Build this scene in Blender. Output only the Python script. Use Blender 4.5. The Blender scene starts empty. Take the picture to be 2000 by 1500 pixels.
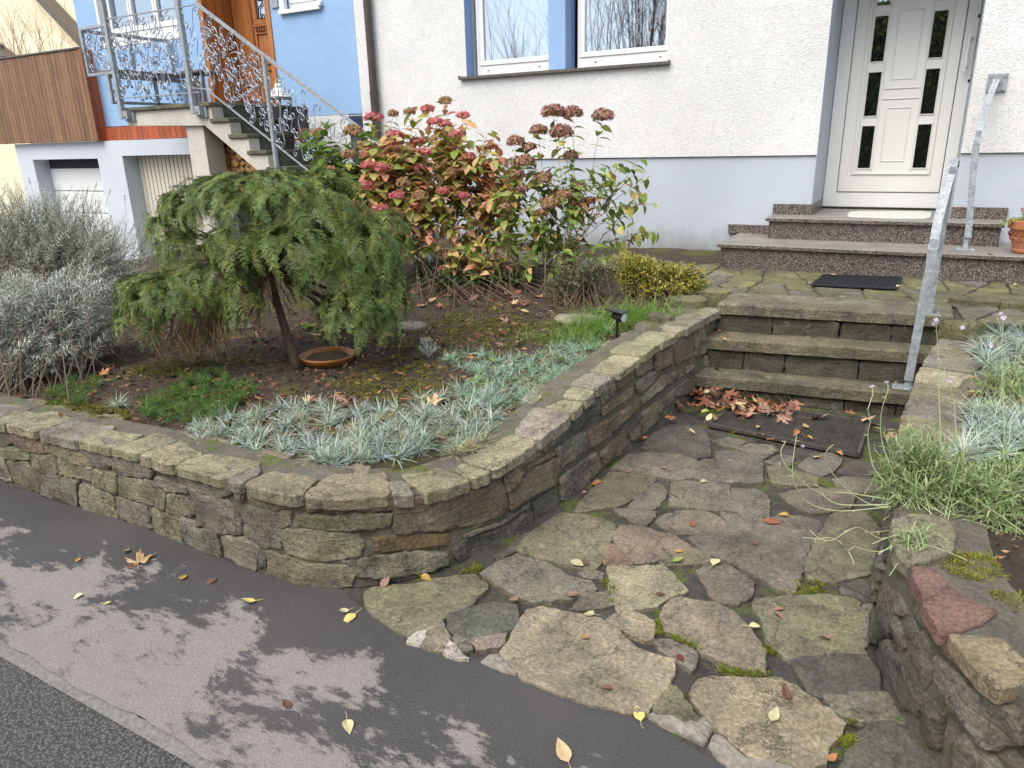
import bpy, math, random
import numpy as np
from mathutils import Vector, Matrix, noise as mnoise
scene = bpy.context.scene
# ------------------------------------------------------------------ camera
FPX, CAMH = 1417.0, 1.7
def _n(v):
    v = np.array(v, float); return v/np.linalg.norm(v)
_dn = _n((104, 4280, FPX)); _Y = _n((832, -489, FPX)); _Y = _n(_Y-_dn*_Y.dot(_dn)); _Z = -_dn
_X = np.cross(_Y, _Z)
if _X[0] < 0: _X = -_X
CR = np.array([_X, _Y, _Z]); CC = np.array([0, 0, CAMH])
cam_d = bpy.data.cameras.new('camera'); cam = bpy.data.objects.new('camera', cam_d)
scene.collection.objects.link(cam); scene.camera = cam
cam_d.sensor_width = 36; cam_d.lens = 36*FPX/2000; cam_d.clip_end = 500; cam_d.clip_start = .05
_r, _u, _b = CR@np.array([1, 0, 0]), CR@np.array([0, -1, 0]), CR@np.array([0, 0, -1])
cam.matrix_world = Matrix(((_r[0], _u[0], _b[0], 0), (_r[1], _u[1], _b[1], 0), (_r[2], _u[2], _b[2], CAMH), (0, 0, 0, 1)))
# ------------------------------------------------------------------ light
w = bpy.data.worlds.new("World"); scene.world = w; w.use_nodes = True
nt = w.node_tree; bg = nt.nodes['Background']
sky = nt.nodes.new('ShaderNodeTexSky'); sky.sky_type = 'NISHITA'; sky.sun_disc = False
SUN_EL, SUN_AZ = 56, -12      # the soft sun stands behind the camera, to its left
sky.sun_elevation = math.radians(SUN_EL); sky.sun_rotation = math.radians(180+12)
sky.dust_density = 3.0; sky.air_density = 1.0; sky.ozone_density = 1.0
bw = nt.nodes.new('ShaderNodeRGBToBW'); hs = nt.nodes.new('ShaderNodeMix'); hs.data_type = 'RGBA'; hs.inputs[0].default_value = .5; nt.links.new(sky.outputs[0], bw.inputs[0]); nt.links.new(sky.outputs[0], hs.inputs[6]); nt.links.new(bw.outputs[0], hs.inputs[7]); nt.links.new(hs.outputs[2], bg.inputs[0])   # thin overcast
bg.inputs[1].default_value = 0.15
sd = bpy.data.lights.new('sun', 'SUN'); sd.energy = 1.0; sd.angle = math.radians(50); sd.color = (1, .95, .87)
sun = bpy.data.objects.new('sun', sd); scene.collection.objects.link(sun)
_sv = Vector((math.sin(math.radians(180+12))*math.cos(math.radians(SUN_EL)), math.cos(math.radians(180+12))*math.cos(math.radians(SUN_EL)), math.sin(math.radians(SUN_EL))))
sun.rotation_euler = _sv.to_track_quat('Z', 'Y').to_euler()
scene.view_settings.view_transform = 'Standard'; scene.view_settings.look = 'None'
scene.view_settings.exposure = 1.15; scene.view_settings.gamma = 1
# ------------------------------------------------------------------ pixel -> place
def ray(px, py): return CR@np.array([px-1000, py-750, FPX])/FPX
def PZ(px, py, z=0.): d = ray(px, py); return CC+d*((z-CAMH)/d[2])
def PY(px, py, y): d = ray(px, py); return CC+d*(y/d[1])
def PX(px, py, x): d = ray(px, py); return CC+d*(x/d[0])
def PD(px, py, dep): return CC+ray(px, py)*dep
rng = np.random.RandomState(7); random.seed(5)
U = random.uniform
# ------------------------------------------------------------------ objects
COL = scene.collection
def tag(o, label=None, cat=None, group=None, kind=None):
    if label: o['label'] = label
    if cat: o['category'] = cat
    if group: o['group'] = group
    if kind: o['kind'] = kind
    return o
def empty(name, loc, label, cat, group=None):
    o = bpy.data.objects.new(name, None); COL.objects.link(o); o.location = loc; o.empty_display_size = .1
    return tag(o, label, cat, group)
def link(name, me, mats, parent=None, smooth=False):
    o = bpy.data.objects.new(name, me); COL.objects.link(o)
    for m in (mats if isinstance(mats, (list, tuple)) else [mats]):
        if m.name not in [x.name for x in me.materials]: me.materials.append(m)
    if smooth: me.polygons.foreach_set('use_smooth', [True]*len(me.polygons))
    if parent:
        o.parent = parent; bpy.context.view_layer.update()
        o.matrix_parent_inverse = parent.matrix_world.inverted()
    return o
class MB:
    def __init__(s): s.v = []; s.f = []; s.t = []; s.m = []; s.tint = None; s.mi = 0
    def add(s, vs, fs, tint=None, mi=None):
        b = len(s.v); s.v += [tuple(map(float, p)) for p in vs]; s.f += [tuple(b+i for i in f) for f in fs]
        s.t += [tint if tint else (1, 1, 1)]*len(vs); s.m += [s.mi if mi is None else mi]*len(fs)
    def box(s, a, b, tint=None, mi=None):
        x0, y0, z0 = a; x1, y1, z1 = b
        s.add([(x0,y0,z0),(x1,y0,z0),(x1,y1,z0),(x0,y1,z0),(x0,y0,z1),(x1,y0,z1),(x1,y1,z1),(x0,y1,z1)],
              [(0,3,2,1),(4,5,6,7),(0,1,5,4),(1,2,6,5),(2,3,7,6),(3,0,4,7)], tint, mi)
    def bbox(s, a, b, r=.004, mi=None, tint=None):   # chamfered box
        x0, y0, z0 = a; x1, y1, z1 = b; vs = []; idx = {}
        for i, x in enumerate((x0, x1)):
            for j, y in enumerate((y0, y1)):
                for k, z in enumerate((z0, z1)):
                    sx, sy, sz = (r, -r)[i], (r, -r)[j], (r, -r)[k]
                    for q, p in enumerate(((x, y+sy, z+sz), (x+sx, y, z+sz), (x+sx, y+sy, z))):
                        idx[(i, j, k, q)] = len(vs); vs.append(p)
        fs = []
        for i in (0, 1): fs.append([idx[(i,0,0,0)], idx[(i,1,0,0)], idx[(i,1,1,0)], idx[(i,0,1,0)]][::(-1 if i == 0 else 1)])
        for j in (0, 1): fs.append([idx[(0,j,0,1)], idx[(1,j,0,1)], idx[(1,j,1,1)], idx[(0,j,1,1)]][::(1 if j == 0 else -1)])
        for k in (0, 1): fs.append([idx[(0,0,k,2)], idx[(1,0,k,2)], idx[(1,1,k,2)], idx[(0,1,k,2)]][::(-1 if k == 0 else 1)])
        for i in (0, 1):
            for j in (0, 1): fs.append([idx[(i,j,0,0)], idx[(i,j,1,0)], idx[(i,j,1,1)], idx[(i,j,0,1)]])
            for k in (0, 1): fs.append([idx[(i,0,k,0)], idx[(i,1,k,0)], idx[(i,1,k,2)], idx[(i,0,k,2)]])
        for j in (0, 1):
            for k in (0, 1): fs.append([idx[(0,j,k,1)], idx[(1,j,k,1)], idx[(1,j,k,2)], idx[(0,j,k,2)]])
        for i in (0, 1):
            for j in (0, 1):
                for k in (0, 1): fs.append([idx[(i,j,k,0)], idx[(i,j,k,1)], idx[(i,j,k,2)]])
        s.add(vs, fs, tint, mi)
    def tube(s, pts, r, n=6, cap=True, mi=None, tint=None, flat=1.):
        pts = [Vector(p) for p in pts]; rs = r if isinstance(r, (list, tuple)) else [r]*len(pts)
        vs = []; up = Vector((0, 0, 1)); prev = None
        for i, p in enumerate(pts):
            t = (pts[min(i+1, len(pts)-1)]-pts[max(i-1, 0)])
            if t.length < 1e-9: t = Vector((0, 0, 1))
            t.normalize()
            if prev is None:
                a = t.cross(up if abs(t.z) < .9 else Vector((1, 0, 0))).normalized()
            else:
                a = (prev-t*prev.dot(t))
                a = a.normalized() if a.length > 1e-6 else t.cross(up).normalized()
            prev = a; b = t.cross(a)
            for k in range(n):
                g = 2*math.pi*k/n; vs.append(p+(a*math.cos(g)+b*math.sin(g)*flat)*rs[i])
        fs = []
        for i in range(len(pts)-1):
            for k in range(n): k2 = (k+1) % n; fs.append((i*n+k, i*n+k2, (i+1)*n+k2, (i+1)*n+k))
        if cap: fs.append(tuple(range(n))[::-1]); fs.append(tuple((len(pts)-1)*n+k for k in range(n)))
        s.add(vs, fs, tint, mi)
    def bar(s, a, b, w, h, mi=None, side=(1, 0, 0)):      # flat bar from a to b, w across 'side', h the other way
        a = Vector(a); b = Vector(b); t = (b-a).normalized(); sd_ = Vector(side); sd_ = (sd_-t*sd_.dot(t)).normalized(); o = t.cross(sd_)
        vs = []
        for p in (a, b):
            for i, j in ((-1,-1),(1,-1),(1,1),(-1,1)): vs.append(p+sd_*w/2*i+o*h/2*j)
        s.add(vs, [(0,1,2,3)[::-1],(4,5,6,7),(0,1,5,4),(1,2,6,5),(2,3,7,6),(3,0,4,7)], None, mi)
    def lathe(s, c, prof, n=24, mi=None, tint=None):
        vs = []
        for r, z in prof:
            for k in range(n): g = 2*math.pi*k/n; vs.append((c[0]+r*math.cos(g), c[1]+r*math.sin(g), c[2]+z))
        fs = []
        for i in range(len(prof)-1):
            for k in range(n): k2 = (k+1) % n; fs.append((i*n+k, i*n+k2, (i+1)*n+k2, (i+1)*n+k))
        s.add(vs, fs, tint, mi)
    def prism(s, poly, y0, y1, mi=None, axis='y'):      # poly in (x,z) extruded over y
        n = len(poly); vs = []
        for y in (y0, y1):
            for p in poly: vs.append((p[0], y, p[1]) if axis == 'y' else (p[0], p[1], y))
        s.add(vs, [tuple(range(n)), tuple(range(2*n-1, n-1, -1))]+[(i, i+n, (i+1) % n+n, (i+1) % n) for i in range(n)], None, mi)
    def build(s, name, mats, parent=None, smooth=False):
        me = bpy.data.meshes.new(name); me.from_pydata(s.v, [], s.f); me.update()
        a = me.color_attributes.new('tint', 'FLOAT_COLOR', 'POINT')
        a.data.foreach_set('color', np.array([(*t, 1) for t in s.t], np.float32).ravel())
        o = link(name, me, mats, parent, smooth)
        me.polygons.foreach_set('material_index', s.m)
        return o
def mesh_np(name, V, F, mat, parent=None, smooth=False):
    """V (n,3); F list of int arrays (m,k)"""
    me = bpy.data.meshes.new(name); me.vertices.add(len(V)); me.vertices.foreach_set('co', np.asarray(V, np.float32).ravel())
    tot = sum(f.size for f in F); me.loops.add(tot); me.loops.foreach_set('vertex_index', np.concatenate([f.ravel() for f in F]).astype(np.int32))
    nf = sum(len(f) for f in F); me.polygons.add(nf); ls = []; c = 0
    for f in F: k = f.shape[1]; ls.append(c+np.arange(len(f))*k); c += f.size
    me.polygons.foreach_set('loop_start', np.concatenate(ls).astype(np.int32))
    me.update(calc_edges=True); me.validate()
    return link(name, me, mat, parent, smooth)
# ------------------------------------------------------------------ materials
def newmat(name):
    m = bpy.data.materials.new(name); m.use_nodes = True; t = m.node_tree; b = t.nodes['Principled BSDF']; return m, t, b
def N(t, kind, **kw):
    n = t.nodes.new('ShaderNode'+kind)
    for k, v in kw.items():
        if k.startswith('_'): setattr(n, k[1:], v)
        else: n.inputs[k.replace('__', ' ')].default_value = v
    return n
def L(t, a, b): t.links.new(a, b)
def noise(t, scale, detail=4, rough=.55, dist=0., vec=None, mapscale=None, rot=None):
    n = N(t, 'TexNoise', Scale=scale, Detail=detail, Roughness=rough, Distortion=dist)
    if vec is None: vec = N(t, 'TexCoord').outputs['Object']
    if mapscale or rot:
        mp = N(t, 'Mapping'); L(t, vec, mp.inputs[0])
        if mapscale: mp.inputs['Scale'].default_value = mapscale
        if rot: mp.inputs['Rotation'].default_value = rot
        vec = mp.outputs[0]
    L(t, vec, n.inputs['Vector']); return n
def ramp(t, fac, stops, interp='LINEAR'):
    r = N(t, 'ValToRGB'); r.color_ramp.interpolation = interp; e = r.color_ramp.elements
    while len(e) > 1: e.remove(e[-1])
    e[0].position = stops[0][0]; e[0].color = (*stops[0][1], 1) if len(stops[0][1]) == 3 else stops[0][1]
    for p, c in stops[1:]: x = e.new(p); x.color = (*c, 1)
    L(t, fac, r.inputs[0]); return r
def g(v): return (v, v, v)
def mix(t, fac, a, b, mode='MIX'):
    m = N(t, 'Mix', _data_type='RGBA', _blend_type=mode)
    for s_, v in ((0, fac), (6, a), (7, b)):
        if hasattr(v, 'is_linked'): L(t, v, m.inputs[s_])
        else: m.inputs[s_].default_value = v if s_ == 0 else (*v, 1)
    return m.outputs[2]
def bump(t, b, h, dist=.01, strength=1., prev=None):
    n = N(t, 'Bump', Distance=dist, Strength=strength); L(t, h, n.inputs['Height'])
    if prev is not None: L(t, prev, n.inputs['Normal'])
    L(t, n.outputs[0], b.inputs['Normal']); return n.outputs[0]
def simple(name, col, rough=.6, metal=0., nscale=0, namt=.15, bscale=0, bdist=.002, spec=.5):
    m, t, b = newmat(name); b.inputs['Roughness'].default_value = rough; b.inputs['Metallic'].default_value = metal
    b.inputs['Specular IOR Level'].default_value = spec
    if nscale:
        n = noise(t, nscale, 5, .6); c = ramp(t, n.outputs[0], [(.25, tuple(x*(1-namt) for x in col)), (.75, tuple(min(1, x*(1+namt)) for x in col))])
        L(t, c.outputs[0], b.inputs['Base Color'])
    else: b.inputs['Base Color'].default_value = (*col, 1)
    if bscale: bump(t, b, noise(t, bscale, 5, .6).outputs[0], bdist)
    return m
M = {}
def stone_mat(name, mossy=.5, dark=0., bs=1., mosscol=(.092, .094, .042), wet=.0):
    m, t, b = newmat(name)
    a = N(t, 'Attribute', _attribute_name='tint'); geo = N(t, 'NewGeometry')
    big = noise(t, 5, 6, .65, .4); fine = noise(t, 75, 8, .78); med = noise(t, 18, 6, .65)
    lay = noise(t, 9, 5, .6, 1.2, mapscale=(1, 1, 5))
    c = mix(t, 1., a.outputs['Color'], ramp(t, big.outputs[0], [(.28, g(.62)), (.5, g(1.)), (.72, g(1.3))]).outputs[0], 'MULTIPLY')
    c = mix(t, 1., c, ramp(t, fine.outputs[0], [(.32, g(.38)), (.5, g(1.0)), (.66, g(1.75))]).outputs[0], 'MULTIPLY')
    c = mix(t, 1., c, ramp(t, lay.outputs[0], [(.35, g(.8)), (.6, (1.06, 1.03, .97))]).outputs[0], 'MULTIPLY')
    mo = noise(t, 3.3, 7, .7, .3); sel = ramp(t, mo.outputs[0], [(.5-.12*mossy, g(0)), (.5+.2, g(.75*min(1, mossy*1.2)))])
    c = mix(t, sel.outputs[0], c, mosscol)
    dk = noise(t, 2.1, 6, .65, .6); sel = ramp(t, dk.outputs[0], [(.48-dark*.1, g(0)), (.66, g(.2+.5*dark))])
    c = mix(t, sel.outputs[0], c, (.028, .028, .027))
    cr = N(t, 'TexVoronoi', Scale=3.1, _feature='DISTANCE_TO_EDGE'); wv = N(t, 'VectorMath', _operation='MULTIPLY_ADD'); L(t, noise(t, 7, 6, .7).outputs['Color'], wv.inputs[0]); wv.inputs[1].default_value = (.35,)*3; L(t, N(t, 'TexCoord').outputs['Object'], wv.inputs[2]); L(t, wv.outputs[0], cr.inputs['Vector'])
    c = mix(t, ramp(t, cr.outputs['Distance'], [(.004, g(.75)), (.022, g(0))]).outputs[0], c, (.03, .028, .022))
    li = noise(t, 11, 4, .55, .3); sel = ramp(t, li.outputs[0], [(.66, g(0)), (.72, g(.4))])
    c = mix(t, sel.outputs[0], c, (.36, .36, .27))
    L(t, c, b.inputs['Base Color'])
    b.inputs['Roughness'].default_value = .82-wet; b.inputs['Specular IOR Level'].default_value = .35
    h = mix(t, .45, med.outputs[0], fine.outputs[0]); h = mix(t, .4, h, lay.outputs[0]); bump(t, b, h, .022*bs)
    return m
M['wallstone'] = stone_mat('stone_wall', .42, .2, 1.25)
M['flag'] = stone_mat('flagstone', .28, .3, .5, wet=.12)
M['cap'] = stone_mat('cap_stone', .5, .1, .8)
M['step'] = stone_mat('sandstone_step', .6, .5, .9, (.07, .068, .038), .08)
M['landing'] = stone_mat('landing_flag', .8, .4, .5, (.07, .075, .028), .1)
def mortar_mat(name, c0, c1, moss, msc=5.):
    m, t, b = newmat(name); n1 = noise(t, 90, 6, .75); n2 = noise(t, 8, 6, .7, .5); n3 = noise(t, msc, 6, .72, .4)
    c = mix(t, 1., ramp(t, n2.outputs[0], [(.3, c0), (.7, c1)]).outputs[0], ramp(t, n1.outputs[0], [(.3, g(.5)), (.6, g(1.1)), (.72, g(2.)),]).outputs[0], 'MULTIPLY')
    gm = ramp(t, n1.outputs[0], [(.35, (.03, .045, .004)), (.65, (.16, .2, .02))]).outputs[0]
    c = mix(t, ramp(t, n3.outputs[0], [(.58-moss*.14, g(0)), (.66-moss*.08, g(1))]).outputs[0], c, gm)
    L(t, c, b.inputs['Base Color']); b.inputs['Roughness'].default_value = .9
    bump(t, b, mix(t, .5, n1.outputs[0], n2.outputs[0]), .02); return m
M['mortar'] = mortar_mat('wall_mortar', (.10, .09, .066), (.21, .19, .145), .25)
M['joint'] = mortar_mat('path_joint', (.034, .030, .025), (.10, .092, .076), .45)
def soil_mat():
    m, t, b = newmat('garden_soil'); n1 = noise(t, 120, 6, .8); n2 = noise(t, 12, 7, .75, .5); n3 = noise(t, 2.4, 7, .72, .5)
    c = ramp(t, n2.outputs[0], [(.3, (.026, .018, .012)), (.55, (.075, .052, .034)), (.75, (.14, .10, .065))]).outputs[0]
    c = mix(t, 1., c, ramp(t, n1.outputs[0], [(.3, g(.45)), (.6, g(1.2)), (.75, g(2.2))]).outputs[0], 'MULTIPLY')
    gm = ramp(t, n1.outputs[0], [(.35, (.03, .038, .006)), (.65, (.17, .17, .03))]).outputs[0]
    c = mix(t, ramp(t, n3.outputs[0], [(.53, g(0)), (.64, g(.85))]).outputs[0], c, gm)
    L(t, c, b.inputs['Base Color']); b.inputs['Roughness'].default_value = .95
    bump(t, b, mix(t, .5, n1.outputs[0], n2.outputs[0]), .03); return m
M['soil'] = soil_mat()
def render_mat(name, col, sc=55, dist=.006, worm=True, amt=.1, stain=.12, splash=False):
    m, t, b = newmat(name); n1 = noise(t, sc, 3, .55, 1.4 if worm else .2, mapscale=(1, 1, 1.25)); n2 = noise(t, 1.1, 5, .6); n4 = noise(t, sc*3, 4, .6)
    c = ramp(t, n2.outputs[0], [(.3, tuple(x*(1-stain) for x in col)), (.7, col)]).outputs[0]
    c = mix(t, 1., c, ramp(t, n1.outputs[0], [(.35, g(1-amt)), (.55, g(1.))]).outputs[0], 'MULTIPLY')
    if splash:
        sx = N(t, 'SeparateXYZ'); L(t, N(t, 'TexCoord').outputs['Object'], sx.inputs[0]); ns = noise(t, 7, 6, .7, mapscale=(1, 1, .5)); ad = N(t, 'Math', _operation='MULTIPLY_ADD'); L(t, ns.outputs[0], ad.inputs[0]); ad.inputs[1].default_value = -.45; L(t, sx.outputs[2], ad.inputs[2])
        c = mix(t, ramp(t, ad.outputs[0], [(.36, g(.65)), (.62, g(0))]).outputs[0], c, (.20, .19, .15))
    L(t, c, b.inputs['Base Color']); b.inputs['Roughness'].default_value = .9; b.inputs['Specular IOR Level'].default_value = .2
    bump(t, b, mix(t, .25, n1.outputs[0], n4.outputs[0]), dist); return m
M['white_render'] = render_mat('white_render', (.83, .825, .805), 52, .015, amt=.2)
M['blue_render'] = render_mat('blue_render', (.34, .52, .78), 60, .012, amt=.14)
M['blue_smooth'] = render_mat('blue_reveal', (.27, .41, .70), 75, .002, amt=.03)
M['grey_plinth'] = render_mat('grey_plinth', (.50, .545, .60), 90, .005, False, .08, .14, True)
M['cream'] = render_mat('cream_render', (.78, .70, .50), 30, .003, False, .04)
M['stair_white'] = render_mat('aged_white_paint', (.60, .57, .50), 25, .003, False, .12, .3)
M['garage'] = render_mat('garage_paint', (.54, .58, .63), 60, .002, False, .04, .08)
M['upvc'] = simple('white_frame', (.74, .74, .72), .28)
M['upvc_warm'] = simple('door_panel', (.73, .72, .68), .33)
M['gap'] = simple('gap_shadow_black', (.01, .01, .012), .6)  # flat black for open joints, slots and painted shadow lines
M['pipe'] = simple('brown_pipe', (.072, .060, .052), .45, .3, 12, .3)
M['sillmetal'] = simple('sill_metal', (.13, .115, .10), .45, .5, 20, .2)
M['galv'] = None
def galv():
    m, t, b = newmat('galvanised_steel'); v = N(t, 'TexVoronoi', Scale=70); L(t, N(t, 'TexCoord').outputs['Object'], v.inputs['Vector']); n = noise(t, 25, 5, .6)
    c = ramp(t, v.outputs['Color'], [(.2, (.25, .28, .30)), (.8, (.36, .39, .41))]).outputs[0]
    c = mix(t, 1., c, ramp(t, n.outputs[0], [(.3, g(.75)), (.7, g(1.15))]).outputs[0], 'MULTIPLY')
    L(t, c, b.inputs['Base Color']); b.inputs['Metallic'].default_value = .25; b.inputs['Roughness'].default_value = .6
    bump(t, b, n.outputs[0], .001); return m
M['galv'] = galv()
M['iron'] = simple('grey_painted_iron', (.30, .34, .38), .5, .3, 30, .25)
def glass_mat(name, refl=.5, tint=(.8, .85, .9)):
    m, t, b = newmat(name); t.nodes.remove(b); out = t.nodes['Material Output']
    gl = N(t, 'BsdfGlossy', Roughness=.015); gl.inputs['Color'].default_value = (.80, .90, 1, 1); tr = N(t, 'BsdfTransparent'); tr.inputs['Color'].default_value = (*tint, 1)
    ms = N(t, 'MixShader', Fac=refl); L(t, tr.outputs[0], ms.inputs[1]); L(t, gl.outputs[0], ms.inputs[2]); L(t, ms.outputs[0], out.inputs[0])
    bp = N(t, 'Bump', Distance=.002, Strength=.08); L(t, noise(t, 3, 2).outputs[0], bp.inputs['Height']); L(t, bp.outputs[0], gl.inputs['Normal']); return m
M['glass'] = glass_mat('window_glass', .34)
M['glass_dark'] = glass_mat('door_glass', .30, (.4, .4, .4))
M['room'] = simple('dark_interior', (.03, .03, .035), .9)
M['curtain'] = simple('white_curtain', (.36, .42, .52), .9)
def granite():
    m, t, b = newmat('red_brown_granite'); co = N(t, 'TexCoord').outputs['Object']
    v = N(t, 'TexVoronoi', Scale=52, _feature='DISTANCE_TO_EDGE'); v2 = N(t, 'TexVoronoi', Scale=52)
    wn = noise(t, 30, 4, .6); mv = N(t, 'Vector'+'Math', _operation='MULTIPLY_ADD'); L(t, wn.outputs['Color'], mv.inputs[0]); mv.inputs[1].default_value = (.035,)*3; L(t, co, mv.inputs[2])
    for q in (v, v2): L(t, mv.outputs[0], q.inputs['Vector'])
    c = ramp(t, v2.outputs['Color'], [(.1, (.19, .145, .12)), (.5, (.27, .22, .185)), (.9, (.22, .19, .175))]).outputs[0]
    c = mix(t, 1., c, ramp(t, noise(t, 150, 4, .7).outputs[0], [(.3, g(.55)), (.6, g(1.15))]).outputs[0], 'MULTIPLY')
    c = mix(t, ramp(t, v.outputs['Distance'], [(.03, g(.95)), (.22, g(0))]).outputs[0], c, (.012, .011, .011))
    L(t, c, b.inputs['Base Color']); b.inputs['Roughness'].default_value = .38; return m
M['granite'] = granite()
def granite_top():
    m, t, b = newmat('worn_granite_tread'); c = ramp(t, noise(t, 70, 6, .8).outputs[0], [(.3, (.07, .06, .055)), (.5, (.24, .22, .20)), (.7, (.40, .38, .35))]).outputs[0]
    c = mix(t, ramp(t, noise(t, 4, 6, .7).outputs[0], [(.4, g(0)), (.7, g(.6))]).outputs[0], c, (.10, .095, .075))
    L(t, c, b.inputs['Base Color']); b.inputs['Roughness'].default_value = .55; return m
M['granite_top'] = granite_top()
def asphalt(name, wet=True):
    m, t, b = newmat(name); fine = noise(t, 220, 4, .8); vor = N(t, 'TexVoronoi', Scale=150 if wet else 105); L(t, N(t, 'TexCoord').outputs['Object'], vor.inputs['Vector'])
    if wet:
        co = N(t, 'TexCoord').outputs['Object']; sx = N(t, 'SeparateXYZ'); L(t, co, sx.inputs[0])
        n1 = noise(t, 1.7, 9, .66, .35, mapscale=(1, 1.5, 1), rot=(0, 0, .5)); n2 = noise(t, 9, 8, .74, .1, mapscale=(1, 3.0, 1), rot=(0, 0, .85))
        # wet along the wall foot: y above 1.5
        mr = N(t, 'MapRange'); mr.inputs['From Min'].default_value = 1.42; mr.inputs['From Max'].default_value = 1.78; mr.inputs['To Min'].default_value = 0; mr.inputs['To Max'].default_value = -.24; L(t, sx.outputs[1], mr.inputs[0])
        mr2 = N(t, 'MapRange'); mr2.inputs['From Min'].default_value = -1.9; mr2.inputs['From Max'].default_value = -.6; mr2.inputs['To Min'].default_value = .03; mr2.inputs['To Max'].default_value = -.03; L(t, sx.outputs[0], mr2.inputs[0])
        a1 = N(t, 'Math', _operation='MULTIPLY'); L(t, n2.outputs[0], a1.inputs[0]); a1.inputs[1].default_value = .40
        a2 = N(t, 'Math', _operation='ADD'); L(t, n1.outputs[0], a2.inputs[0]); L(t, a1.outputs[0], a2.inputs[1])
        a3 = N(t, 'Math', _operation='ADD'); L(t, a2.outputs[0], a3.inputs[0]); L(t, mr.outputs[0], a3.inputs[1])
        a4 = N(t, 'Math', _operation='ADD'); L(t, a3.outputs[0], a4.inputs[0]); L(t, mr2.outputs[0], a4.inputs[1])
        dry = ramp(t, a4.outputs[0], [(.676, g(0)), (.698, g(.6)), (.735, g(1))]).outputs[0]
        dc = ramp(t, fine.outputs[0], [(.3, (.15, .135, .12)), (.7, (.33, .30, .27))]).outputs[0]
        wc = ramp(t, fine.outputs[0], [(.3, (.030, .028, .028)), (.7, (.092, .087, .085))]).outputs[0]
        pk = noise(t, 1.3, 3); wc = mix(t, ramp(t, pk.outputs[0], [(.45, g(0)), (.65, g(.5))]).outputs[0], wc, (.095, .082, .082))
        c = mix(t, dry, wc, dc)
        L(t, ramp(t, dry, [(0, g(.48)), (1, g(.85))]).outputs[0], b.inputs['Roughness'])
        ck = N(t, 'TexVoronoi', Scale=7, _feature='DISTANCE_TO_EDGE'); L(t, noise(t, 6, 5, .7).outputs['Color'], ck.inputs['Vector'])
    else:
        c = ramp(t, vor.outputs['Distance'], [(.1, (.34, .32, .30)), (.4, (.10, .095, .09)), (.75, (.02, .02, .02))]).outputs[0]
        c = mix(t, .35, c, ramp(t, fine.outputs[0], [(.3, (.03, .03, .03)), (.7, (.20, .19, .18))]).outputs[0])
        b.inputs['Roughness'].default_value = .75
    L(t, c, b.inputs['Base Color'])
    bump(t, b, mix(t, .5, fine.outputs[0], vor.outputs['Distance']), .004 if wet else .012); return m
M['pave'] = asphalt('wet_asphalt'); M['road'] = asphalt('coarse_asphalt', False)
M['seam'] = simple('cement_seam', (.20, .19, .175), .85, 0, 60, .4, 120, .004)
M['conc'] = simple('rough_concrete', (.27, .245, .20), .9, 0, 45, .5, 60, .015)
def wood_mat(name, c0, c1, rough=.6, ax=(60, 60, 3)):
    m, t, b = newmat(name); n = noise(t, 1, 5, .6, 1.5, mapscale=ax); i = N(t, 'NewGeometry')
    c = ramp(t, n.outputs[0], [(.3, c0), (.65, c1)]).outputs[0]
    c = mix(t, 1., c, ramp(t, i.outputs['Random Per Island'], [(0, g(.75)), (1, g(1.2))]).outputs[0], 'MULTIPLY')
    L(t, c, b.inputs['Base Color']); b.inputs['Roughness'].default_value = rough; bump(t, b, n.outputs[0], .002); return m
M['fencewood'] = wood_mat('weathered_pine_boards', (.09, .042, .02), (.27, .145, .075))
M['redwood'] = wood_mat('red_stained_boards', (.24, .045, .015), (.42, .10, .03))
M['doorwood'] = wood_mat('varnished_oak', (.25, .085, .018), (.42, .16, .045), .35, (30, 30, 2))
M['oldwood'] = wood_mat('grey_wood', (.08, .06, .05), (.2, .17, .15))
M['logend'] = wood_mat('cut_log', (.45, .24, .09), (.68, .42, .18), .8, (40, 3, 40))
M['terra'] = simple('terracotta', (.40, .155, .07), .7, 0, 14, .2, 40, .002)
M['terra_glaze'] = simple('brown_saucer', (.30, .12, .028), .4, 0, 14, .35)
M['blackpl'] = simple('black_plastic', (.012, .012, .013), .35)
M['rubber'] = simple('black_rubber', (.010, .011, .016), .7, 0, 0, 0, 60, .002)
M['grate'] = simple('dark_grating', (.085, .078, .068), .6, .3, 20, .4)
M['pit'] = simple('muddy_pit', (.05, .042, .034), .9, 0, 15, .4, 30, .004)
M['lampglass'] = simple('clear_lens', (.5, .55, .6), .15)
# ================================================================== stones
def resample(poly, step=.04, jit=.004, chaikin=1, ck=.12):
    P = [np.array(p, float) for p in poly]
    for _ in range(chaikin):
        Q = []
        for i in range(len(P)):
            a, b = P[i], P[(i+1) % len(P)]; Q += [a*(1-ck)+b*ck, a*ck+b*(1-ck)]
        P = Q
    out = []
    for i in range(len(P)):
        a, b = P[i], P[(i+1) % len(P)]; l = np.linalg.norm(b-a); n = max(1, int(round(l/step)))
        nrm = np.array([-(b-a)[1], (b-a)[0]])/(l+1e-9)
        for k in range(n): out.append(a+(b-a)*k/n+nrm*random.gauss(0, jit)*(1 if k else .5))
    return out
def area(P): return .5*sum(P[i][0]*P[(i+1) % len(P)][1]-P[(i+1) % len(P)][0]*P[i][1] for i in range(len(P)))
def offset(P, d):
    n = len(P); out = []
    for i in range(n):
        t = P[(i+1) % n]-P[i-1]; l = np.linalg.norm(t)+1e-9; out.append(P[i]+np.array([-t[1], t[0]])/l*d)
    return out
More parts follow.
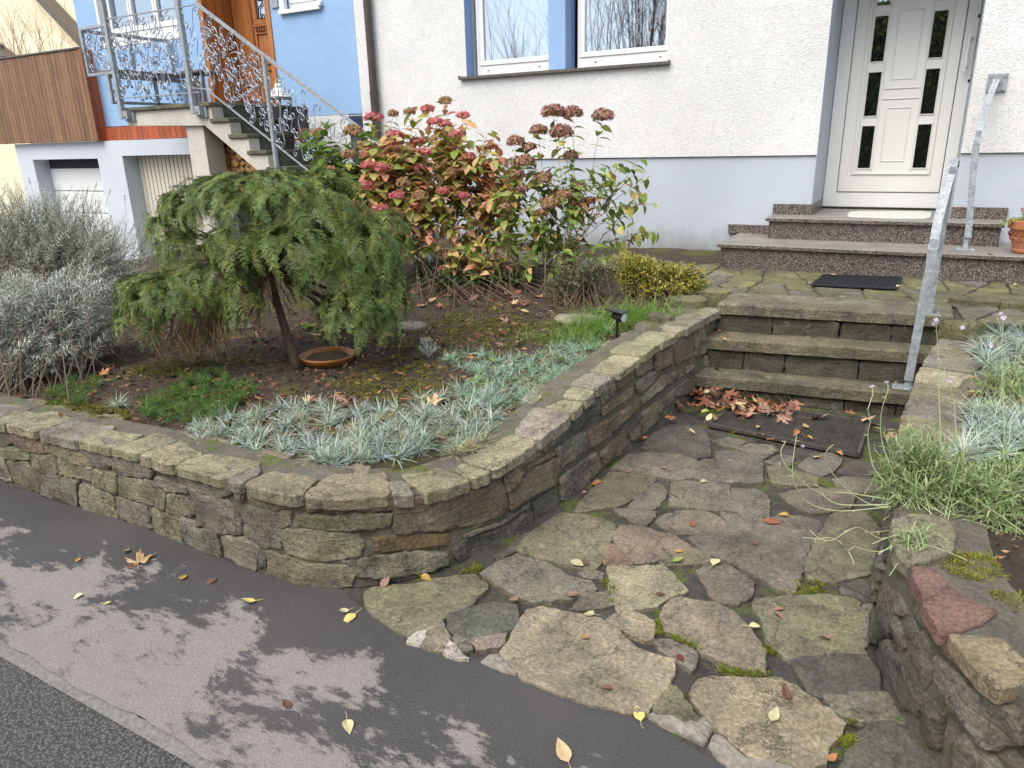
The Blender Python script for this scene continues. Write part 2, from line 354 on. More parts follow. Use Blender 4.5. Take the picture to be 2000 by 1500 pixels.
def stone(mb, poly, mapf, h0, h1, bev=.012, tint=(.2, .18, .14), rough=.004, step=.04, jit=.004, chaikin=1, mi=None, rings=(.72, .4), seed=None, ck=.12):
    P = resample(poly, step, jit, chaikin, ck)
    if area(P) < 0: P = P[::-1]
    c = sum(P)/len(P); n = len(P); vs = []; s0 = random.random()*50
    def hh(p, a): return a*mnoise.noise(Vector((p[0]*9+s0, p[1]*9, s0)))
    tl = (U(-1, 1)*rough*1.2, U(-1, 1)*rough*1.2)
    def lvl(Q, h, a):
        for p in Q: vs.append(mapf(p[0], p[1], h+hh(p, a)+(tl[0]*(p[0]-c[0])+tl[1]*(p[1]-c[1]))*2))
    lvl(P, h0, 0); lvl(offset(P, bev*.15), h1-bev*.8, rough*.4); lvl(offset(P, bev*.55), h1-bev*.25, rough*.7); Q = offset(P, bev*1.3); lvl(Q, h1, rough)
    for r in rings: lvl([c+(q-c)*r for q in Q], h1+bev*.1, rough*1.6)
    vs.append(mapf(c[0], c[1], h1+bev*.1+hh(c, rough*1.6)))
    nl = 4+len(rings); fs = []
    for j in range(nl-1):
        for i in range(n): k = (i+1) % n; fs.append((j*n+i, j*n+k, (j+1)*n+k, (j+1)*n+i))
    for i in range(n): fs.append(((nl-1)*n+i, (nl-1)*n+(i+1) % n, nl*n))
    mb.add(vs, fs, tint, mi)
OL, GY, TN, PK, DK, WH, BR, RD = (.235, .218, .145), (.222, .205, .162), (.36, .315, .225), (.28, .235, .18), (.135, .128, .108), (.55, .51, .43), (.215, .17, .12), (.24, .165, .13)
def vt(t, a=.12): k = WK*(1+U(-a, a)); return tuple(max(.01, x*k*(1+U(-.04, .04))) for x in t)
WK = 1.
OFF = dict(A=(650, 1050), B=(1100, 1125), C=(1500, 1125), D=(1000, 850), E=(1300, 775), W=(0, 780), X=(350, 850), Y=(700, 800), Z=(1000, 600))
def dig(spec):
    out = []
    for cr, pts in spec:
        k = 4.444 if cr == 'Z' else 4.; o = OFF[cr]
        out += [(o[0]+x/k, o[1]+y/k) for x, y in pts]
    return out
FLAGS = [
 (OL, [('A', [(255,430),(330,385),(640,370),(850,320),(1110,290),(1135,335),(1200,380),(1170,430),(1100,480),(1060,530),(900,580),(850,640),(760,690),(600,755),(550,730),(470,690),(330,600),(270,520)])]),
 (DK, [('A', [(905,600),(1050,560),(1240,510),(1420,530),(1440,640),(1390,710),(1060,785),(980,765),(915,700)])]),
 (TN, [('A', [(1320,890),(1400,790),(1460,650),(1520,570),(1640,545),(1880,590)]), ('B', [(300,340),(420,430),(560,560),(700,610),(870,650),(850,760),(820,840),(740,930),(700,990),(650,1060),(450,1040),(200,980),(0,910)]), ('A', [(1500,1100),(1440,1020),(1370,940)])]),
 (GY, [('A', [(1165,275),(1300,190),(1440,130),(1560,160),(1700,210),(1850,300)]), ('D', [(600,1130),(650,1200),(560,1260),(350,1270),(160,1295)]), ('A', [(1390,420),(1260,335)])]),
 (OL, [('D', [(30,890),(190,740),(380,615),(560,625),(700,660),(800,710),(770,800),(730,900),(690,1000),(620,1060),(450,1010),(270,970),(100,920)])]),
 (OL, [('D', [(485,595),(560,490),(760,290),(900,295),(1110,330),(1100,370),(960,480),(860,540),(720,565),(600,590)])]),
 (GY, [('D', [(780,260),(900,170),(1080,135),(1330,150),(1440,200),(1400,330),(1280,350),(1120,320),(950,285)])]),
 (DK, [('E', [(-180,400),(-100,290),(60,215),(280,240),(340,330),(350,460),(210,480),(0,430)])]),
 (GY, [('D', [(1410,320),(1430,230),(1480,190),(1580,190),(1600,370),(1500,350)])]),
 (GY, [('D', [(1595,130),(1700,125),(1850,150),(1945,190),(1960,370),(1780,360),(1605,370)])]),
 (GY, [('D', [(910,565),(980,480),(1110,375),(1170,390),(1210,450),(1150,540),(1060,590),(980,575)])]),
 (GY, [('D', [(1245,450),(1265,370),(1400,360),(1700,400),(1690,510),(1660,590),(1500,580),(1400,555),(1335,495)])]),
 (GY, [('D', [(1235,465),(1325,505),(1380,560),(1230,540)])]),
 (GY, [('E', [(520,715),(700,720),(790,770),(805,850),(640,850),(500,820)])]),
 (GY, [('E', [(490,830),(640,862),(805,865),(800,940),(640,910),(460,880)])]),
 (GY, [('D', [(800,575),(950,580),(1120,600),(1100,640),(1040,710),(940,680),(850,620)])]),
 (GY, [('D', [(1125,670),(1200,620),(1300,590),(1500,595),(1610,640),(1700,710),(1560,735),(1420,765),(1300,765),(1200,720)])]),
 (GY, [('E', [(430,900),(620,920),(750,945),(690,975),(520,1000),(470,950)])]),
 (PK, [('D', [(775,790),(860,710),(1000,710),(1130,760),(1260,780),(1400,880),(1250,930),(1060,990),(970,1000),(850,870)])]),
 (RD, [('D', [(740,850),(835,870),(945,1005),(720,1010),(700,960)])]),
 (OL, [('D', [(1160,990),(1280,930),(1440,885),(1530,930),(1545,990),(1400,1005),(1200,1010)])]),
 (TN, [('D', [(755,1020),(1000,1025),(1180,1020),(1250,1080),(1370,1220),(1200,1270),(1130,1330),(960,1355),(820,1360),(800,1290),(760,1180)])]),
 (GY, [('D', [(1450,1060),(1550,1000),(1700,1020),(1890,1150),(1850,1260),(1760,1310),(1620,1300),(1550,1240)])]),
 (GY, [('E', [(180,1110),(300,1060),(520,1020),(760,960),(880,930),(1060,930),(1200,970),(1220,1010),(1150,1100),(1080,1250),(1040,1460),(1010,1520),(980,1555),(900,1500),(700,1390),(560,1310),(440,1260),(350,1230)])]),
 (OL, [('E', [(1290,920),(1400,880),(1560,900),(1640,980),(1690,1080),(1640,1290),(1600,1370),(1350,1440),(1150,1420),(1090,1350),(1110,1250),(1200,1080)])]),
 (OL, [('E', [(800,550),(900,530),(1050,590),(1180,620),(1180,690),(1000,690),(830,670)])]),
 (GY, [('E', [(900,760),(1000,730),(1200,710),(1400,720),(1500,740),(1440,850),(1280,890),(1150,905),(1000,850)])]),
 (GY, [('E', [(560,400),(650,370),(830,380),(880,420),(760,480),(640,440)])]),
 (GY, [('E', [(380,340),(500,310),(620,350),(560,395),(450,380)])]),
 (GY, [('E', [(1040,540),(1150,440),(1300,440),(1380,490),(1320,570),(1220,610),(1100,570)])]),
 (DK, [('E', [(1340,580),(1480,500),(1640,520),(1680,590),(1550,615),(1420,605)])]),
 (GY, [('E', [(1310,645),(1420,625),(1680,635),(1690,740),(1500,735),(1350,690)])]),
 (GY, [('E', [(780,500),(900,450),(1010,470),(960,535),(860,525)])]),
 (OL, [('C', [(-90,190),(0,185),(120,165),(400,150),(620,170),(710,210),(720,330),(740,520),(755,600),(600,590),(400,600),(160,640),(40,560),(0,450),(-50,330),(-105,240)])]),
 (DK, [('C', [(170,655),(400,615),(760,612),(850,760),(860,890),(700,910),(420,940),(320,900),(250,770)])]),
 (PK, [('B', [(790,260),(850,190),(940,170),(1060,205),(1180,215),(1330,290),(1380,350),(1450,400),(1500,480),(1570,580),(1575,680),(1550,760),(1450,730),(1250,660),(1080,590),(1010,530),(900,460),(820,440),(775,350)])]),
 (TN, [('B', [(355,330),(430,280),(510,270),(620,310),(700,345),(720,400),(690,480),(640,490),(500,430),(420,400)])]),
 (GY, [('B', [(700,495),(800,500),(950,540),(1025,590),(1020,700),(990,730),(930,680),(860,630),(760,570)])]),
 (TN, [('B', [(1050,830),(1180,790),(1450,800),(1690,800),(1820,860),(1900,930)]), ('C', [(480,1040),(590,1140),(560,1200),(450,1330),(430,1440),(230,1480)]), ('B', [(1700,1450),(1450,1390),(1330,1290),(1200,1170),(1100,1060),(1020,960),(1020,880)])]),
 (OL, [('B', [(740,970),(820,845),(890,880),(940,980),(1040,1090),(1040,1160),(940,1120),(860,1060),(720,1060)])]),
 (GY, [('C', [(440,940),(600,920),(900,910),(1000,1000),(1060,1090),(1050,1150),(900,1110),(750,1130),(620,1095),(530,1040)])]),
 (DK, [('C', [(570,1480),(700,1260),(830,1130),(950,1110),(1080,1190),(1200,1300),(1290,1400),(1330,1600),(500,1600)])]),
 (DK, [('C', [(570,60),(700,40),(830,20),(840,120),(800,190),(700,160),(600,130)])]),
 (GY, [('C', [(735,230),(815,225),(835,300),(805,400),(815,490),(765,550),(735,400)])]),
 (WH, [('A', [(590,810),(640,760),(755,700),(685,830)])]), (PK, [('A', [(700,830),(775,700),(850,660),(900,780),(855,885),(760,860)])]),
 (WH, [('A', [(870,890),(908,790),(960,850),(1000,900),(1050,945),(930,920)])]), (PK, [('A', [(1045,810),(1150,780),(1345,745),(1325,820),(1280,850),(1140,865),(1120,830)])]),
 (GY, [('A', [(940,780),(1000,770),(1035,800),(990,835)])]), (GY, [('D', [(450,1360),(540,1265),(740,1215),(785,1240),(795,1315),(640,1345)])]),
 (GY, [('D', [(530,1072),(620,1062),(705,1082),(700,1118),(600,1115)])]), (GY, [('A', [(1000,850),(1050,835),(1080,870),(1030,885)])]),
 (DK, [('D', [(-20,860),(60,800),(130,760),(150,770),(30,880)])]), (DK, [('A', [(1270,140),(1420,40),(1450,90),(1300,170)])]),
]
CONC = [[('A', [(1140,960),(1200,910),(1290,895),(1370,950),(1445,1080),(1300,1040)])], [('B', [(650,1080),(720,1066),(860,1070),(930,1130),(1045,1175),(1085,1080),(1190,1170),(1130,1270),(1090,1310),(950,1240),(800,1180)])],
        [('B', [(1120,1300),(1160,1235),(1230,1225),(1310,1295),(1430,1415),(1640,1445),(1830,1495),(1820,1600),(1400,1600),(1200,1430)])]]
flat = lambda z0: (lambda u, v, h: (u, v, z0+h))
mb = MB()
for tint, spec in FLAGS:
    p = [PZ(x, y, .014)[:2] for x, y in dig(spec)]
    c_ = np.mean(p, axis=0); p = [tuple(c_+(np.array(q)-c_)*(1+.011/np.linalg.norm(np.array(q)-c_))) for q in p]
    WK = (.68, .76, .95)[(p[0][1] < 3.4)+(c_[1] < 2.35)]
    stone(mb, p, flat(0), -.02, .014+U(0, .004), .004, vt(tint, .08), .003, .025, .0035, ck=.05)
for spec in CONC:
    p = [PZ(x, y, .01)[:2] for x, y in dig(spec)]
    stone(mb, p, flat(0), -.02, .014, .012, (1, 1, 1), .006, .04, .006, mi=1)
# small loose filler stones along the path where the joints widen at the stair foot
tag(mb.build('flagstone_path', [M['flag'], M['conc']]), kind='structure')
WK = 1.
# ---- ground sheets
def sheet(name, pts, z, mat, n=1):
    b = MB(); b.add([(p[0], p[1], z) for p in pts], [tuple(range(len(pts)))]); o = b.build(name, mat); return tag(o, kind='structure')
sheet('ground', [(-60, -60), (60, -60), (60, 60), (-60, 60)], -.012, M['road'])
edge = [PZ(*p)[:2] for p in [(650,1140),(675,1160),(715,1195),(760,1225),(800,1245),(880,1275),(935,1290),(1010,1322),(1100,1352),(1180,1385),(1260,1405),(1330,1450),(1400,1490),(1440,1515)]]
sheet('road', [(-14, -8), (14, -8), (14, 1.0)]+[(x, 1.0+.012*math.sin(x*3)) for x in np.arange(4, -13.9, -.25)]+[(-14, 1.0)], -.006, M['road'])
sheet('pavement_edge_strip', [(-14, .98), (14, .98), (14, 1.035)]+[(x, 1.035+.012*mnoise.noise(Vector((x*3, 0, 0)))+.014*mnoise.noise(Vector((x*14, 5, 0)))) for x in np.arange(6, -13.9, -.025)]+[(-14, 1.035)], -.002, M['seam'])
sheet('pavement', [(-14, 1.02)]+[(x, 1.02+.008*math.sin(x*9)+.004*math.sin(x*31)) for x in np.arange(-13.9, 6, .05)]+[(14, 1.02), (14, 1.58), (2, 1.58), (.3, 1.60)]+[tuple(e) for e in edge[::-1]]+[(-1.95, 1.86), (-2.3, 1.86), (-3.3, 1.86), (-5, 1.86), (-14, 1.86)], .003, M['pave'])
b = MB(); nx, ny = 60, 90; vs = []
for j in range(ny+1):
    for i in range(nx+1):
        x = -2.2+i/nx*2.8; y = 1.45+j/ny*3.6; vs.append((x, y, -.001+(.006*mnoise.noise(Vector((x*14, y*14, 0))) if y > 2.2 else -.004)))
b.add(vs, [(j*(nx+1)+i, j*(nx+1)+i+1, (j+1)*(nx+1)+i+1, (j+1)*(nx+1)+i) for j in range(ny) for i in range(nx)])
tag(b.build('path', M['joint']), kind='structure')
# ================================================================== left retaining wall
def catmull(P, step=.03):
    P = [np.array(p, float) for p in P]; out = []
    for i in range(len(P)-1):
        p0 = P[max(i-1, 0)]; p1 = P[i]; p2 = P[i+1]; p3 = P[min(i+2, len(P)-1)]; n = max(2, int(np.linalg.norm(p2-p1)/step))
        for k in range(n):
            t = k/n; out.append(.5*((2*p1)+(-p0+p2)*t+(2*p0-5*p1+4*p2-p3)*t*t+(-p0+3*p1-3*p2+p3)*t**3))
    out.append(P[-1]); return np.array(out)
class Wall:
    def __init__(s, base, side):    # side: +1 if the outward normal lies to the right of the path
        s.P = catmull(base); d = np.linalg.norm(np.diff(s.P, axis=0), axis=1); s.S = np.concatenate([[0], np.cumsum(d)]); s.side = side
        t = np.gradient(s.P, axis=0); t /= np.linalg.norm(t, axis=1)[:, None]; s.T = t; s.Nn = np.stack([t[:, 1], -t[:, 0]], 1)*side
        s.zt = lambda q: .38
        s.batter = .03
    def at(s, q):
        q = float(q); x = np.interp(q, s.S, s.P[:, 0]); y = np.interp(q, s.S, s.P[:, 1]); nx = np.interp(q, s.S, s.Nn[:, 0]); ny = np.interp(q, s.S, s.Nn[:, 1]); l = math.hypot(nx, ny)
        if q < 0 or q > s.S[-1]:
            i = 0 if q < 0 else -1; e = (q-s.S[i]); x += s.T[i][0]*e; y += s.T[i][1]*e
        return x, y, nx/l, ny/l
    def face(s, u, v, h): x, y, nx, ny = s.at(u); k = h-s.batter*v/.4; return (x+nx*k, y+ny*k, v)
    def pix(s, px, py):
        """(arc length, height) where the sight line meets the wall face"""
        d = ray(px, py); best = None
        for i in range(len(s.P)-1):
            a, e = s.P[i], s.P[i+1]-s.P[i]; lo = -60 if i == 0 else -.02; hi = 60 if i == len(s.P)-2 else 1.02
            det = d[0]*(-e[1])+d[1]*e[0]
            if abs(det) < 1e-9: continue
            t = (a[0]*(-e[1])+a[1]*e[0])/det; q = (d[0]*a[1]-d[1]*a[0])/det
            if t > .2 and lo <= q <= hi:
                if (d[0]*s.Nn[i][0]+d[1]*s.Nn[i][1]) >= 0: continue
                if best is None or t < best[0]: best = (t, s.S[i]+q*np.linalg.norm(e), CAMH+d[2]*t)
        return (best[1], best[2]) if best else None
LW = Wall([(-7.6, 1.80), (-6, 1.80), (-4.23, 1.78), (-3.28, 1.82), (-2.6, 1.81), (-2.2, 1.80), (-1.98, 1.83), (-1.80, 1.92), (-1.66, 2.06), (-1.56, 2.25), (-1.49, 2.5), (-1.43, 2.8), (-1.37, 3.22), (-1.32, 3.7), (-1.28, 4.15), (-1.235, 4.7), (-1.2, 5.1), (-1.19, 5.32)], 1)
CAPJ = [(10,830),(71,839),(153,862),(217,872),(270,886),(341,909),(440,940),(476,946),(589,959),(767,970),(811,962),(824,961),(924,937),(961,929),(1049,858),(1117,806),(1139,782),(1163,760),(1204,733),(1252,694),(1290,667),(1324,652),(1337,640),(1388,614),(1413,603)]
cj = [LW.pix(*p) for p in CAPJ]; cj = [c for c in cj if c]
cs = np.array([c[0] for c in cj]); cz = np.array([c[1] for c in cj])
cz = np.convolve(np.pad(cz, 1, mode='edge'), [.25, .5, .25], 'valid')
LW.zt = lambda q: float(np.interp(q, cs, cz))
if __name__ == '__main__': print('LW', [(round(a, 2), round(b, 2)) for a, b in zip(cs, cz)], LW.S[-1])
WST = [
 (GY,'W',[(-60,200),(30,200),(70,350),(0,370),(-60,370)]),(BR,'W',[(50,200),(120,210),(280,240),(340,430),(220,410),(75,340)]),
 (OL,'W',[(290,240),(600,330),(630,440),(680,520),(540,500),(430,450),(345,430)]),(GY,'W',[(625,325),(740,310),(870,370),(860,530),(780,540),(690,520),(640,430)]),
 (GY,'W',[(875,395),(1080,430),(1090,500),(1180,560),(1160,620),(1000,600),(880,560),(860,470)]),(OL,'W',[(1090,435),(1360,515),(1370,590),(1200,560),(1095,490)]),
 (GY,'W',[(1375,530),(1670,610),(1760,640),(1790,740),(1700,770),(1560,740),(1460,680),(1380,600)]),(PK,'X',[(370,325),(505,335),(500,400),(480,510),(430,500),(390,400)]),
 (OL,'W',[(-80,390),(60,380),(200,410),(220,470),(100,480),(0,440),(-80,430)]),(OL,'W',[(230,430),(400,450),(430,600),(330,570),(260,530),(225,470)]),
 (OL,'W',[(440,460),(540,500),(700,535),(705,640),(620,620),(470,600)]),(OL,'W',[(715,560),(880,590),(915,725),(860,725),(725,670)]),
 (OL,'W',[(920,615),(1180,645),(1275,740),(1285,870),(1160,820),(1000,770),(940,750)]),(GY,'W',[(1210,615),(1440,685),(1450,740),(1300,720),(1200,650)]),
 (OL,'W',[(1310,750),(1420,770),(1500,825),(1525,895),(1400,915),(1310,875)]),(GY,'W',[(1470,695),(1560,755),(1760,800),(1870,960),(1875,1055),(1740,1045),(1640,1015),(1540,950),(1535,830),(1500,760)]),
 (GY,'W',[(-80,440),(30,460),(110,640),(0,610),(-80,590)]),(OL,'W',[(60,480),(220,510),(310,640),(320,720),(210,690),(130,640)]),
 (GY,'W',[(330,600),(450,610),(520,790),(440,770),(340,740)]),(GY,'W',[(480,620),(600,640),(615,820),(540,800),(480,690)]),
 (OL,'W',[(635,665),(875,755),(925,925),(840,915),(705,885),(645,800)]),(GY,'W',[(910,765),(1135,840),(1185,1005),(1100,985),(980,925),(930,880)]),
 (OL,'W',[(1195,855),(1395,930),(1435,1115),(1330,1085),(1235,1030)]),(GY,'W',[(1490,990),(1690,1040),(1740,1225),(1620,1175),(1490,1115)]),
 (GY,'W',[(1420,920),(1590,975),(1500,995),(1470,1035),(1440,995)]),(GY,'X',[(350,795),(500,810),(635,880),(605,1050),(500,1005),(380,925)]),
 (OL,'X',[(510,395),(700,430),(850,440),(945,435),(985,615),(850,590),(700,585),(580,555),(505,480)]),(RD,'X',[(965,445),(1100,432),(1300,440),(1620,432),(1665,480),(1655,595),(1400,608),(1200,615),(1000,608)]),
 (GY,'X',[(515,565),(620,605),(755,625),(785,700),(785,885),(650,855),(500,775),(490,650)]),(OL,'X',[(770,615),(860,620),(850,700),(800,730)]),
 (OL,'X',[(925,640),(1300,632),(1655,620),(1635,720),(1300,752),(1000,737),(930,700)]),(OL,'X',[(805,745),(990,755),(1400,768),(1435,880),(1400,948),(1120,975),(850,928),(815,850)]),
 (OL,'X',[(695,905),(850,955),(1100,1005),(1340,1035),(1375,1085),(1335,1175),(1140,1188),(900,1158),(712,1070)]),(DK,'X',[(640,875),(685,895),(688,1010),(642,1038)]),
 ((.26,.17,.09),'Y',[(120,1010),(300,992),(695,965),(705,1060),(500,1085),(300,1108),(130,1108)]),(GY,'Y',[(10,1170),(200,1135),(450,1113),(675,1115),(685,1205),(500,1265),(200,1308),(10,1298)]),
 (GY,'X',[(1280,985),(1400,955),(1400,1075),(1360,1040)]),(BR,'Y',[(280,722),(500,695),(850,665),(1000,625),(1130,555),(1155,640),(1172,770),(1080,845),(900,895),(600,945),(285,975)]),
 (BR,'Y',[(1155,535),(1250,445),(1285,500),(1225,615),(1170,640)]),(BR,'Y',[(1182,655),(1300,535),(1555,378),(1565,480),(1515,595),(1350,675),(1200,775)]),
 (BR,'Y',[(1275,440),(1400,400),(1540,335),(1555,358),(1300,495)]),(DK,'Y',[(735,1085),(860,1005),(1100,915),(1335,795),(1345,890),(1270,995),(1050,1115),(800,1195),(755,1140)]),
 (GY,'Y',[(900,945),(1150,855),(1325,725),(1335,768),(1100,885),(830,985)]),(DK,'Y',[(1355,725),(1535,615),(1555,720),(1478,828),(1382,900)]),
 (GY,'Y',[(1575,535),(1850,335),(1885,460),(1800,555),(1612,735),(1575,690)]),(OL,'Y',[(1575,375),(1788,215),(1795,310),(1585,465)]),(BR,'Y',[(1805,185),(1965,75),(1965,210),(1820,295)]),
 (BR,'Z',[(775,1255),(975,1075),(985,1180),(920,1275),(795,1365)]),(GY,'Z',[(1005,1065),(1118,955),(1115,1120),(1040,1155)]),(OL,'Z',[(1135,935),(1265,825),(1255,975),(1142,1100)]),
 (GY,'Z',[(1280,825),(1535,625),(1525,755),(1410,785),(1360,855),(1275,925)]),(BR,'Z',[(675,1095),(838,985),(850,1105),(720,1215),(675,1235)]),(BR,'Z',[(862,985),(1115,795),(1125,865),(872,1085)]),
 (PK,'Z',[(1135,792),(1335,585),(1340,688),(1145,845)]),(GY,'Z',[(1355,592),(1585,505),(1575,550),(1355,685)]),(GY,'Z',[(395,1235),(645,1085),(655,1215),(425,1395)]),
 (BR,'Z',[(802,872),(1065,705),(1055,785),(805,955)]),(GY,'Z',[(1095,660),(1255,555),(1335,570),(1125,755)]),(BR,'Z',[(922,605),(1095,495),(1085,640),(935,725)]),
 (OL,'Z',[(1115,512),(1255,435),(1245,540),(1115,605)]),(BR,'Z',[(1273,412),(1415,335),(1405,498),(1265,565)]),(BR,'Z',[(1433,315),(1580,180),(1592,420),(1445,505)]),
 (OL,'Z',[(1612,190),(1715,130),(1715,370),(1615,440)]),(GY,'Z',[(792,745),(905,625),(922,728),(802,848)]),(DK,'Z',[(530,1015),(775,785),(785,915),(700,1015),(570,1085)]),
 (GY,'Z',[(10,1340),(330,1120),(420,1060),(500,1040),(380,1200),(40,1440)]),
]
lw = empty('stone_wall', (-1.9, 1.9, 0), 'L-shaped rubble retaining wall with rounded corner holding up the planted bed', 'wall')
mb = MB(); occ = []; WK = .98
for tint, cr, pts in WST:
    q = [LW.pix(*p) for p in dig([(cr, pts)])]
    if any(x is None for x in q): continue
    q = [(a, max(-.02, min(b_, LW.zt(a)-.012))) for a, b_ in q]
    occ.append((min(a for a, _ in q), max(a for a, _ in q)))
    c_ = np.mean(q, axis=0); q = [tuple(c_+(np.array(e)-c_)*(1+.011/np.linalg.norm(np.array(e)-c_))) for e in q]
    stone(mb, q, LW.face, -.05, .010+U(0, .010), .007, vt(tint, .12), .011, .022, .0035, rings=(.85, .65, .4, .2), ck=.07)
def auto_stones(mb, W, s0, s1, rows=3, skip=0):
    s_top = lambda q: W.zt(q)-.02
    for r in range(rows):
        q = s0-U(0, .1)
        while q < s1:
            wd = U(.14, .34); a, c = q+.008, min(q+wd, s1+.05)-.008; mid = (a+c)/2
            lo = s_top(mid)*r/rows+.008; hi = s_top(mid)*(r+1)/rows-.006
            j = lambda k=.012: U(-k, k)
            stone(mb, [(a+j(), lo+j(.006)), (mid, lo+j(.008)), (c+j(), lo+j(.006)), (c+j(), hi+j(.006)), (mid, hi+j(.008)), (a+j(), hi+j(.006))], W.face, -.05, .01+U(0, .02), .014, vt(random.choice([OL, GY, GY, BR, DK]), .2), .01, .035, .004, rings=(.7, .35))
            q += wd
auto_stones(mb, LW, 0, min(o[0] for o in occ)-.02); auto_stones(mb, LW, max(o[1] for o in occ)+.01, LW.S[-1], 4)
mb.build('stonework', M['wallstone'], lw)
def backing(W, dep_top=.28, n=60, hoff=0.):
    b = MB(); ss = np.arange(0, W.S[-1]+.02, .03); vs = []; K = 14
    for q in ss:
        z1 = W.zt(q)-.015
        for k in range(K+1): z = z1*k/K-.0; vs.append(W.face(q, z, +.001+.010*mnoise.noise(Vector((q*16, z*20, 3.3)))))
        x, y, nx, ny = W.at(q)
        for d in (.05, .12, .2, .3): vs.append((x-nx*d, y-ny*d, z1+.004*mnoise.noise(Vector((x*9, y*9, d*30)))))
        vs.append((x-nx*.3, y-ny*.3, z1-.2))
    m_ = K+6
    b.add(vs, [(i*m_+k, (i+1)*m_+k, (i+1)*m_+k+1, i*m_+k+1)[::(1 if W.side > 0 else -1)] for i in range(len(ss)-1) for k in range(m_-1)])
    return b
backing(LW).build('mortar', M['mortar'], lw)
# coping slabs
WK = 1.1
def coping(W, joints, tints, dep, parent, ov=.014):
    mb = MB()
    for i in range(len(joints)-1):
        a, c = joints[i]+.0025, joints[i+1]-.0025
        if c-a < .03: continue
        d0 = dep+U(-.05, .05); d1 = dep+U(-.05, .05); zb = (W.zt(a)+W.zt(c))/2; sl = (W.zt(c)-W.zt(a))/(c-a)*.85; zz = U(-.003, .003)
        def mp(u, v, h, zb=zb, sl=sl, m=(a+c)/2, zz=zz):
            x, y, nx, ny = W.at(u); return (x-nx*v, y-ny*v, zb+sl*(u-m)+h+zz-.02*v)
        sk = U(-.03, .03)
        poly = [(a, -ov+U(-.006, .004)), ((a+c)/2, -ov-U(0, .008)), (c, -ov+U(-.006, .004)), (c+sk, d1), ((a+c)/2, (d0+d1)/2+U(-.02, .03)), (a+sk*.5, d0)]
        if c-a < .12: poly = [(a, -ov), (c, -ov), (c+sk, d1*.8), (a+sk*.5, d0*.8)]
        t = tints[i % len(tints)]
        stone(mb, poly, mp, -.035-U(0, .02), .002, .007, vt(t, .08), .006, .025, .0045)
    return mb.build('coping', M['cap'], parent)
jt = list(np.arange(.1, cs[0]-.1, .3))+list(cs)
OT = (.27, .245, .16)
coping(LW, jt, [OL, OT, GY, OL, OT, GY, OT, OL], .19, lw, .006)
# bits of stone and mortar behind the coping, up to the soil
mb = MB()
q = .4
while q < LW.S[-1]-.2:
    wd = U(.15, .35); a = q; c = q+wd-.01
    def mp(u, v, h):
        x, y, nx, ny = LW.at(u); return (x-nx*v, y-ny*v, LW.zt(u)-.022+h-.01)
    dd = U(.27, .36)
    stone(mb, [(a+U(0, .02), .215), (c, .21), (c-U(0, .03), dd), ((a+c)/2, dd+.02), (a+U(0, .03), dd-.02)], mp, -.03, .012, .01, vt(random.choice([OL, GY, BR]), .15), .006, .04, .005)
    q += wd
mb.build('inner_coping', M['cap'], lw)
# ================================================================== right retaining wall
WK = .72
RW = Wall([(.215, 5.32), (.185, 5.05), (.14, 4.75), (.085, 4.3), (.045, 3.7), (.03, 3.1), (.035, 2.6), (.065, 2.36), (.12, 2.16), (.2, 2.0), (.32, 1.85), (.5, 1.73), (.75, 1.66), (1.2, 1.62), (3.5, 1.6)], 1)
rw_s = lambda y: float(np.interp(-y, -RW.P[:, 1], RW.S))
RW.zt = lambda q: float(np.interp(q, [0, rw_s(4.2), rw_s(3.4), rw_s(2.6), rw_s(2.2), 4, 7], [.50, .45, .42, .41, .42, .44, .44]))
rw = empty('stone_wall', (.3, 2.0, 0), 'low curved rubble wall at right edge, beside the flagstone path, with a red and a tan capping slab', 'wall')
mb = MB()
RST = [
 (DK,'C',[(880,500),(950,490),(1000,600),(1090,760),(1240,990),(1190,1110),(1060,1050),(1010,900),(920,780)]), (DK,'C',[(810,420),(880,240),(950,330),(950,470),(850,560)]),
 (GY,'C',[(890,40),(980,130),(1050,300),(990,330),(1050,560),(1020,610),(960,480),(900,330),(870,200)]), (GY,'C',[(1030,400),(1090,300),(1190,420),(1220,620),(1100,560)]),
 (GY,'C',[(1070,580),(1170,600),(1280,740),(1200,930),(1130,780)]), (GY,'C',[(1290,600),(1400,700),(1560,860),(1850,1000),(2000,1200),(1990,1340),(1700,1370),(1450,1080),(1290,820)]),
 (DK,'C',[(1220,1000),(1300,950),(1380,1100),(1360,1380),(1280,1330),(1210,1200)]), (GY,'C',[(1450,1230),(1560,1210),(1750,1400),(1900,1600),(1450,1600)]),
 (DK,'C',[(1090,190),(1200,300),(1340,470),(1450,640),(1380,660),(1250,500),(1110,320)]), (BR,'C',[(1350,520),(1480,600),(1650,760),(1830,980),(1780,1010),(1600,850),(1420,680)]),
 (DK,'C',[(1900,1380),(2010,1330),(2100,1420),(2000,1480)]),
]
ro = []
for tint, cr, pts in RST:
    q = [RW.pix(*p) for p in dig([(cr, pts)])]
    if any(x is None for x in q): continue
    q = [(a, max(-.02, min(b_, RW.zt(a)-.02))) for a, b_ in q]
    ro.append((min(a for a, _ in q), max(a for a, _ in q)))
    stone(mb, q, RW.face, -.05, .012+U(0, .02), .014, vt(tint, .15), .012, .035, .004, rings=(.8, .5))
if __name__ == '__main__': print('RW', [(round(a, 2), round(b, 2)) for a, b in ro])
auto_stones(mb, RW, 0, min(r[0] for r in ro)-.02, 4); auto_stones(mb, RW, max(r[1] for r in ro)+.02, RW.S[-1], 3)
mb.build('stonework', M['wallstone'], rw); backing(RW).build('mortar', M['mortar'], rw)
WK = .9
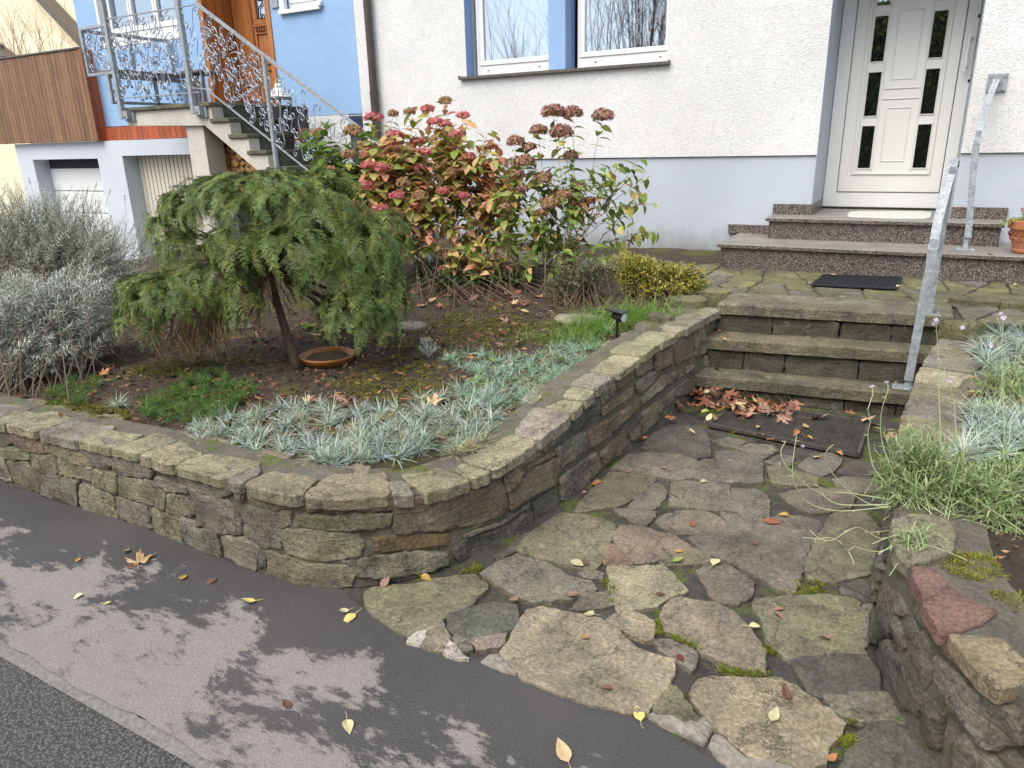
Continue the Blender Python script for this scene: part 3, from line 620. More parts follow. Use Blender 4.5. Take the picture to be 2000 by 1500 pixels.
# coping: far blocks regular, then digitised slabs
jj = [.02, .2, .38, .58, .82, 1.1, 1.34, 1.6, 1.85, 2.1, 2.42]
coping(RW, jj, [OL, GY, OL, GY, TN], .23, rw)
mb = MB()
def slab(pts, z, t, th=.05):
    stone(mb, [PZ(*p, z)[:2] for p in pts], flat(z), -th, 0, .010, t, .005, .04, .003)
slab([(1737,1010),(1780,1000),(1850,1008),(1872,1030),(1868,1075),(1800,1100),(1775,1103),(1745,1075)], .425, vt(OL))
slab([(1776,1106),(1800,1103),(1836,1115),(1870,1150),(1920,1178),(1955,1190),(1925,1215),(1880,1228),(1838,1233),(1805,1180)], .425, (.21, .125, .105))
slab([(1850,1234),(1880,1236),(1960,1243),(2010,1290),(2060,1340),(2000,1334),(1952,1345),(1910,1310)], .42, (.28, .225, .15))
s0 = rw_s(1.80)+.25
mb2 = coping(RW, list(np.arange(s0, RW.S[-1], .33)), [OL, TN, GY, PK], .25, rw); mb2.name = 'coping'
mb.build('capping_slab', M['cap'], rw)
# ================================================================== beds (soil)
def softn(x, y, s=1.): return mnoise.noise(Vector((x*s, y*s, 1.7)))
def bedz(x, y): return .335+.048*(y-2.0)+.022*softn(x, y, 1.6)+.012*softn(x, y, 5)
LWpath = LW.P
def inside_left(x, y):      # distance inside the left wall line (positive = in the bed)
    d = (LWpath[:, 0]-x)**2+(LWpath[:, 1]-y)**2; i = int(np.argmin(d)); n_ = LW.Nn[i]; return -((x-LWpath[i, 0])*n_[0]+(y-LWpath[i, 1])*n_[1]), LW.S[i]
def lz(x, y):
    """height of the left bed's surface"""
    ins, s_ = inside_left(x, y); k = min(1, max(0, (ins-.2)/.4)); return (LW.zt(s_)-.03)*(1-k)+bedz(x, y)*k
b = MB(); nx, ny = 190, 120; X0, X1, Y0, Y1 = -8.2, -1.1, 1.8, 7.58; vs = []; ok = []
for j in range(ny+1):
    for i in range(nx+1):
        x = X0+(X1-X0)*i/nx; y = Y0+(Y1-Y0)*j/ny; ins, s_ = inside_left(x, y)
        ok.append(ins > .2); z = lz(x, y)
        if y > 5.25 and x > -1.35: z = .555
        vs.append((x, y, z+.006*softn(x, y, 25)))
b.add(vs, [q for j in range(ny) for i in range(nx) for q in [(j*(nx+1)+i, j*(nx+1)+i+1, (j+1)*(nx+1)+i+1, (j+1)*(nx+1)+i)] if all(ok[k] for k in q)])
tag(b.build('garden_bed_soil', M['soil'], smooth=True), kind='structure')
def rz(x, y): return RW.zt(rw_s(min(5, max(1.62, y))))-.03+.02*softn(x, y, 3)+.012*softn(x, y, 9)
b = MB(); nx, ny = 60, 70; vs = []
for j in range(ny+1):
    for i in range(nx+1):
        y = 1.75+(5.15-1.75)*j/ny; x0 = float(np.interp(-y, -RW.P[:, 1], RW.P[:, 0]))+.2; x = x0+(3.4-x0)*(i/nx)**1.3; vs.append((x, y, rz(x, y)))
b.add(vs, [(j*(nx+1)+i, j*(nx+1)+i+1, (j+1)*(nx+1)+i+1, (j+1)*(nx+1)+i) for j in range(ny) for i in range(nx)])
tag(b.build('right_bed_soil', M['soil'], smooth=True), kind='structure')
# ================================================================== sandstone steps
WK = 1.2
F = 7.6; ZL = .575
stp = empty('stone_steps', (-.6, 4.9, 0), 'three mossy sandstone steps leading from the path up to the landing', 'steps')
NOSE = [((-1.30, 4.74), (.16, 4.92), .165), ((-1.24, 4.93), (.19, 5.10), .388), ((-1.21, 5.13), (.24, 5.28), ZL+.02)]
for i, (a, c, z) in enumerate(NOSE):
    mb = MB(); dp = .42
    poly = [a]+[(a[0]+(c[0]-a[0])*k/8, a[1]+(c[1]-a[1])*k/8+U(-.006, .006)) for k in range(1, 8)]+[c, (c[0], c[1]+dp), (a[0], a[1]+dp)]
    stone(mb, poly, flat(z), -.075, 0, .012, vt((.14, .13, .085), .06), .004, .05, .004, 0, rings=(.8, .5, .25)); mb.build('tread', M['step'], stp)
    mb = MB(); x = a[0]; zb = (0, .165, .388)[i]-.02; mbm = MB()
    while x < c[0]-.02:
        x2 = min(c[0], x+U(.25, .5)); t0 = (x-a[0])/(c[0]-a[0]); yb = a[1]+(c[1]-a[1])*t0+.035
        mp = lambda u, v, h, a=a, c=c: (u, a[1]+(c[1]-a[1])*(u-a[0])/(c[0]-a[0])+.045-h, v)
        stone(mb, [(x+.001, zb), (x2-.001, zb), (x2-.002, z-.078), (x+.002, z-.08)], mp, -.05, .01+U(0, .008), .008, vt((.075, .072, .052), .2), .012, .035, .004, rings=(.7, .35)); x = x2
    mb.build('riser', M['step'], stp)
    mbm.box((a[0], max(a[1], c[1])+.05, zb), (c[0], max(a[1], c[1])+.3, z-.08)); mbm.build('core', M['mortar'], stp)
# landing paved with irregular flags
def bsp(poly, amin, out):
    P = [np.array(p, float) for p in poly]; A = abs(area(P))
    if A < amin*U(.6, 1.5): out.append(P); return
    c = sum(P)/len(P); ext = np.ptp(np.array(P), axis=0); th = (math.pi/2 if ext[0] > ext[1] else 0)+U(-.45, .45); d = np.array([math.cos(th), math.sin(th)]); n_ = np.array([-d[1], d[0]]); c = c+n_*U(-.12, .12)*max(ext)
    A_, B_ = [], []
    for i in range(len(P)):
        p, q = P[i], P[(i+1) % len(P)]; sp, sq = (p-c)@n_, (q-c)@n_
        (A_ if sp >= 0 else B_).append(p)
        if sp*sq < 0: x = p+(q-p)*sp/(sp-sq); A_.append(x); B_.append(x)
    if len(A_) < 3 or len(B_) < 3: out.append(P); return
    bsp(A_, amin, out); bsp(B_, amin, out)
out = []; bsp([(-1.6, 5.56), (.25, 5.72), (.3, 5.3), (3.4, 5.3), (3.4, 6.8), (-1.6, 6.8)], .10, out); bsp([(-5.6, 6.35), (-1.6, 6.35), (-1.6, 7.55), (-5.6, 7.55)], .10, out); bsp([(-1.62, 6.8), (3.4, 6.8), (3.4, 7.5), (-1.62, 7.5)], .2, out)
mb = MB()
for P in out:
    if area(P) < 0: P = P[::-1]
    P = offset(P, .006+U(0, .006))
    stone(mb, P, flat(ZL-.012), -.03, .012+U(-.003, .004), .008, vt(random.choice([(.13, .125, .075), (.12, .115, .09), (.15, .14, .07)]), .18), .004, .05, .004, 1)
tag(mb.build('landing_paving', M['landing']), kind='structure')
b = MB(); b.box((-1.2, 5.3, .1), (3.4, 7.58, ZL-.012)); b.box((-5.6, 6.35, .2), (-1.2, 7.58, ZL-.014)); tag(b.build('landing', M['joint']), kind='structure')
mb = MB()   # rough edging stones where the landing meets the two beds
for p, dx, dy, zz in [((1400,572),.13,.08,.06),((1345,580),.16,.1,.03),((1290,612),.1,.06,.03),((1905,592),.17,.07,.07),((1985,598),.12,.07,.07),((1880,632),.12,.06,.05),((2060,602),.15,.07,.06)]:
    c = PZ(*p, ZL+.01); n_ = 8; poly = [(c[0]+dx*math.cos(2*math.pi*k/n_)*U(.85, 1.1), c[1]+dy*math.sin(2*math.pi*k/n_)*U(.85, 1.1)) for k in range(n_)]
    stone(mb, poly, flat(ZL-.02), -.1, zz, .02, vt((.12, .115, .065), .15), .01, .04, .004)
tag(mb.build('landing_edging', M['landing']), kind='structure')
# ================================================================== granite steps
gs = empty('granite_steps', (-.3, 7.0, ZL), 'two polished red-brown granite steps below the white front door', 'steps')
ZG1, ZG2 = .792, .985; YG1, YG2 = 6.74, 7.24
xl1 = PY(1400, 480, YG1)[0]; xl2 = PY(1495, 425, YG2)[0]; xr1 = 2.6; xr2 = PY(1962, 447, YG2)[0]
b = MB(); b.bbox((xl1, YG1, ZG1-.032), (xr1, F, ZG1), .004); b.build('tread', M['granite_top'], gs)
b = MB(); b.box((xl1+.03, YG1+.03, ZL-.02), (xr1-.02, YG1+.06, ZG1-.032)); b.box((xl1+.03, YG1+.06, ZL-.02), (xl1+.05, F, ZG1-.032)); b.build('riser', M['granite'], gs)
dl, dr = -.965, .195; YD = 8.38
b = MB(); b.bbox((xl2, YG2, ZG2-.032), (xr2, F, ZG2), .004); b.box((dl, F, ZG2-.03), (dr, YD+.1, ZG2-.001)); b.build('tread', M['granite_top'], gs)
b = MB(); b.box((xl2+.03, YG2+.03, ZG1), (xr2-.02, YG2+.06, ZG2-.032)); b.box((xl2+.03, YG2+.06, ZG1), (xl2+.05, F, ZG2-.032)); b.box((xr2-.04, YG2+.06, ZG1), (xr2-.02, F, ZG2-.032)); b.build('riser', M['granite'], gs)
zs2 = PY(1497, 398, F)[2]; zs1 = PY(1425, 438, F)[2]
for q in (((xl2, F-.012, ZG2), (dl+.0, F+.015, zs2)), ((PY(1423, 440, F)[0], F-.012, ZG1), (xl2, F+.015, zs1)), ((dr, F-.012, ZG2), (xr2+.03, F+.015, zs2)), ((dl, F-.012, ZG2), (dl+.012, YD-.02, zs2))): b = MB(); b.box(*q); b.build('skirting', M['granite'], gs)
# front edge strips of the treads show the polished side
b = MB(); b.box((xl1+.002, YG1-.002, ZG1-.03), (xr1, YG1+.002, ZG1-.004)); b.box((xl2+.002, YG2-.002, ZG2-.03), (xr2-.004, YG2+.002, ZG2-.004)); b.build('nosing', M['granite'], gs)
# ================================================================== main house
XH0 = PY(707, 100, F)[0]; XH1 = 4.2
zp = PY(1425, 305, F)[2]
house = empty('house', (-2, F, 0), 'white roughcast house with grey plinth, blue window reveals and white front door', 'house')
def wall_with_holes(name, x0, x1, z0, z1, holes, y0, y1, mat, parent):
    """boxes round rectangular holes (hx0,hx1,hz0,hz1)"""
    xs = sorted({x0, x1, *[h[0] for h in holes], *[h[1] for h in holes]}); b = MB()
    for a, c in zip(xs[:-1], xs[1:]):
        zs = [(z0, z1)]
        for h in holes:
            if h[0] <= a+1e-6 and h[1] >= c-1e-6:
                nz = []
                for p, q in zs:
                    if h[2] > p: nz.append((p, min(q, h[2])))
                    if h[3] < q: nz.append((max(p, h[3]), q))
                zs = nz
        for p, q in zs:
            if q-p > 1e-4: b.box((a, y0, p), (c, y1, q))
    return b.build(name, mat, parent)
wz = PY(1100, 136, F)[2]; wzt = wz+1.25
wx0, wx1, wx2, wx3 = PY(908, 60, F)[0], PY(1071, 60, F)[0], PY(1104, 60, F)[0], PY(1304, 60, F)[0]
HT = 6.0
wall_with_holes('wall', XH0, XH1, zp, HT, [(wx0, wx3, wz, wzt), (dl, dr, zp-.1, 3.2)], F, F+.25, M['white_render'], house)
b = MB(); b.box((XH0, F+.022, 0), (dl, F+.25, zp-.001)); b.box((dr, F+.022, 0), (XH1, F+.25, zp-.001)); b.box((dl-.0, F+.25, 0), (dr, F+.5, ZG2-.03)); b.build('plinth', M['grey_plinth'], house)
b = MB(); b.box((XH0, F+.014, zp-.006), (dl, F+.03, zp+.0005)); b.box((dr, F+.014, zp-.006), (XH1, F+.03, zp+.0005)); b.build('drip_shadow_line', M['gap'], house)  # black strip: the drip with its shadow line put into the colour
# doorway reveal (grey)
b = MB(); b.box((dl-.25, F+.25, ZG2-.05), (dl, YD+.1, 3.2)); b.box((dr, F+.25, ZG2-.05), (dr+.25, YD+.1, 3.2)); b.box((dl-.25, F+.25, 3.2), (dr+.25, YD+.1, 3.4))
b.box((dl-.002, F+.001, ZG2), (dl+.002, F+.25, 3.2)); b.build('door_reveal', M['grey_plinth'], house)
# door frame and leaf
df = MB(); zt_ = 3.1
lx0, lx1 = PY(1634, 370, YD)[0], PY(1836, 370, YD)[0]; zb_ = PY(1700, 376, YD)[2]
df.bbox((dl+.004, YD, ZG2+.018), (lx0, YD+.09, zt_), .006); df.bbox((lx1, YD, ZG2+.018), (dr-.002, YD+.09, zt_), .006); df.bbox((lx0, YD, ZG2+.018), (lx1, YD+.09, zb_), .004); df.box((dl+.006, YD+.02, ZG2), (dr-.006, YD+.06, ZG2+.018))
frame = df.build('door_frame', M['upvc'], house)
b = MB(); b.box((dl+.004, YD-.01, ZG2), (dr-.004, YD+.02, ZG2+.016)); b.box((lx0-.001, YD+.02, zb_-.001), (lx1+.001, YD+.05, zt_)); b.build('gap_and_shadow_line', M['gap'], frame)  # black strip below the frame paints its shadow line; second box darkens leaf gap
door = MB(); door.bbox((lx0+.006, YD-.012, zb_+.006), (lx1-.006, YD+.045, zt_-.01), .006); door = door.build('door', M['upvc_warm'], house)
def dx(px, py): return PY(px, py, YD-.012)
# moulded panel border and mouldings
pl = MB(); px0 = dx(1662, 337)[0]; px1 = dx(1816, 340)[0]; pz0 = dx(1740, 341)[2]
def mould(mb, x0, z0, x1, z1, w=.014, h=.014, y=YD-.012):
    for (a, c, e, f_) in ((x0, z0, x1, z0+w), (x0, z1-w, x1, z1), (x0, z0+w, x0+w, z1-w), (x1-w, z0+w, x1, z1-w)): mb.bbox((a, y-h, c), (e, y+.001, f_), .004)
mould(pl, px0, pz0, px1, 2.95, .02, .016)
g1a, g1b = dx(1674, 330)[0], dx(1699, 330)[0]; g2a, g2b = dx(1781, 330)[0], dx(1808, 330)[0]
zrow = [(dx(1688, 329)[2], dx(1688, 246)[2]), (dx(1700, 227)[2], dx(1708, 141)[2]), (dx(1710, 121)[2], dx(1722, 31)[2]), (dx(1725, 11)[2], dx(1725, -70)[2])]
for a, c in ((g1a, g1b), (g2a, g2b)):
    pl.bbox((a-.022, YD-.022, pz0+.03), (a-.008, YD-.011, 2.9), .003); pl.bbox((c+.008, YD-.022, pz0+.03), (c+.022, YD-.011, 2.9), .003)
    for z0, z1 in zrow: mould(pl, a-.007, z0-.007, c+.007, z1+.007, .010, .012)
mx0, mx1 = g1b+.03, g2a-.03
for z0, z1 in [(dx(1730, 316)[2], dx(1740, 210)[2]), (dx(1750, 156)[2], 2.8)]: mould(pl, mx0+.05, z0, mx1-.05, z1, .012, .008)
for z in (dx(1740, 193)[2], dx(1740, 173)[2]): pl.bbox((mx0, YD-.022, z-.006), (mx1, YD-.011, z+.006), .003)
pl.build('moulding', M['upvc_warm'], door)
for a, c in ((g1a, g1b), (g2a, g2b)):
    for z0, z1 in zrow:
        b = MB(); b.box((a, YD-.0145, z0), (c, YD-.0125, z1)); b.build('glass_pane', M['glass_d2'] if 'glass_d2' in M else M['glass_dark'], door)
# handle and two lock cylinders on the right strip
hx = (lx1+dr)/2; h0, h1 = dx(1886, 141)[2], dx(1899, 61)[2]
b = MB(); hd = YD-.07; P0 = PY(1884, 138, hd); P1 = PY(1896, 62, hd)
b.tube([(P0[0], hd, P0[2]), (P0[0], hd, P0[2]+.03), (P1[0], hd, P1[2]-.03), (P1[0], hd, P1[2])], [.007, .012, .012, .007], 10)
for zz in (P0[2]+.05, P1[2]-.05):
    b.tube([(P0[0], hd, zz), (P0[0]+.01, YD-.002, zz)], [.010, .009], 10); b.tube([(P0[0]+.01, YD-.012, zz), (P0[0]+.01, YD, zz)], .02, 12)
for zz in (P0[2], P1[2], P0[2]+.035, P1[2]-.035): b.lathe((P0[0], hd, zz), [(.002, -.012), (.012, -.008), (.014, 0), (.012, .008), (.002, .012)], 10)
b.build('door_handle', M['upvc'], frame)
for p in ((1913, 31), (1893, 158)):
    c = PY(*p, YD-.004); b = MB(); b.tube([(c[0], YD-.006, c[2]), (c[0], YD+.001, c[2])], .014, 14); b.tube([(c[0], YD-.009, c[2]), (c[0], YD-.005, c[2])], .007, 8); b.build('lock_cylinder', M['blackpl'], frame)
# ---- windows with blue reveals
def depth_of(edgex, px, py): d = ray(px, py); return edgex/(d[0]/d[1])
WR = .16
b = MB(); b.box((wx0, F+.002, wz), (wx0+.002, F+WR, wzt)); b.box((wx0-.0, F+.001, wzt), (wx3, F+WR, wzt+.002)); b.build('window_reveal', M['blue_smooth'], house)
b = MB(); b.box((wx1, F-.001, wz), (wx2, F+.25, wzt)); b.build('window_pier', M['blue_render'], house)
b = MB(); b.box((wx2, F+.003, wz+.001), (wx2+.002, F+WR, wzt)); b.build('window_reveal', M['blue_smooth'], house)
sl = MB(); sx0, sx1 = PY(897, 150, F-.04)[0], PY(1306, 118, F-.04)[0]
sl.add([(sx0, F-.05, wz-.014), (sx1, F-.05, wz-.014), (sx1, F-.05, wz+.002), (sx0, F-.05, wz+.002), (sx0, F+WR, wz-.0), (sx1, F+WR, wz), (sx1, F+WR, wz+.018), (sx0, F+WR, wz+.018)], [(0,1,2,3), (3,2,6,7), (0,4,5,1), (4,7,6,5), (0,3,7,4), (1,5,6,2)])
sl.box((sx0, F-.052, wz-.026), (sx1, F-.046, wz+.001)); sl.box((sx0-.006, F-.055, wz-.028), (sx0, F, wz+.012)); sl.box((sx1, F-.055, wz-.028), (sx1+.006, F, wz+.012))
sl.build('window_sill', M['sillmetal'], house)
def window(x0, x1, z0, z1, y, parent, fw=.065, lower=.10, slots=(.2, .8)):
    b = MB(); b.bbox((x0, y, z0), (x1, y+.07, z0+lower), .004); b.bbox((x0, y, z1-fw), (x1, y+.07, z1), .004); b.bbox((x0, y, z0+lower), (x0+fw*.55, y+.07, z1-fw), .004); b.bbox((x1-fw*.55, y, z0+lower), (x1, y+.07, z1-fw), .004)
    a, c, e, f_ = x0+fw*.55, x1-fw*.55, z0+lower, z1-fw
    o = b.build('window_frame', M['upvc'], parent)
    s = MB(); sw = fw*.8
    for q in ((a, y-.012, e, c, y+.05, e+sw), (a, y-.012, f_-sw, c, y+.05, f_), (a, y-.012, e+sw, a+sw, y+.05, f_-sw), (c-sw, y-.012, e+sw, c, y+.05, f_-sw)): s.bbox(q[:3], q[3:], .005)
    s.build('sash', M['upvc'], o)
    gp = MB(); gp.box((a+sw*.9, y+.012, e+sw*.9), (c-sw*.9, y+.016, f_-sw*.9)); gp.build('glass_pane', M['glass'], o)
    if slots:
        for k in slots: v = MB(); xx = x0+(x1-x0)*k; v.box((xx-.014, y-.002, z0+lower*.42), (xx+.014, y+.001, z0+lower*.52)); v.build('drain_slot', M['gap'], o)
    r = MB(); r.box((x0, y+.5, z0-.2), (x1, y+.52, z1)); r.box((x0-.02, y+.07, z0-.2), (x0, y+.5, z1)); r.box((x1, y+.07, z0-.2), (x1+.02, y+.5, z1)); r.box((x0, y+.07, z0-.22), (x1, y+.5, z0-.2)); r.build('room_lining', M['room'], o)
    return o
w1 = window(PY(932, 60, F+WR)[0], wx2+.0-.05, wz+.018, wzt, F+WR, house, slots=(.12, .7)); w2 = window(PY(1128, 60, F+WR)[0], wx3+.02, wz+.018, wzt, F+WR, house, slots=(.2, .87))
c = MB(); cx = PY(972, 60, F+.4)[0]
vs = []; n_ = 60
for i in range(n_+1):
    x = cx+(wx2-cx)*i/n_; y = F+.42+.018*math.sin(i*.9)+.01*math.sin(i*2.3)
    vs += [(x, y, wz), (x, y, wzt)]
c.add(vs, [(2*i, 2*i+2, 2*i+3, 2*i+1) for i in range(n_)]); c.build('curtain', M['curtain'], w1)
# ---- downpipe
dp = MB(); x = PY(725, 100, F-.06)[0]; dp.tube([(x, F-.07, .55), (x, F-.07, 2.33)], .05, 20); dp.tube([(x, F-.07, 2.33), (x, F-.07, HT)], .046, 20); dp.tube([(x, F-.07, 2.31), (x, F-.07, 2.345)], .054, 20)
tag(dp.build('downpipe', M['pipe'], smooth=False), 'brown metal rainwater downpipe where the blue and white houses meet', 'downpipe')
# ================================================================== blue house
XB0 = PY(180, 200, F)[0]; XB1 = PY(706, 100, F)[0]; bz = PY(183, 249, F)[2]; bzr = PY(640, 217, F)[2]
bh = empty('blue_house', (-9, F, 0), 'sky blue rendered house with carved wooden door above a raised stair and garages', 'house')
xe = PY(697, 100, F)[0]
odx0, odx1 = PY(397, 60, F)[0], PY(531, 60, F)[0]
zland = PY(410, 197, 6.35)[2]
uw0, uw1 = PY(193, 40, F)[0], PY(352, 40, F)[0]; uwz = PY(225, 63, F)[2]-.12
sw0, sw1, swz = PY(549, 30, F)[0], PY(632, 15, F)[0], PY(590, 24, F)[2]
wall_with_holes('wall', XB0, xe, bz, HT, [(odx0, odx1, zland-.3, 4.4), (uw0, uw1, uwz, uwz+1.4), (sw0+.05, sw1-.05, swz+.06, swz+.9)], F, F+.25, M['blue_render'], bh)
b = MB(); b.box((xe, F+.004, 0), (XH0-.001, F+.25, HT)); b.box((PY(600, 220, F)[0]-.6, F-.006, .3), (XH0-.3, F+.0, bz-.005)); b.build('pale_corner_strip', M['white_render'], bh)
b = MB(); b.box((XB0+.0, F+.45, 0), (xe, F+.6, bz-.001)); b.build('lower_wall', M['garage'], bh)
# wooden entrance: lining, fixed side panel and carved leaf
YO = F+.5
en = MB(); en.box((odx0-.002, F-.01, zland), (odx0+.05, YO+.05, 4.4)); en.box((odx0-.03, F-.018, zland), (odx0+.06, F+.01, 4.4))
for k in range(3): en.box((odx0+.05, F+.08+k*.14, zland+.02), (odx0+.062, F+.19+k*.14, 4.3))
en = en.build('door_frame', M['doorwood'], bh)
b = MB(); b.box((odx1-.07, F-.015, zland), (odx1+.01, F+.06, 4.4)); b.box((odx1-.05, F+.059, zland), (odx1+.0, YO+.05, 4.4)); b.build('door_jamb', M['doorwood'], bh)
lf = MB(); ax0, ax1 = odx0+.05, odx1-.05; ym = YO
lf.box((ax0, ym, zland+.02), (ax1, ym+.06, 4.3))
mx = ax0+(ax1-ax0)*.34
def fr(mb, x0, z0, x1, z1, y, w, h):
    for (a, c_, e, f_) in ((x0, z0, x1, z0+w), (x0, z1-w, x1, z1), (x0, z0+w, x0+w, z1-w), (x1-w, z0+w, x1, z1-w)): mb.bbox((a, y-h, c_), (e, y+.001, f_), min(h, w)*.3)
zz = [PY(495, 122, YO)[2], PY(495, 62, YO)[2], PY(495, 48, YO)[2]]
fr(lf, mx+.02, zland+.08, ax1-.04, zz[0], ym, .05, .025); fr(lf, mx+.10, zland+.2, ax1-.12, zz[0]-.1, ym, .03, .02)
fr(lf, mx+.02, zz[0]+.02, ax1-.04, zz[1]-.02, ym, .03, .025)
for k in range(14): x = mx+.06+(ax1-mx-.16)*k/13; lf.box((x, ym-.05, zz[1]-.01), (x+.018, ym-.001, zz[1]+.035))
lf.bbox((mx+.02, ym-.06, zz[1]+.036), (ax1-.03, ym, zz[1]+.07), .01); fr(lf, mx+.02, zz[1]+.07, ax1-.04, 4.2, ym, .07, .03)
fr(lf, ax0+.03, zland+.1, mx-.02, 4.2, ym, .04, .02)
fr(lf, ax0+.10, zland+.3, mx-.08, zz[0], ym, .03, .02)
leaf = lf.build('carved_door', M['doorwood'], bh)
b = MB(); b.box((mx+.1, ym-.012, zz[1]+.15), (ax1-.12, ym-.006, 4.1)); b.build('door_glass', M['glass'], leaf)
def scroll(mb, c, r, a0, turns, flip, ax, ay, rad=.006, n=22, lead=None):
    """spiral in the plane of ax, ay about c"""
    pts = []
    for i in range(n+1):
        t = i/n; th = a0+flip*turns*2*math.pi*t; rr = r*(1-.78*t); pts.append(Vector(c)+Vector(ax)*rr*math.cos(th)+Vector(ay)*rr*math.sin(th))
    mb.tube(pts, rad, 5, True, flat=1.)
def sscroll(mb, p, q, side, ax, ay, rad=.006, curl=.3):
    """an S: p to q in plane coordinates, curls at both ends"""
    p = np.array(p, float); q = np.array(q, float); d = q-p; l = np.linalg.norm(d); d /= l; n_ = np.array([-d[1], d[0]])*side; pts = []
    r = l*curl/2
    def P2(v): return ORG+AX*v[0]+AY*v[1]
    ORG, AX, AY = ax
    # curl at p
    c1 = p+n_*r*.9; c2 = q-n_*r*.9; N_ = 16
    for i in range(N_+1):
        t = i/N_; th = math.pi*(1.6*(1-t))*1.2; rr = r*(.25+.65*t); e = -n_*math.cos(th)+(-d)*math.sin(th)*-1
        pts.append(c1+rr*(-n_*math.cos(th)-d*math.sin(th)))
    m = []
    for i in range(1, 9):
        t = i/9; m.append((p-n_*0)*(1-t)+q*t+n_*r*(-.0)+n_*math.sin(2*math.pi*t)*-r*.55)
    pts += m
    for i in range(N_+1):
        t = 1-i/N_; th = math.pi*(1.6*(1-t))*1.2; rr = r*(.25+.65*t)
        pts.append(c2+rr*(n_*math.cos(th)+d*math.sin(th)))
    mb.tube([P2(v) for v in pts], rad, 5)
b = MB(); AXD = (np.array([0, ym-.03, 0.]), np.array([1., 0, 0]), np.array([0, 0, 1.]))
for i in range(3):
    x = mx+.15+i*(ax1-mx-.27)/2.4
    for z in (zz[1]+.2, zz[1]+.42, zz[1]+.64): sscroll(b, (x, z), (x+.09, z+.2), 1 if (i % 2) else -1, AXD, None, .009, .45)
b.build('door_grille', M['blackpl'], leaf)
# upper window and small window with shutters
uo = window(uw0+.02, uw1-.02, uwz, uwz+1.4, F+.12, bh, .09, .12, None)
b = MB()
for k in (.33, .36, .64, .67): x = uw0+(uw1-uw0)*k; b.bbox((x-.02, F+.09, uwz+.12), (x+.02, F+.15, uwz+1.35), .004)
b.bbox((uw0+.0, F-.01, uwz-.08), (uw1, F+.1, uwz), .006); b.bbox((uw0-.01, F-.02, uwz), (uw0+.045, F+.12, uwz+1.4), .005); b.build('mullion', M['upvc'], uo)
so = window(sw0+.07, sw1-.07, swz+.07, swz+.9, F+.08, bh, .06, .06, None)
b = MB(); b.bbox((sw0, F-.05, swz), (sw1-.03, F+.08, swz+.05), .006); b.bbox((sw1-.04, F-.06, swz+.035), (sw1, F, swz+.085), .005); b.bbox((sw0, F-.02, swz+.05), (sw0+.08, F+.05, swz+.95), .005); b.bbox((sw1-.08, F-.02, swz+.085), (sw1, F+.05, swz+.95), .005); b.build('sill', M['upvc'], so)
b = MB(); hp = PY(536, 5, F-.01); b.box((hp[0]-.06, F-.02, hp[2]-.06), (hp[0]+.06, F-.001, hp[2]+.05)); b.build('letter_plate', M['iron'], bh)
# lower storey: red-stained boards, garage front and two garage doors
YGR = F-.10
gx0, gx1 = PY(30, 290, YGR)[0], PY(392, 300, YGR)[0]
gz = PY(190, 276, YGR)[2]
d1 = (PY(64, 312, YGR)[0], PY(191, 312, YGR)[0], PY(120, 311, YGR)[2]); d2 = (PY(238, 303, YGR)[0], PY(378, 303, YGR)[0], PY(300, 303, YGR)[2])
ga = empty('garage', (-11, YGR, 0), 'pale grey garage block with two doors below the blue house', 'garage')
wall_with_holes('wall', gx0, gx1, 0, gz, [(d1[0], d1[1], -1, d1[2]), (d2[0], d2[1], -1, d2[2])], YGR, YGR+.12, M['garage'], ga)
b = MB(); b.box((gx0, YGR+.12, gz-.2), (gx1, F+.05, gz)); b.build('roof_slab', M['garage'], ga)
rx = PY(95, 315, YGR+.34); 
b = MB(); b.box((d1[0]-.02, YGR+.12, 0), (d1[0], YGR+.34, d1[2])); b.build('door_recess', M['garage'], ga); b = MB(); b.box((d2[0]-.02, YGR+.12, 0), (d2[0], YGR+.34, d2[2])); b.build('door_recess', M['garage'], ga)
b = MB(); yy = YGR+.27; b.box((d1[0], yy, 0), (d1[1], yy+.05, d1[2]-.16))
for z in (.35, .72, 1.09): b.box((d1[0], yy-.003, z), (d1[1], yy, z+.006), mi=1)
for z in (.36, .73, 1.1): b.bbox((d1[0], yy-.012, z), (d1[1], yy+.001, z+.34), .008)
b.box((d1[0], yy, d1[2]-.16), (d1[1], yy+.05, d1[2]), mi=1); b.build('garage_door', [M['upvc'], M['room']], ga)
b = MB(); yy = YGR+.27; x = d2[0]
while x < d2[1]: b.bbox((x, yy-.012, 0), (min(x+.085, d2[1]), yy+.02, d2[2]), .007); b.box((x+.085, yy, 0), (x+.097, yy+.02, d2[2]), mi=1); x += .097
b.build('garage_door', [simple('beige_metal', (.60, .56, .46), .5), M['room']], ga)
bd = MB(); x = PY(190, 260, YGR+.08)[0]; xend = PY(372, 255, YGR+.08)[0]; zb0 = PY(280, 272, YGR+.08)[2]; zb1 = PY(280, 246, YGR+.08)[2]
while x < xend: bd.bbox((x, YGR+.06, zb0), (x+.125, YGR+.09, zb1), .004); x += .13
bd.add([(PY(190, 260, YGR+.08)[0], YGR+.09, zb1-.01), (xend+.3, YGR+.09, zb1-.01), (xend+.3, F+.02, bz+.0), (PY(190, 260, YGR+.08)[0], F+.02, bz)], [(0, 1, 2, 3)])
tag(bd.build('board_cladding', M['redwood']), 'short band of red-stained boards between the garages and the blue wall', 'cladding')
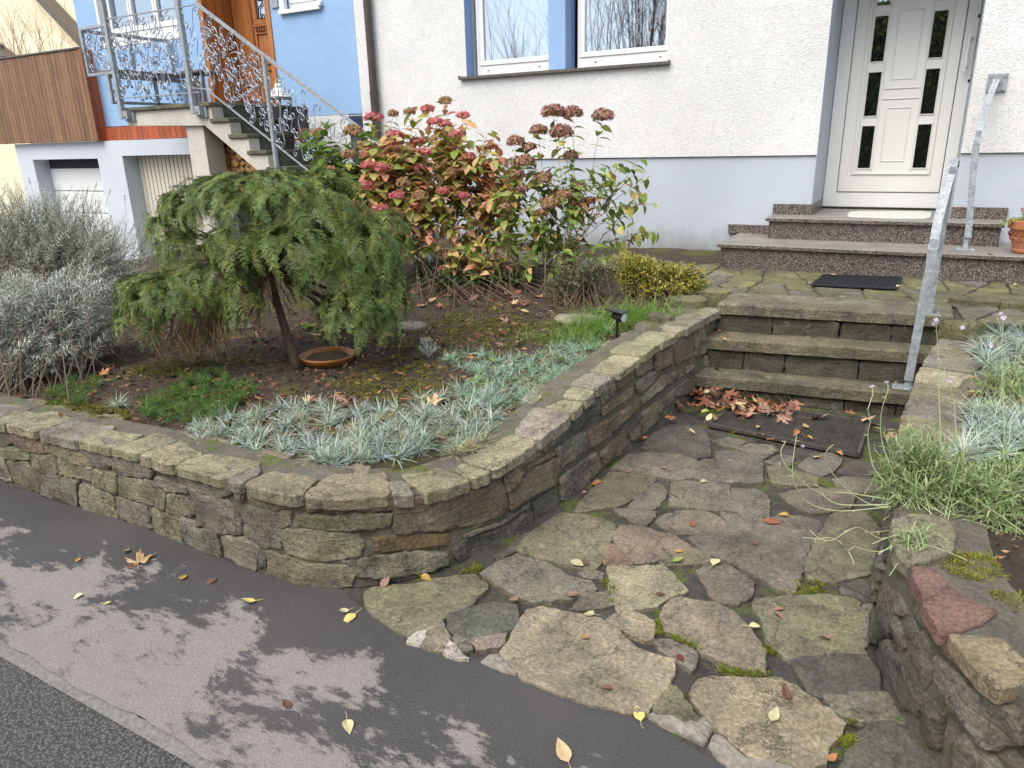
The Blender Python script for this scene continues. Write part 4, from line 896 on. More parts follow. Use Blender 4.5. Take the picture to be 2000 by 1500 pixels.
# timber parapet of the terrace on the garage
YP = YGR-.10; pa = PY(151, 96, YP); pb = PY(188, 275, YP); px1_ = (pa[0]+pb[0])/2
ptop = pa[2]; pbot = PY(100, 278, YP)[2]
pr = empty('timber_parapet', (px1_-1, YP, pbot), 'brown vertical board parapet round the terrace above the garages', 'parapet')
b = MB(); x = px1_-4.4
while x < px1_-.02: wd = .098; b.bbox((x, YP+U(0, .004), pbot), (x+wd, YP+.024, ptop+U(-.004, .004)), .004); x += wd+.006
b.build('boards', M['fencewood'], pr)
b = MB(); b.bbox((px1_-4.4, YP-.02, ptop+.004), (px1_+.0, YP+.05, ptop+.03), .005); b.build('cap_rail', M['sillmetal'], pr)
b = MB(); y = YP+.0
while y < F-.02: b.bbox((px1_, y, pbot-.01), (px1_+.024, y+.1, ptop+.01), .004); y += .104
b.build('side_boards', M['redwood'], pr)
# ================================================================== exterior stair
S = 6.35
st = empty('exterior_stair', (-7, S, 0), 'concrete stair with landing and mossy treads rising to the wooden door', 'stair')
xla = PY(242, 207, S)[0]; zb1 = PY(300, 243, S)[2]; ztop = PY(410, 200, S)[2]
TN_ = [(413, 228), (450, 258), (487, 290), (523, 322)]
pts = [PY(*p, S) for p in TN_]; rise = (pts[0][2]-pts[3][2])/3; run = (pts[3][0]-pts[0][0])/3
x0 = PY(411, 200, S)[0]; prof = [(xla, zb1), (xla, ztop-.045), (x0, ztop-.045)]
z = ztop-.045; x = x0; steps = []
for k in range(9):
    z -= rise; steps.append((x, z)); prof.append((x, z)); x += run; prof.append((x, z))
    if z < .7: break
prof += [(x, .3), (PY(520, 352, S)[0]-.0, .3)] if False else [(x, .3)]
p_ = PY(525, 352, S); k_ = (PY(400, 245, S)[2]-p_[2])/(PY(400, 245, S)[0]-p_[0]); xb = PY(400, 245, S)[0]; zbm = PY(400, 245, S)[2]
prof += [(xb+(.3-zbm)/k_, .3), (xb, zbm)]
b = MB(); b.prism(prof, S, S+.16); b.build('stringer', M['stair_white'], st)
b = MB(); b.box((xla, S+.16, zb1), (x0, F-.001, ztop-.045)); b.box((PY(371, 300, S+.05)[0], S+.05, 0), (PY(404, 300, S+.05)[0], S+.32, zb1-.001)); b.build('pier', M['stair_white'], st)
b = MB(); b.bbox((xla-.04, S-.04, ztop-.043), (x0+.02, F-.002, ztop+.004), .008, tint=(.14, .14, .09)); b.build('landing_slab', M['step2'] if 'step2' in M else M['step'], st)
for (x, z) in steps:
    b = MB(); b.bbox((x-.03, S-.03, z+.002), (x+run+.02, F-.002, z+.05), .008, tint=(.13, .13, .09)); b.build('tread', M['step'], st)
    b = MB(); b.box((x-.012, S+.17, z+.05), (x+.012, F-.003, z+rise), tint=(.1, .1, .08)); b.build('riser', M['step'], st)
# ---- wrought-iron railing
ra = empty('iron_railing', (x0, S, ztop), 'grey wrought-iron scroll railing round the raised stair landing and down the stair', 'railing')
YR = S-.07
def curl_curve(kind, A=8.2, n=44, pw=2.2):
    """double spiral by integrating curvature; ends at (0,0) and (0,1)"""
    u = np.linspace(-1, 1, n); th = A*np.abs(u)**(pw+1) if kind == 'S' else A*np.sign(u)*np.abs(u)**(pw+1)
    P = np.concatenate([[[0, 0]], np.cumsum(np.stack([np.cos(th), np.sin(th)], 1), 0)]); lo, hi = P.min(0), P.max(0)
    c = (P[0]+P[-1])/2; d = P[-1]-P[0]; a = math.atan2(d[0], d[1]); R2 = np.array([[math.cos(a), -math.sin(a)], [math.sin(a), math.cos(a)]]); Q = (P-c)@R2.T
    return Q/np.ptp(Q[:, 1])
CS, CCv = curl_curve('S', 7.4, 50, 1.0), curl_curve('C', 5.0, 44, 1.0)
def put(mb, org, ax, ay, c, size, ang, kind, flip, rad):
    Q = (CS if kind == 'S' else CCv).copy(); Q[:, 0] *= flip; R2 = np.array([[math.cos(ang), -math.sin(ang)], [math.sin(ang), math.cos(ang)]]); Q = Q@R2.T*size+np.array(c)
    mb.tube([np.array(org)+np.array(ax, float)*q[0]+np.array(ay, float)*q[1] for q in Q], rad, 4)
def rail_panel(org, ax, ay, w, h, sl=0., n=None, rad=.0062, seedv=0):
    """S and C scrolls filling a (sheared) panel"""
    R_ = random.Random(seedv); mb = MB(); nc = n or max(2, int(w/.2)); cw = w/nc; nr = max(2, int(round(h/.27))); ch = h/nr
    for i in range(nc):
        for j in range(nr):
            u = (i+.5)*cw; v = (j+.5)*ch+sl*u; sg = 1 if (i+j) % 2 else -1
            put(mb, org, ax, ay, (u+R_.uniform(-.01, .01), v), ch*R_.uniform(.95, 1.1), sg*R_.uniform(.2, .75), 'S', sg, rad)
            put(mb, org, ax, ay, (u+cw*.42*sg, v+ch*.1), ch*.7, -sg*R_.uniform(.1, .6), 'S', -sg, rad)
            if j < nr-1: put(mb, org, ax, ay, (u+cw*.5*sg, v+ch*.5), ch*.62, math.pi/2+R_.uniform(-.6, .6), 'C', sg, rad)
            if R_.random() < .5: put(mb, org, ax, ay, (u-cw*.3*sg, v), ch*.45, R_.uniform(-.6, .6), 'C', -sg, rad)
    return mb
P1b = PY(241, 233, YR); P2b = PY(381, 222, YR); rt1 = PY(207, 43, YR); rt2 = PY(347, 9, YR); rtop = (rt1[2]+rt2[2])/2
xp1 = (P1b[0]+rt1[0])/2; xp2 = (P2b[0]+rt2[0])/2; zbr = PY(300, 187, YR)[2]
po = MB(); po.bbox((xp1-.03, YR-.03, P1b[2]), (xp1+.03, YR+.03, HT-1), .004); po.build('post', M['galv'], ra)
po = MB(); po.bbox((xp2-.03, YR-.03, P2b[2]), (xp2+.03, YR+.03, HT-1), .004); po.build('post', M['galv'], ra)
for xx in (xp1, xp2):
    b = MB(); b.box((xx+.02, YR-.02, P1b[2]), (xx+.12, S-.03, P1b[2]+.1)); b.box((xx-.01, S-.029, P1b[2]-.03), (xx+.16, S-.002, P1b[2]+.12)); b.tube([(xx+.07, YR-.02, P1b[2]+.02), (xx+.07, S-.06, P1b[2]+.02)], .015, 6); b.build('bracket', M['galv'], ra)
dxx = PY(385, 8, YR)[0]
ri = MB(); ri.bar((xp1, YR, rtop), (dxx, YR, rtop), .02, .012, side=(0, 1, 0)); ri.bar((xp1, YR, zbr), (xp2+.15, YR, zbr), .02, .012, side=(0, 1, 0))
RE = PY(690, 243, YR); sl = (RE[2]-rtop)/(RE[0]-dxx); low0 = PY(402, 173, YR); low1 = PY(618, 345, YR); sl2 = (low1[2]-low0[2])/(low1[0]-low0[0]); sla = (sl+sl2)/2
zr = lambda x: rtop+sla*(x-dxx)
xend = RE[0]+.9
ri.bar((dxx, YR, rtop), (xend, YR, zr(xend)), .022, .035, side=(0, 1, 0)); ri.bar((low0[0], YR, low0[2]), (xend, YR, low0[2]+sla*(xend-low0[0])), .02, .012, side=(0, 1, 0)); ri.bar((xp2, YR, low0[2]+.02), (low0[0], YR, low0[2]), .02, .012, side=(0, 1, 0))
ri.build('handrail', M['galv'], ra)
zp3 = PY(541, 340, YR); zt3 = PY(517, 118, YR); xp3 = (zp3[0]+zt3[0])/2
po = MB(); po.bbox((xp3-.022, YR-.022, zp3[2]-.15), (xp3+.022, YR+.022, zr(xp3)), .004); po.build('post', M['galv'], ra)
po = MB(); po.bbox((xend-.022, YR-.022, .5), (xend+.022, YR+.022, zr(xend)), .004); po.build('post', M['galv'], ra)
rail_panel((xp1+.03, YR, zbr+.02), (1, 0, 0), (0, 0, 1), xp2-xp1-.06, rtop-zbr-.04, 0, 6, seedv=3).build('scrollwork', M['iron'], ra)
hh_ = rtop-low0[2]-.03
rail_panel((xp2+.03, YR, low0[2]+.02), (1, 0, 0), (0, 0, 1), dxx-xp2+.05, hh_, 0, 1, seedv=4).build('scrollwork', M['iron'], ra)
xs_ = dxx+.03
rail_panel((xs_, YR, low0[2]+.03+sla*(xs_-low0[0])*.5), (1, 0, 0), (0, 0, 1), xp3-xs_-.02, hh_-.05, sla, 6, seedv=5).build('scrollwork', M['iron'], ra)
rail_panel((xp3+.03, YR, low0[2]+.02+sla*(xp3-low0[0])), (1, 0, 0), (0, 0, 1), xend-xp3-.06, hh_-.08, sla, 8, seedv=6).build('scrollwork', M['iron'], ra)
# side railing with its outboard flower shelf
c0 = PY(158, 57, YR); xo = c0[0]; zso = c0[2]; zsb = PY(175, 150, YR)[2]; zlb = PY(222, 203, YR)[2]; xi = PY(212, 150, YR)[0]
b = MB()
for (xx, z0, z1) in ((xo, zsb, zso), (xi, zlb, zsb)):
    for y in (YR, (YR+F)/2, F-.05): b.bbox((xx-.02, y-.02, z0), (xx+.02, y+.02, z1), .003)
    b.bbox((xx-.02, YR+.02, z1-.04), (xx+.02, F-.07, z1), .003)
b.bbox((xi-.02, YR+.02, zlb), (xi+.02, F-.07, zlb+.035), .003)
for z in (zso-.02, zsb): b.bbox((xo+.02, YR-.02, z), (xp1-.03, YR+.02, z+.035), .003)
b.build('side_frame', M['galv'], ra)
b = MB(); b.bbox((xo, YR+.03, zsb+.036), (xi+.1, F-.08, zsb+.065), .004); b.build('shelf_board', M['oldwood'], ra)
rail_panel((xo, YR+.03, zsb+.05), (0, 1, 0), (0, 0, 1), F-YR-.1, zso-zsb-.1, 0, 5, seedv=8).build('scrollwork', M['iron'], ra)
rail_panel((xi, YR+.03, zlb+.04), (0, 1, 0), (0, 0, 1), F-YR-.1, zsb-zlb-.08, 0, 5, seedv=9).build('scrollwork', M['iron'], ra)
rail_panel((xo+.03, YR, zsb+.04), (1, 0, 0), (0, 0, 1), xp1-xo-.06, zso-zsb-.06, 0, 2, seedv=10).build('scrollwork', M['iron'], ra)
# ---- things standing on the stair: table with twigs, white lantern, small wooden bird house
pt = PY(395, 178, 7.1)
t_ = empty('rustic_table', (pt[0], 7.1, ztop), 'small grey rustic table against the blue wall on the stair landing', 'table')
b = MB(); b.bbox((pt[0]-.2, 6.95, ztop+.42), (pt[0]+.16, 7.35, ztop+.46), .01); b.build('table_top', M['oldwood'], t_)
b = MB()
for k in range(9): x = pt[0]-.14+k*.033; b.tube([(x, 7.02+U(-.03, .03), ztop+.005), (x+U(-.02, .02), 7.02+U(-.02, .02), ztop+.42)], .013, 6)
b.build('twig_legs', M['oldwood'], t_)
lp = PY(545, 193, 7.0); zst = lambda x: ztop-rise*max(0, math.floor((x-x0)/run)+1)+.006
lx, lzb = lp[0], PY(545, 190, 7.0)[2]
lzb = zst(lx)
ln = empty('lantern', (lx, 7.0, lzb), 'weathered white lantern standing on the stair beside the wooden door', 'lantern')
b = MB(); b.bbox((lx-.11, 6.89, lzb), (lx+.11, 7.11, lzb+.03), .004); b.bbox((lx-.11, 6.89, lzb+.40), (lx+.11, 7.11, lzb+.43), .004)
for i in (-1, 1):
    for j in (-1, 1): b.box((lx+i*.09-.012, 7+j*.09-.012, lzb+.03), (lx+i*.09+.012, 7+j*.09+.012, lzb+.4))
b.build('frame', M['oldwood'], ln)
b = MB(); b.lathe((lx, 7.0, lzb+.43), [(.12, 0), (.10, .02), (.085, .07), (.04, .10), (.045, .13), (.02, .15), (.001, .16)], 14); b.tube([(lx+.03*math.cos(k), 7.0, lzb+.60+.03*math.sin(k)) for k in np.linspace(0, 6.28, 14)], .004, 5); b.build('roof', M['upvc'], ln)
b = MB(); b.lathe((lx, 7.0, lzb+.03), [(.035, 0), (.035, .16), (.002, .165)], 12); b.build('candle', M['curtain'], ln)
M['bwood'] = simple('dark_brown_wood', (.12, .05, .03), .7)
hxp = PY(590, 220, 7.0); hx_ = hxp[0]; hz_ = zst(hx_)
hb = empty('bird_house', (hx_, 7.0, hz_), 'little dark brown wooden house ornament on the stair below the lantern', 'ornament')
b = MB(); b.box((hx_-.08, 6.9, hz_), (hx_+.08, 7.06, hz_+.15)); b.prism([(hx_-.08, hz_+.15), (hx_+.08, hz_+.15), (hx_, hz_+.23)], 6.9, 7.06); b.build('body', M['bwood'], hb)
b = MB(); b.add([(hx_-.1, 6.88, hz_+.14), (hx_, 6.88, hz_+.245), (hx_, 7.08, hz_+.245), (hx_-.1, 7.08, hz_+.14), (hx_+.1, 6.88, hz_+.14), (hx_+.1, 7.08, hz_+.14)], [(0, 1, 2, 3), (1, 4, 5, 2)]); b.build('roof', M['bwood'], hb)
# ---- firewood under the stair
lme = []
for k in range(3):
    b = MB(); n_ = 4 if k else 3; r = .058; a0 = U(0, 1); P = [(r*math.cos(a0+2*math.pi*i/n_)*U(.8, 1.15), r*math.sin(a0+2*math.pi*i/n_)*U(.8, 1.1)) for i in range(n_)]
    b.add([(p[0], 0, p[1]) for p in P]+[(p[0], .3, p[1]) for p in P], [tuple(range(n_)), tuple(range(2*n_-1, n_-1, -1))]+[(i, (i+1) % n_, n_+(i+1) % n_, n_+i) for i in range(n_)]); o = b.build('firewood_log', M['logend']); lme.append(o.data); bpy.data.objects.remove(o)
YW = S+.42; wl, wr_ = PY(418, 300, YW)[0], PY(505, 345, YW)[0]; cnt = 0
zlo = PY(450, 352, YW)[2]-.12; z = zlo
def lowline(x): return zbm+k_*(x-xb)-.08
while z < lowline(wl)-.0:
    x = wl+U(0, .04)
    while x < wr_+.1:
        if z < lowline(x)+.10 and z < PY(425, 272, YW)[2]:
            o = bpy.data.objects.new('firewood_log', lme[cnt % 3]); COL.objects.link(o); o.location = (x, YW+U(-.03, .03), z); o.rotation_euler = (0, U(0, 6.28), 0)
            tag(o, 'split firewood log stacked end-on under the concrete stair', 'log', 'firewood logs under the stair'); cnt += 1
        x += U(.082, .10)
    z += .083
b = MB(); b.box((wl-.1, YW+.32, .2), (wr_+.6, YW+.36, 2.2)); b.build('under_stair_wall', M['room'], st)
# ================================================================== houses far left
YY = 16
yh = empty('yellow_house', (-30, YY, 0), 'pale yellow gable wall far left behind the timber parapet', 'house')
b = MB(); e0 = PY(60, -90, YY); b.box((-60, YY, 0), (PY(200, 100, YY)[0]+2, YY+6, 14)); b.build('wall', M['cream'], yh)
b = MB(); p0, p1, p2 = PY(60, -20, YY-.4), PY(145, 55, YY-.4), PY(160, 40, YY-.4)
b.add([(p0[0]-1, YY-.02, p0[2]+.9), (p0[0]+.6, YY-.02, p0[2]-.5), (p1[0]+3, YY-.02, p1[2]-3.2), (p1[0]+6, YY-.02, p1[2]+5)], [(0, 1, 2, 3)]) if False else None
b.bar((p0[0]-.6, YY-.3, p0[2]+.6), (p1[0]+.6, YY-.3, p1[2]-.7), .5, .18, side=(0, 1, 0)); b.build('eave', M['sillmetal'], yh)
gh = empty('grey_roof_house', (-22, 12.5, 0), 'small white house with dark pitched eave at far left edge', 'house')
q0, q1, q2 = PY(-60, 50, 12.5), PY(32, 113, 12.5), PY(-60, 116, 12.5)
b = MB(); b.add([(q0[0], 12.5, q0[2]-.02), (q1[0]-.25, 12.5, q1[2]), (q1[0]-.25, 12.5, 0), (q0[0]-3, 12.5, 0), (q0[0]-3, 12.5, q0[2]+1.2)]+[(q0[0], 15, q0[2]-.02), (q1[0]-.25, 15, q1[2]), (q1[0]-.25, 15, 0), (q0[0]-3, 15, 0), (q0[0]-3, 15, q0[2]+1.2)], [(0, 4, 3, 2, 1), (0, 1, 6, 5), (1, 2, 7, 6)]); b.build('wall', M['cream'], gh)
b = MB(); b.bar((q0[0]-1, 12.35, q0[2]+.62), (q1[0], 12.35, q1[2]-.02), .5, .07, side=(0, 1, 0)); b.build('roof', M['sillmetal'], gh)
b = MB(); wq = PY(8, 102, 12.48); b.box((wq[0]-.12, 12.44, wq[2]-.3), (wq[0]+.05, 12.49, wq[2]+.18)); b.build('window', M['room'], gh)
# ================================================================== galvanised handrails
hr = empty('handrail', (.06, 4.95, .17), 'galvanised handrail with two posts at the right of the stone steps', 'handrail')
def post(parent, base, top, w=.042):
    b = MB(); b.bar(base, top, w, .012, side=(1, 0, 0)); b.bar((base[0], base[1]+.014, base[2]), (top[0], top[1]+.014, top[2]), w*.55, .016, side=(1, 0, 0)); return b.build('post', M['galv'], parent)
def plate(parent, x, y, z):
    b = MB(); b.bbox((x-.065, y-.05, z), (x+.065, y+.05, z+.009), .002)
    for i in (-1, 1):
        for j in (-1, 1): b.tube([(x+i*.048, y+j*.035, z+.009), (x+i*.048, y+j*.035, z+.024)], .009, 6)
    b.build('base_plate', M['galv'], parent)
B1 = PZ(1772, 757, .172); T1 = np.array([B1[0]+.02, B1[1]+.03, B1[2]+.93]); B2 = PZ(1815, 612, ZL+.02); T2 = PY(1862, 318, B2[1]+.06)
def rect_pts(mb, pts, w, h, wavy=True):
    P = [Vector(p) for p in pts]; F_ = []
    for a, c in zip(P[:-1], P[1:]):
        n_ = max(1, int((c-a).length/.03))
        for k in range(n_): F_.append(a+(c-a)*k/n_)
    F_.append(P[-1]); vs = []
    for i, p in enumerate(F_):
        t = (F_[min(i+1, len(F_)-1)]-F_[max(i-1, 0)]).normalized(); sd_ = Vector((1, 0, 0)); sd_ = (sd_-t*sd_.dot(t)).normalized(); o = t.cross(sd_); ww = w/2*(1+(.035*math.sin(i*2.1) if wavy else 0))
        for a_, c_ in ((-1, -1), (1, -1), (1, 1), (-1, 1)): vs.append(p+sd_*ww*a_+o*h/2*c_)
    n_ = len(F_); fs = [(0, 1, 2, 3), tuple(4*(n_-1)+k for k in (3, 2, 1, 0))]
    for i in range(n_-1):
        for k in range(4): fs.append((4*i+k, 4*i+(k+1) % 4, 4*i+4+(k+1) % 4, 4*i+4+k))
    mb.add(vs, fs)
b = MB(); b.bar(B1, T1, .040, .012); b.bar((B1[0], B1[1]+.02, B1[2]), (T1[0], T1[1]+.02, T1[2]), .02, .03); b.build('post', M['galv'], hr)
b = MB(); b.bar(B2, (T2[0], T2[1]-.05, T2[2]-.02), .034, .012); b.build('post', M['galv'], hr)
plate(hr, B1[0]-.02, B1[1], .168); plate(hr, B2[0], B2[1], ZL+.014)
b = MB(); T0 = (T1[0]-.0, T1[1]-.05, T1[2]-.02); rect_pts(b, [(B1[0], B1[1]-.012, B1[2]+.05), (T1[0], T1[1]-.014, T1[2]-.16), (T1[0], T1[1]-.004, T1[2]-.06), (T1[0]+.002, T1[1]+.03, T1[2]+.03), (T1[0]+.006, T1[1]+.10, T1[2]+.11), T2, (T2[0]+.01, T2[1]+.08, T2[2]+.02), (T2[0]+.01, T2[1]+.10, T2[2]-.03)], .05, .012); b.build('rail', M['galv'], hr)
hr2 = empty('handrail', (.3, 6.9, ZG1), 'galvanised handrail from the lower granite step to a plate on the white wall', 'handrail')
B3 = PZ(1885, 488, ZG1); W3 = PY(1945, 160, F-.01)
T3 = PY(1912, 255, B3[1]+.05)
b = MB(); rect_pts(b, [B3, T3], .036, .012); b.build('post', M['galv'], hr2); plate(hr2, B3[0], B3[1], ZG1)
b = MB(); rect_pts(b, [(B3[0]+.005, B3[1]-.012, B3[2]+.1), (T3[0]-.004, T3[1]-.014, T3[2]-.16)]+[tuple(q) for q in catmull([(T3[0], T3[1]-.012, T3[2]-.10), (T3[0]+.004, T3[1]+.02, T3[2]), ((T3[0]*2+W3[0])/3, (T3[1]*2+F)/3, (T3[2]*2+W3[2])/3+.03), ((T3[0]+W3[0]*2)/3, (T3[1]+F*2)/3, (T3[2]+W3[2]*2)/3+.03), (W3[0], F-.08, W3[2]+.012), (W3[0], F-.02, W3[2])], .03)], .048, .012); b.build('rail', M['galv'], hr2)
b = MB(); b.bbox((W3[0]-.06, F-.022, W3[2]-.08), (W3[0]+.08, F-.004, W3[2]+.065), .004)
for i in (-.04, .06):
    for j in (-.06, .045): b.tube([(W3[0]+i, F-.034, W3[2]+j), (W3[0]+i, F-.02, W3[2]+j)], .012, 6)
b.build('wall_plate', M['galv'], hr2)
# ================================================================== mats, grating, pot, saucer, spotlight
def corners(px, z): return [PZ(x, y, z) for x, y in px]
c = corners([(1583, 556), (1752, 564), (1763, 541), (1607, 536)], ZL+.02)
mt = MB(); P = [p[:2] for p in c]
mt.add([(p[0], p[1], ZL+.012) for p in P]+[(p[0], p[1], ZL+.024) for p in P], [(3, 2, 1, 0), (4, 5, 6, 7)]+[(i, (i+1) % 4, 4+(i+1) % 4, 4+i) for i in range(4)])
P = [np.array(p) for p in P]
for i in range(1, 14):
    t = i/14; a, e = P[0]*(1-t)+P[1]*t, P[3]*(1-t)+P[2]*t; mt.bar((*(a+(e-a)*.04), ZL+.027), (*(a+(e-a)*.96), ZL+.027), .010, .005, side=(0, 0, 1))
for i in range(1, 7):
    t = i/7; a, e = P[0]*(1-t)+P[3]*t, P[1]*(1-t)+P[2]*t; mt.bar((*(a+(e-a)*.02), ZL+.026), (*(a+(e-a)*.98), ZL+.026), .010, .005, side=(0, 0, 1))
tag(mt.build('doormat', M['rubber']), 'black rubber doormat lying on the paved landing', 'doormat')
c = corners([(1653, 424), (1660, 413), (1820, 415), (1817, 428), (1740, 427)], ZG2)
m2 = MB(); stone(m2, [p[:2] for p in c], flat(ZG2), 0, .010, .004, (.6, .6, .56), .003, .05, .002)
tag(m2.build('door_mat', simple('white_cloth', (.50, .50, .46), .9, 0, 60, .2)), 'thin off-white mat lying on the top granite step at the white door', 'doormat')
c = [np.array(p[:2]) for p in corners([(1385, 828), (1676, 887), (1697, 823), (1440, 786)], .03)]
gr = empty('grating', (*c[0], 0), 'dark metal mud-scraper grating set at the foot of the stone steps', 'grating')
b = MB(); b.add([(*p, .018) for p in c], [(0, 1, 2, 3)]); b.build('pit', M['pit'], gr)
b = MB()
for i in range(4): b.bar((*c[i], .024), (*c[(i+1) % 4], .024), .022, .018, side=(0, 0, 1))
b.build('frame', M['grate'], gr)
b = MB()
for i in range(1, 22): t = i/22; b.bar((*(c[0]*(1-t)+c[1]*t), .022), (*(c[3]*(1-t)+c[2]*t), .022), .010, .0028, side=(0, 0, 1))
for i in range(1, 34): t = i/34; b.bar((*(c[0]*(1-t)+c[3]*t), .023), (*(c[1]*(1-t)+c[2]*t), .023), .012, .0022, side=(0, 0, 1))
b.build('bars', M['grate'], gr)
pc = PY(2003, 500, 6.98); pc[2] = ZG1
pot = empty('flower_pot', tuple(pc), 'terracotta flower pot with relief bands and a trailing plant on the granite step', 'flower pot')
b = MB(); b.lathe(tuple(pc), [(.085, 0), (.10, .01), (.105, .03), (.10, .035), (.115, .09), (.12, .095), (.128, .16), (.135, .165), (.137, .185), (.155, .19), (.16, .25), (.148, .255), (.14, .22), (.02, .215)], 36)
for k in range(18):
    a = 2*math.pi*k/18; rr = .122; b.tube([(pc[0]+(rr+.004*j)*math.cos(a+.1*math.sin(j*1.6)), pc[1]+(rr+.004*j)*math.sin(a+.1*math.sin(j*1.6)), pc[2]+.10+j*.012) for j in range(6)], .006, 5)
b.build('pot', M['terra'], pot, smooth=False)
sc = PZ(640, 695, .44); sc[2] = lz(sc[0], sc[1])
b = MB(); b.lathe((sc[0], sc[1], sc[2]), [(.11, -.012), (.15, .0), (.172, .035), (.178, .045), (.172, .052), (.160, .048), (.15, .02), (.002, .018)], 44)
o = b.build('plant_saucer', M['terra_glaze'], smooth=True); b = MB(); stone(b, [(sc[0]+.148*math.cos(k*.7854), sc[1]+.148*math.sin(k*.7854)) for k in range(8)], flat(sc[2]), 0, .030, .01, (1, 1, 1), .01, .03, .004); b.build('wet_leaf_mould', M['soil'], o); tag(o, 'brown glazed terracotta saucer lying on the soil beside the little conifer trunk', 'saucer')
sp = PZ(1205, 660, .50); sz = lz(sp[0], sp[1])
so_ = empty('garden_spotlight', (sp[0], sp[1], sz), 'black solar spotlight on a spike among the grass behind the wall', 'spotlight')
b = MB(); top = PD(1205, 622, float((CR.T@(np.array([sp[0], sp[1], sz])-CC))[2])); b.tube([(sp[0], sp[1], sz-.03), (sp[0], sp[1], top[2])], .010, 8); b.build('spike', M['blackpl'], so_)
b = MB(); tz = top[2]; b.tube([(sp[0]-.035, sp[1], tz+.03), (sp[0]+.01, sp[1]-.005, tz+.022), (sp[0]+.045, sp[1]-.01, tz+.02)], [.016, .03, .034], 14); b.add([(sp[0]-.075, sp[1]-.03, tz+.072), (sp[0]+.05, sp[1]-.05, tz+.056), (sp[0]+.05, sp[1]+.05, tz+.056), (sp[0]-.075, sp[1]+.03, tz+.072)]+[(sp[0]-.075, sp[1]-.03, tz+.064), (sp[0]+.05, sp[1]-.05, tz+.046), (sp[0]+.05, sp[1]+.05, tz+.046), (sp[0]-.075, sp[1]+.03, tz+.064)], [(0,1,2,3), (7,6,5,4), (0,4,5,1), (1,5,6,2), (2,6,7,3), (3,7,4,0)]); b.build('lamp_head', M['blackpl'], so_)
b = MB(); b.tube([(sp[0]+.044, sp[1]-.01, tz+.02), (sp[0]+.050, sp[1]-.011, tz+.02)], .029, 14); b.build('lens', M['lampglass'], so_)
# ================================================================== vegetation tools
def fmat(name, stops, rough=.6, trans=.25, tinted=False):
    m, t, b = newmat(name); g_ = N(t, 'NewGeometry'); c = ramp(t, g_.outputs['Random Per Island'], stops).outputs[0]
    if tinted: c = mix(t, 1., c, N(t, 'Attribute', _attribute_name='tint').outputs['Color'], 'MULTIPLY')
    n = noise(t, 60, 3, .6); c = mix(t, 1., c, ramp(t, n.outputs[0], [(.3, g(.78)), (.7, g(1.18))]).outputs[0], 'MULTIPLY')
    L(t, c, b.inputs['Base Color']); b.inputs['Roughness'].default_value = rough; b.inputs['Specular IOR Level'].default_value = .3
    tl = N(t, 'BsdfTranslucent'); L(t, c, tl.inputs[0]); ms = N(t, 'MixShader', Fac=trans); L(t, b.outputs[0], ms.inputs[1]); L(t, tl.outputs[0], ms.inputs[2]); L(t, ms.outputs[0], t.nodes['Material Output'].inputs[0]); return m
def tpl_leaf(l, w_, seg=3, fold=.25, curl=.2, peak=.42):
    V = []; F_ = []
    for i in range(seg+1):
        t = i/seg; x = l*t; ww = w_/2*(math.sin(math.pi*min(1, t/peak/2 if t < peak else .5+(t-peak)/(1-peak)/2)))**.8 if 0 < t < 1 else w_*.03
        z = -curl*l*t*t; V += [(x, -ww, z+fold*ww), (x, 0, z), (x, ww, z+fold*ww)]
    for i in range(seg):
        a = 3*i; F_ += [(a, a+3, a+4, a+1), (a+1, a+4, a+5, a+2)]
    return np.array(V, float), np.array(F_)
def tpl_blade(l, w_, seg=2, curl=.25):
    V = []; F_ = []
    for i in range(seg+1): t = i/seg; ww = w_/2*(1-t*.85); V += [(l*t, -ww, -curl*l*t*t), (l*t, ww, -curl*l*t*t)]
    for i in range(seg): a = 2*i; F_.append((a, a+2, a+3, a+1))
    return np.array(V, float), np.array(F_)
def frames(D, roll=None, up=(0, 0, 1)):
    """rotation matrices whose x axis is D, z axis as close to up as possible, then rolled"""
    D = np.asarray(D, float); D = D/np.linalg.norm(D, axis=1)[:, None]; upv = np.tile(np.array(up, float), (len(D), 1)) if np.ndim(up) == 1 else np.asarray(up, float)
    y = np.cross(upv, D); l = np.linalg.norm(y, axis=1); bad = l < 1e-3; y[bad] = (0, 1, 0); y /= np.linalg.norm(y, axis=1)[:, None]; z = np.cross(D, y)
    if roll is not None: c, s_ = np.cos(roll)[:, None], np.sin(roll)[:, None]; y, z = y*c+z*s_, z*c-y*s_
    return np.stack([D, y, z], 2)
def inst(T, R_, P, s=None):
    V, F_ = T; n = len(P); s = np.ones(n) if s is None else np.asarray(s)
    W = np.einsum('nij,kj->nki', R_, V)*s[:, None, None]+np.asarray(P)[:, None, :]
    return W.reshape(-1, 3), (F_[None]+(np.arange(n)*len(V))[:, None, None]).reshape(-1, F_.shape[1])
def join(parts):
    Vs, Fs, Ts = [], [], []; o = 0
    for p in parts:
        Vs.append(p[0]); Fs.append(p[1]+o); o += len(p[0]); Ts.append(p[2] if len(p) > 2 else np.ones((len(p[0]), 3)))
    return np.concatenate(Vs), [np.concatenate(Fs)], np.concatenate(Ts)
def plant_mesh(name, parts, mat, parent=None):
    V, F_, T = join(parts); o = mesh_np(name, V, F_, mat, parent)
    a = o.data.color_attributes.new('tint', 'FLOAT_COLOR', 'POINT'); a.data.foreach_set('color', np.concatenate([T, np.ones((len(T), 1))], 1).astype(np.float32).ravel()); return o
def rdir(n, zmin=-1., zmax=1.):
    z = rng.uniform(zmin, zmax, n); a = rng.uniform(0, 2*math.pi, n); r = np.sqrt(1-z*z); return np.stack([r*np.cos(a), r*np.sin(a), z], 1)
def bez(a, b_, c, n=10): t = np.linspace(0, 1, n)[:, None]; return (1-t)**2*a+2*t*(1-t)*b_+t*t*c
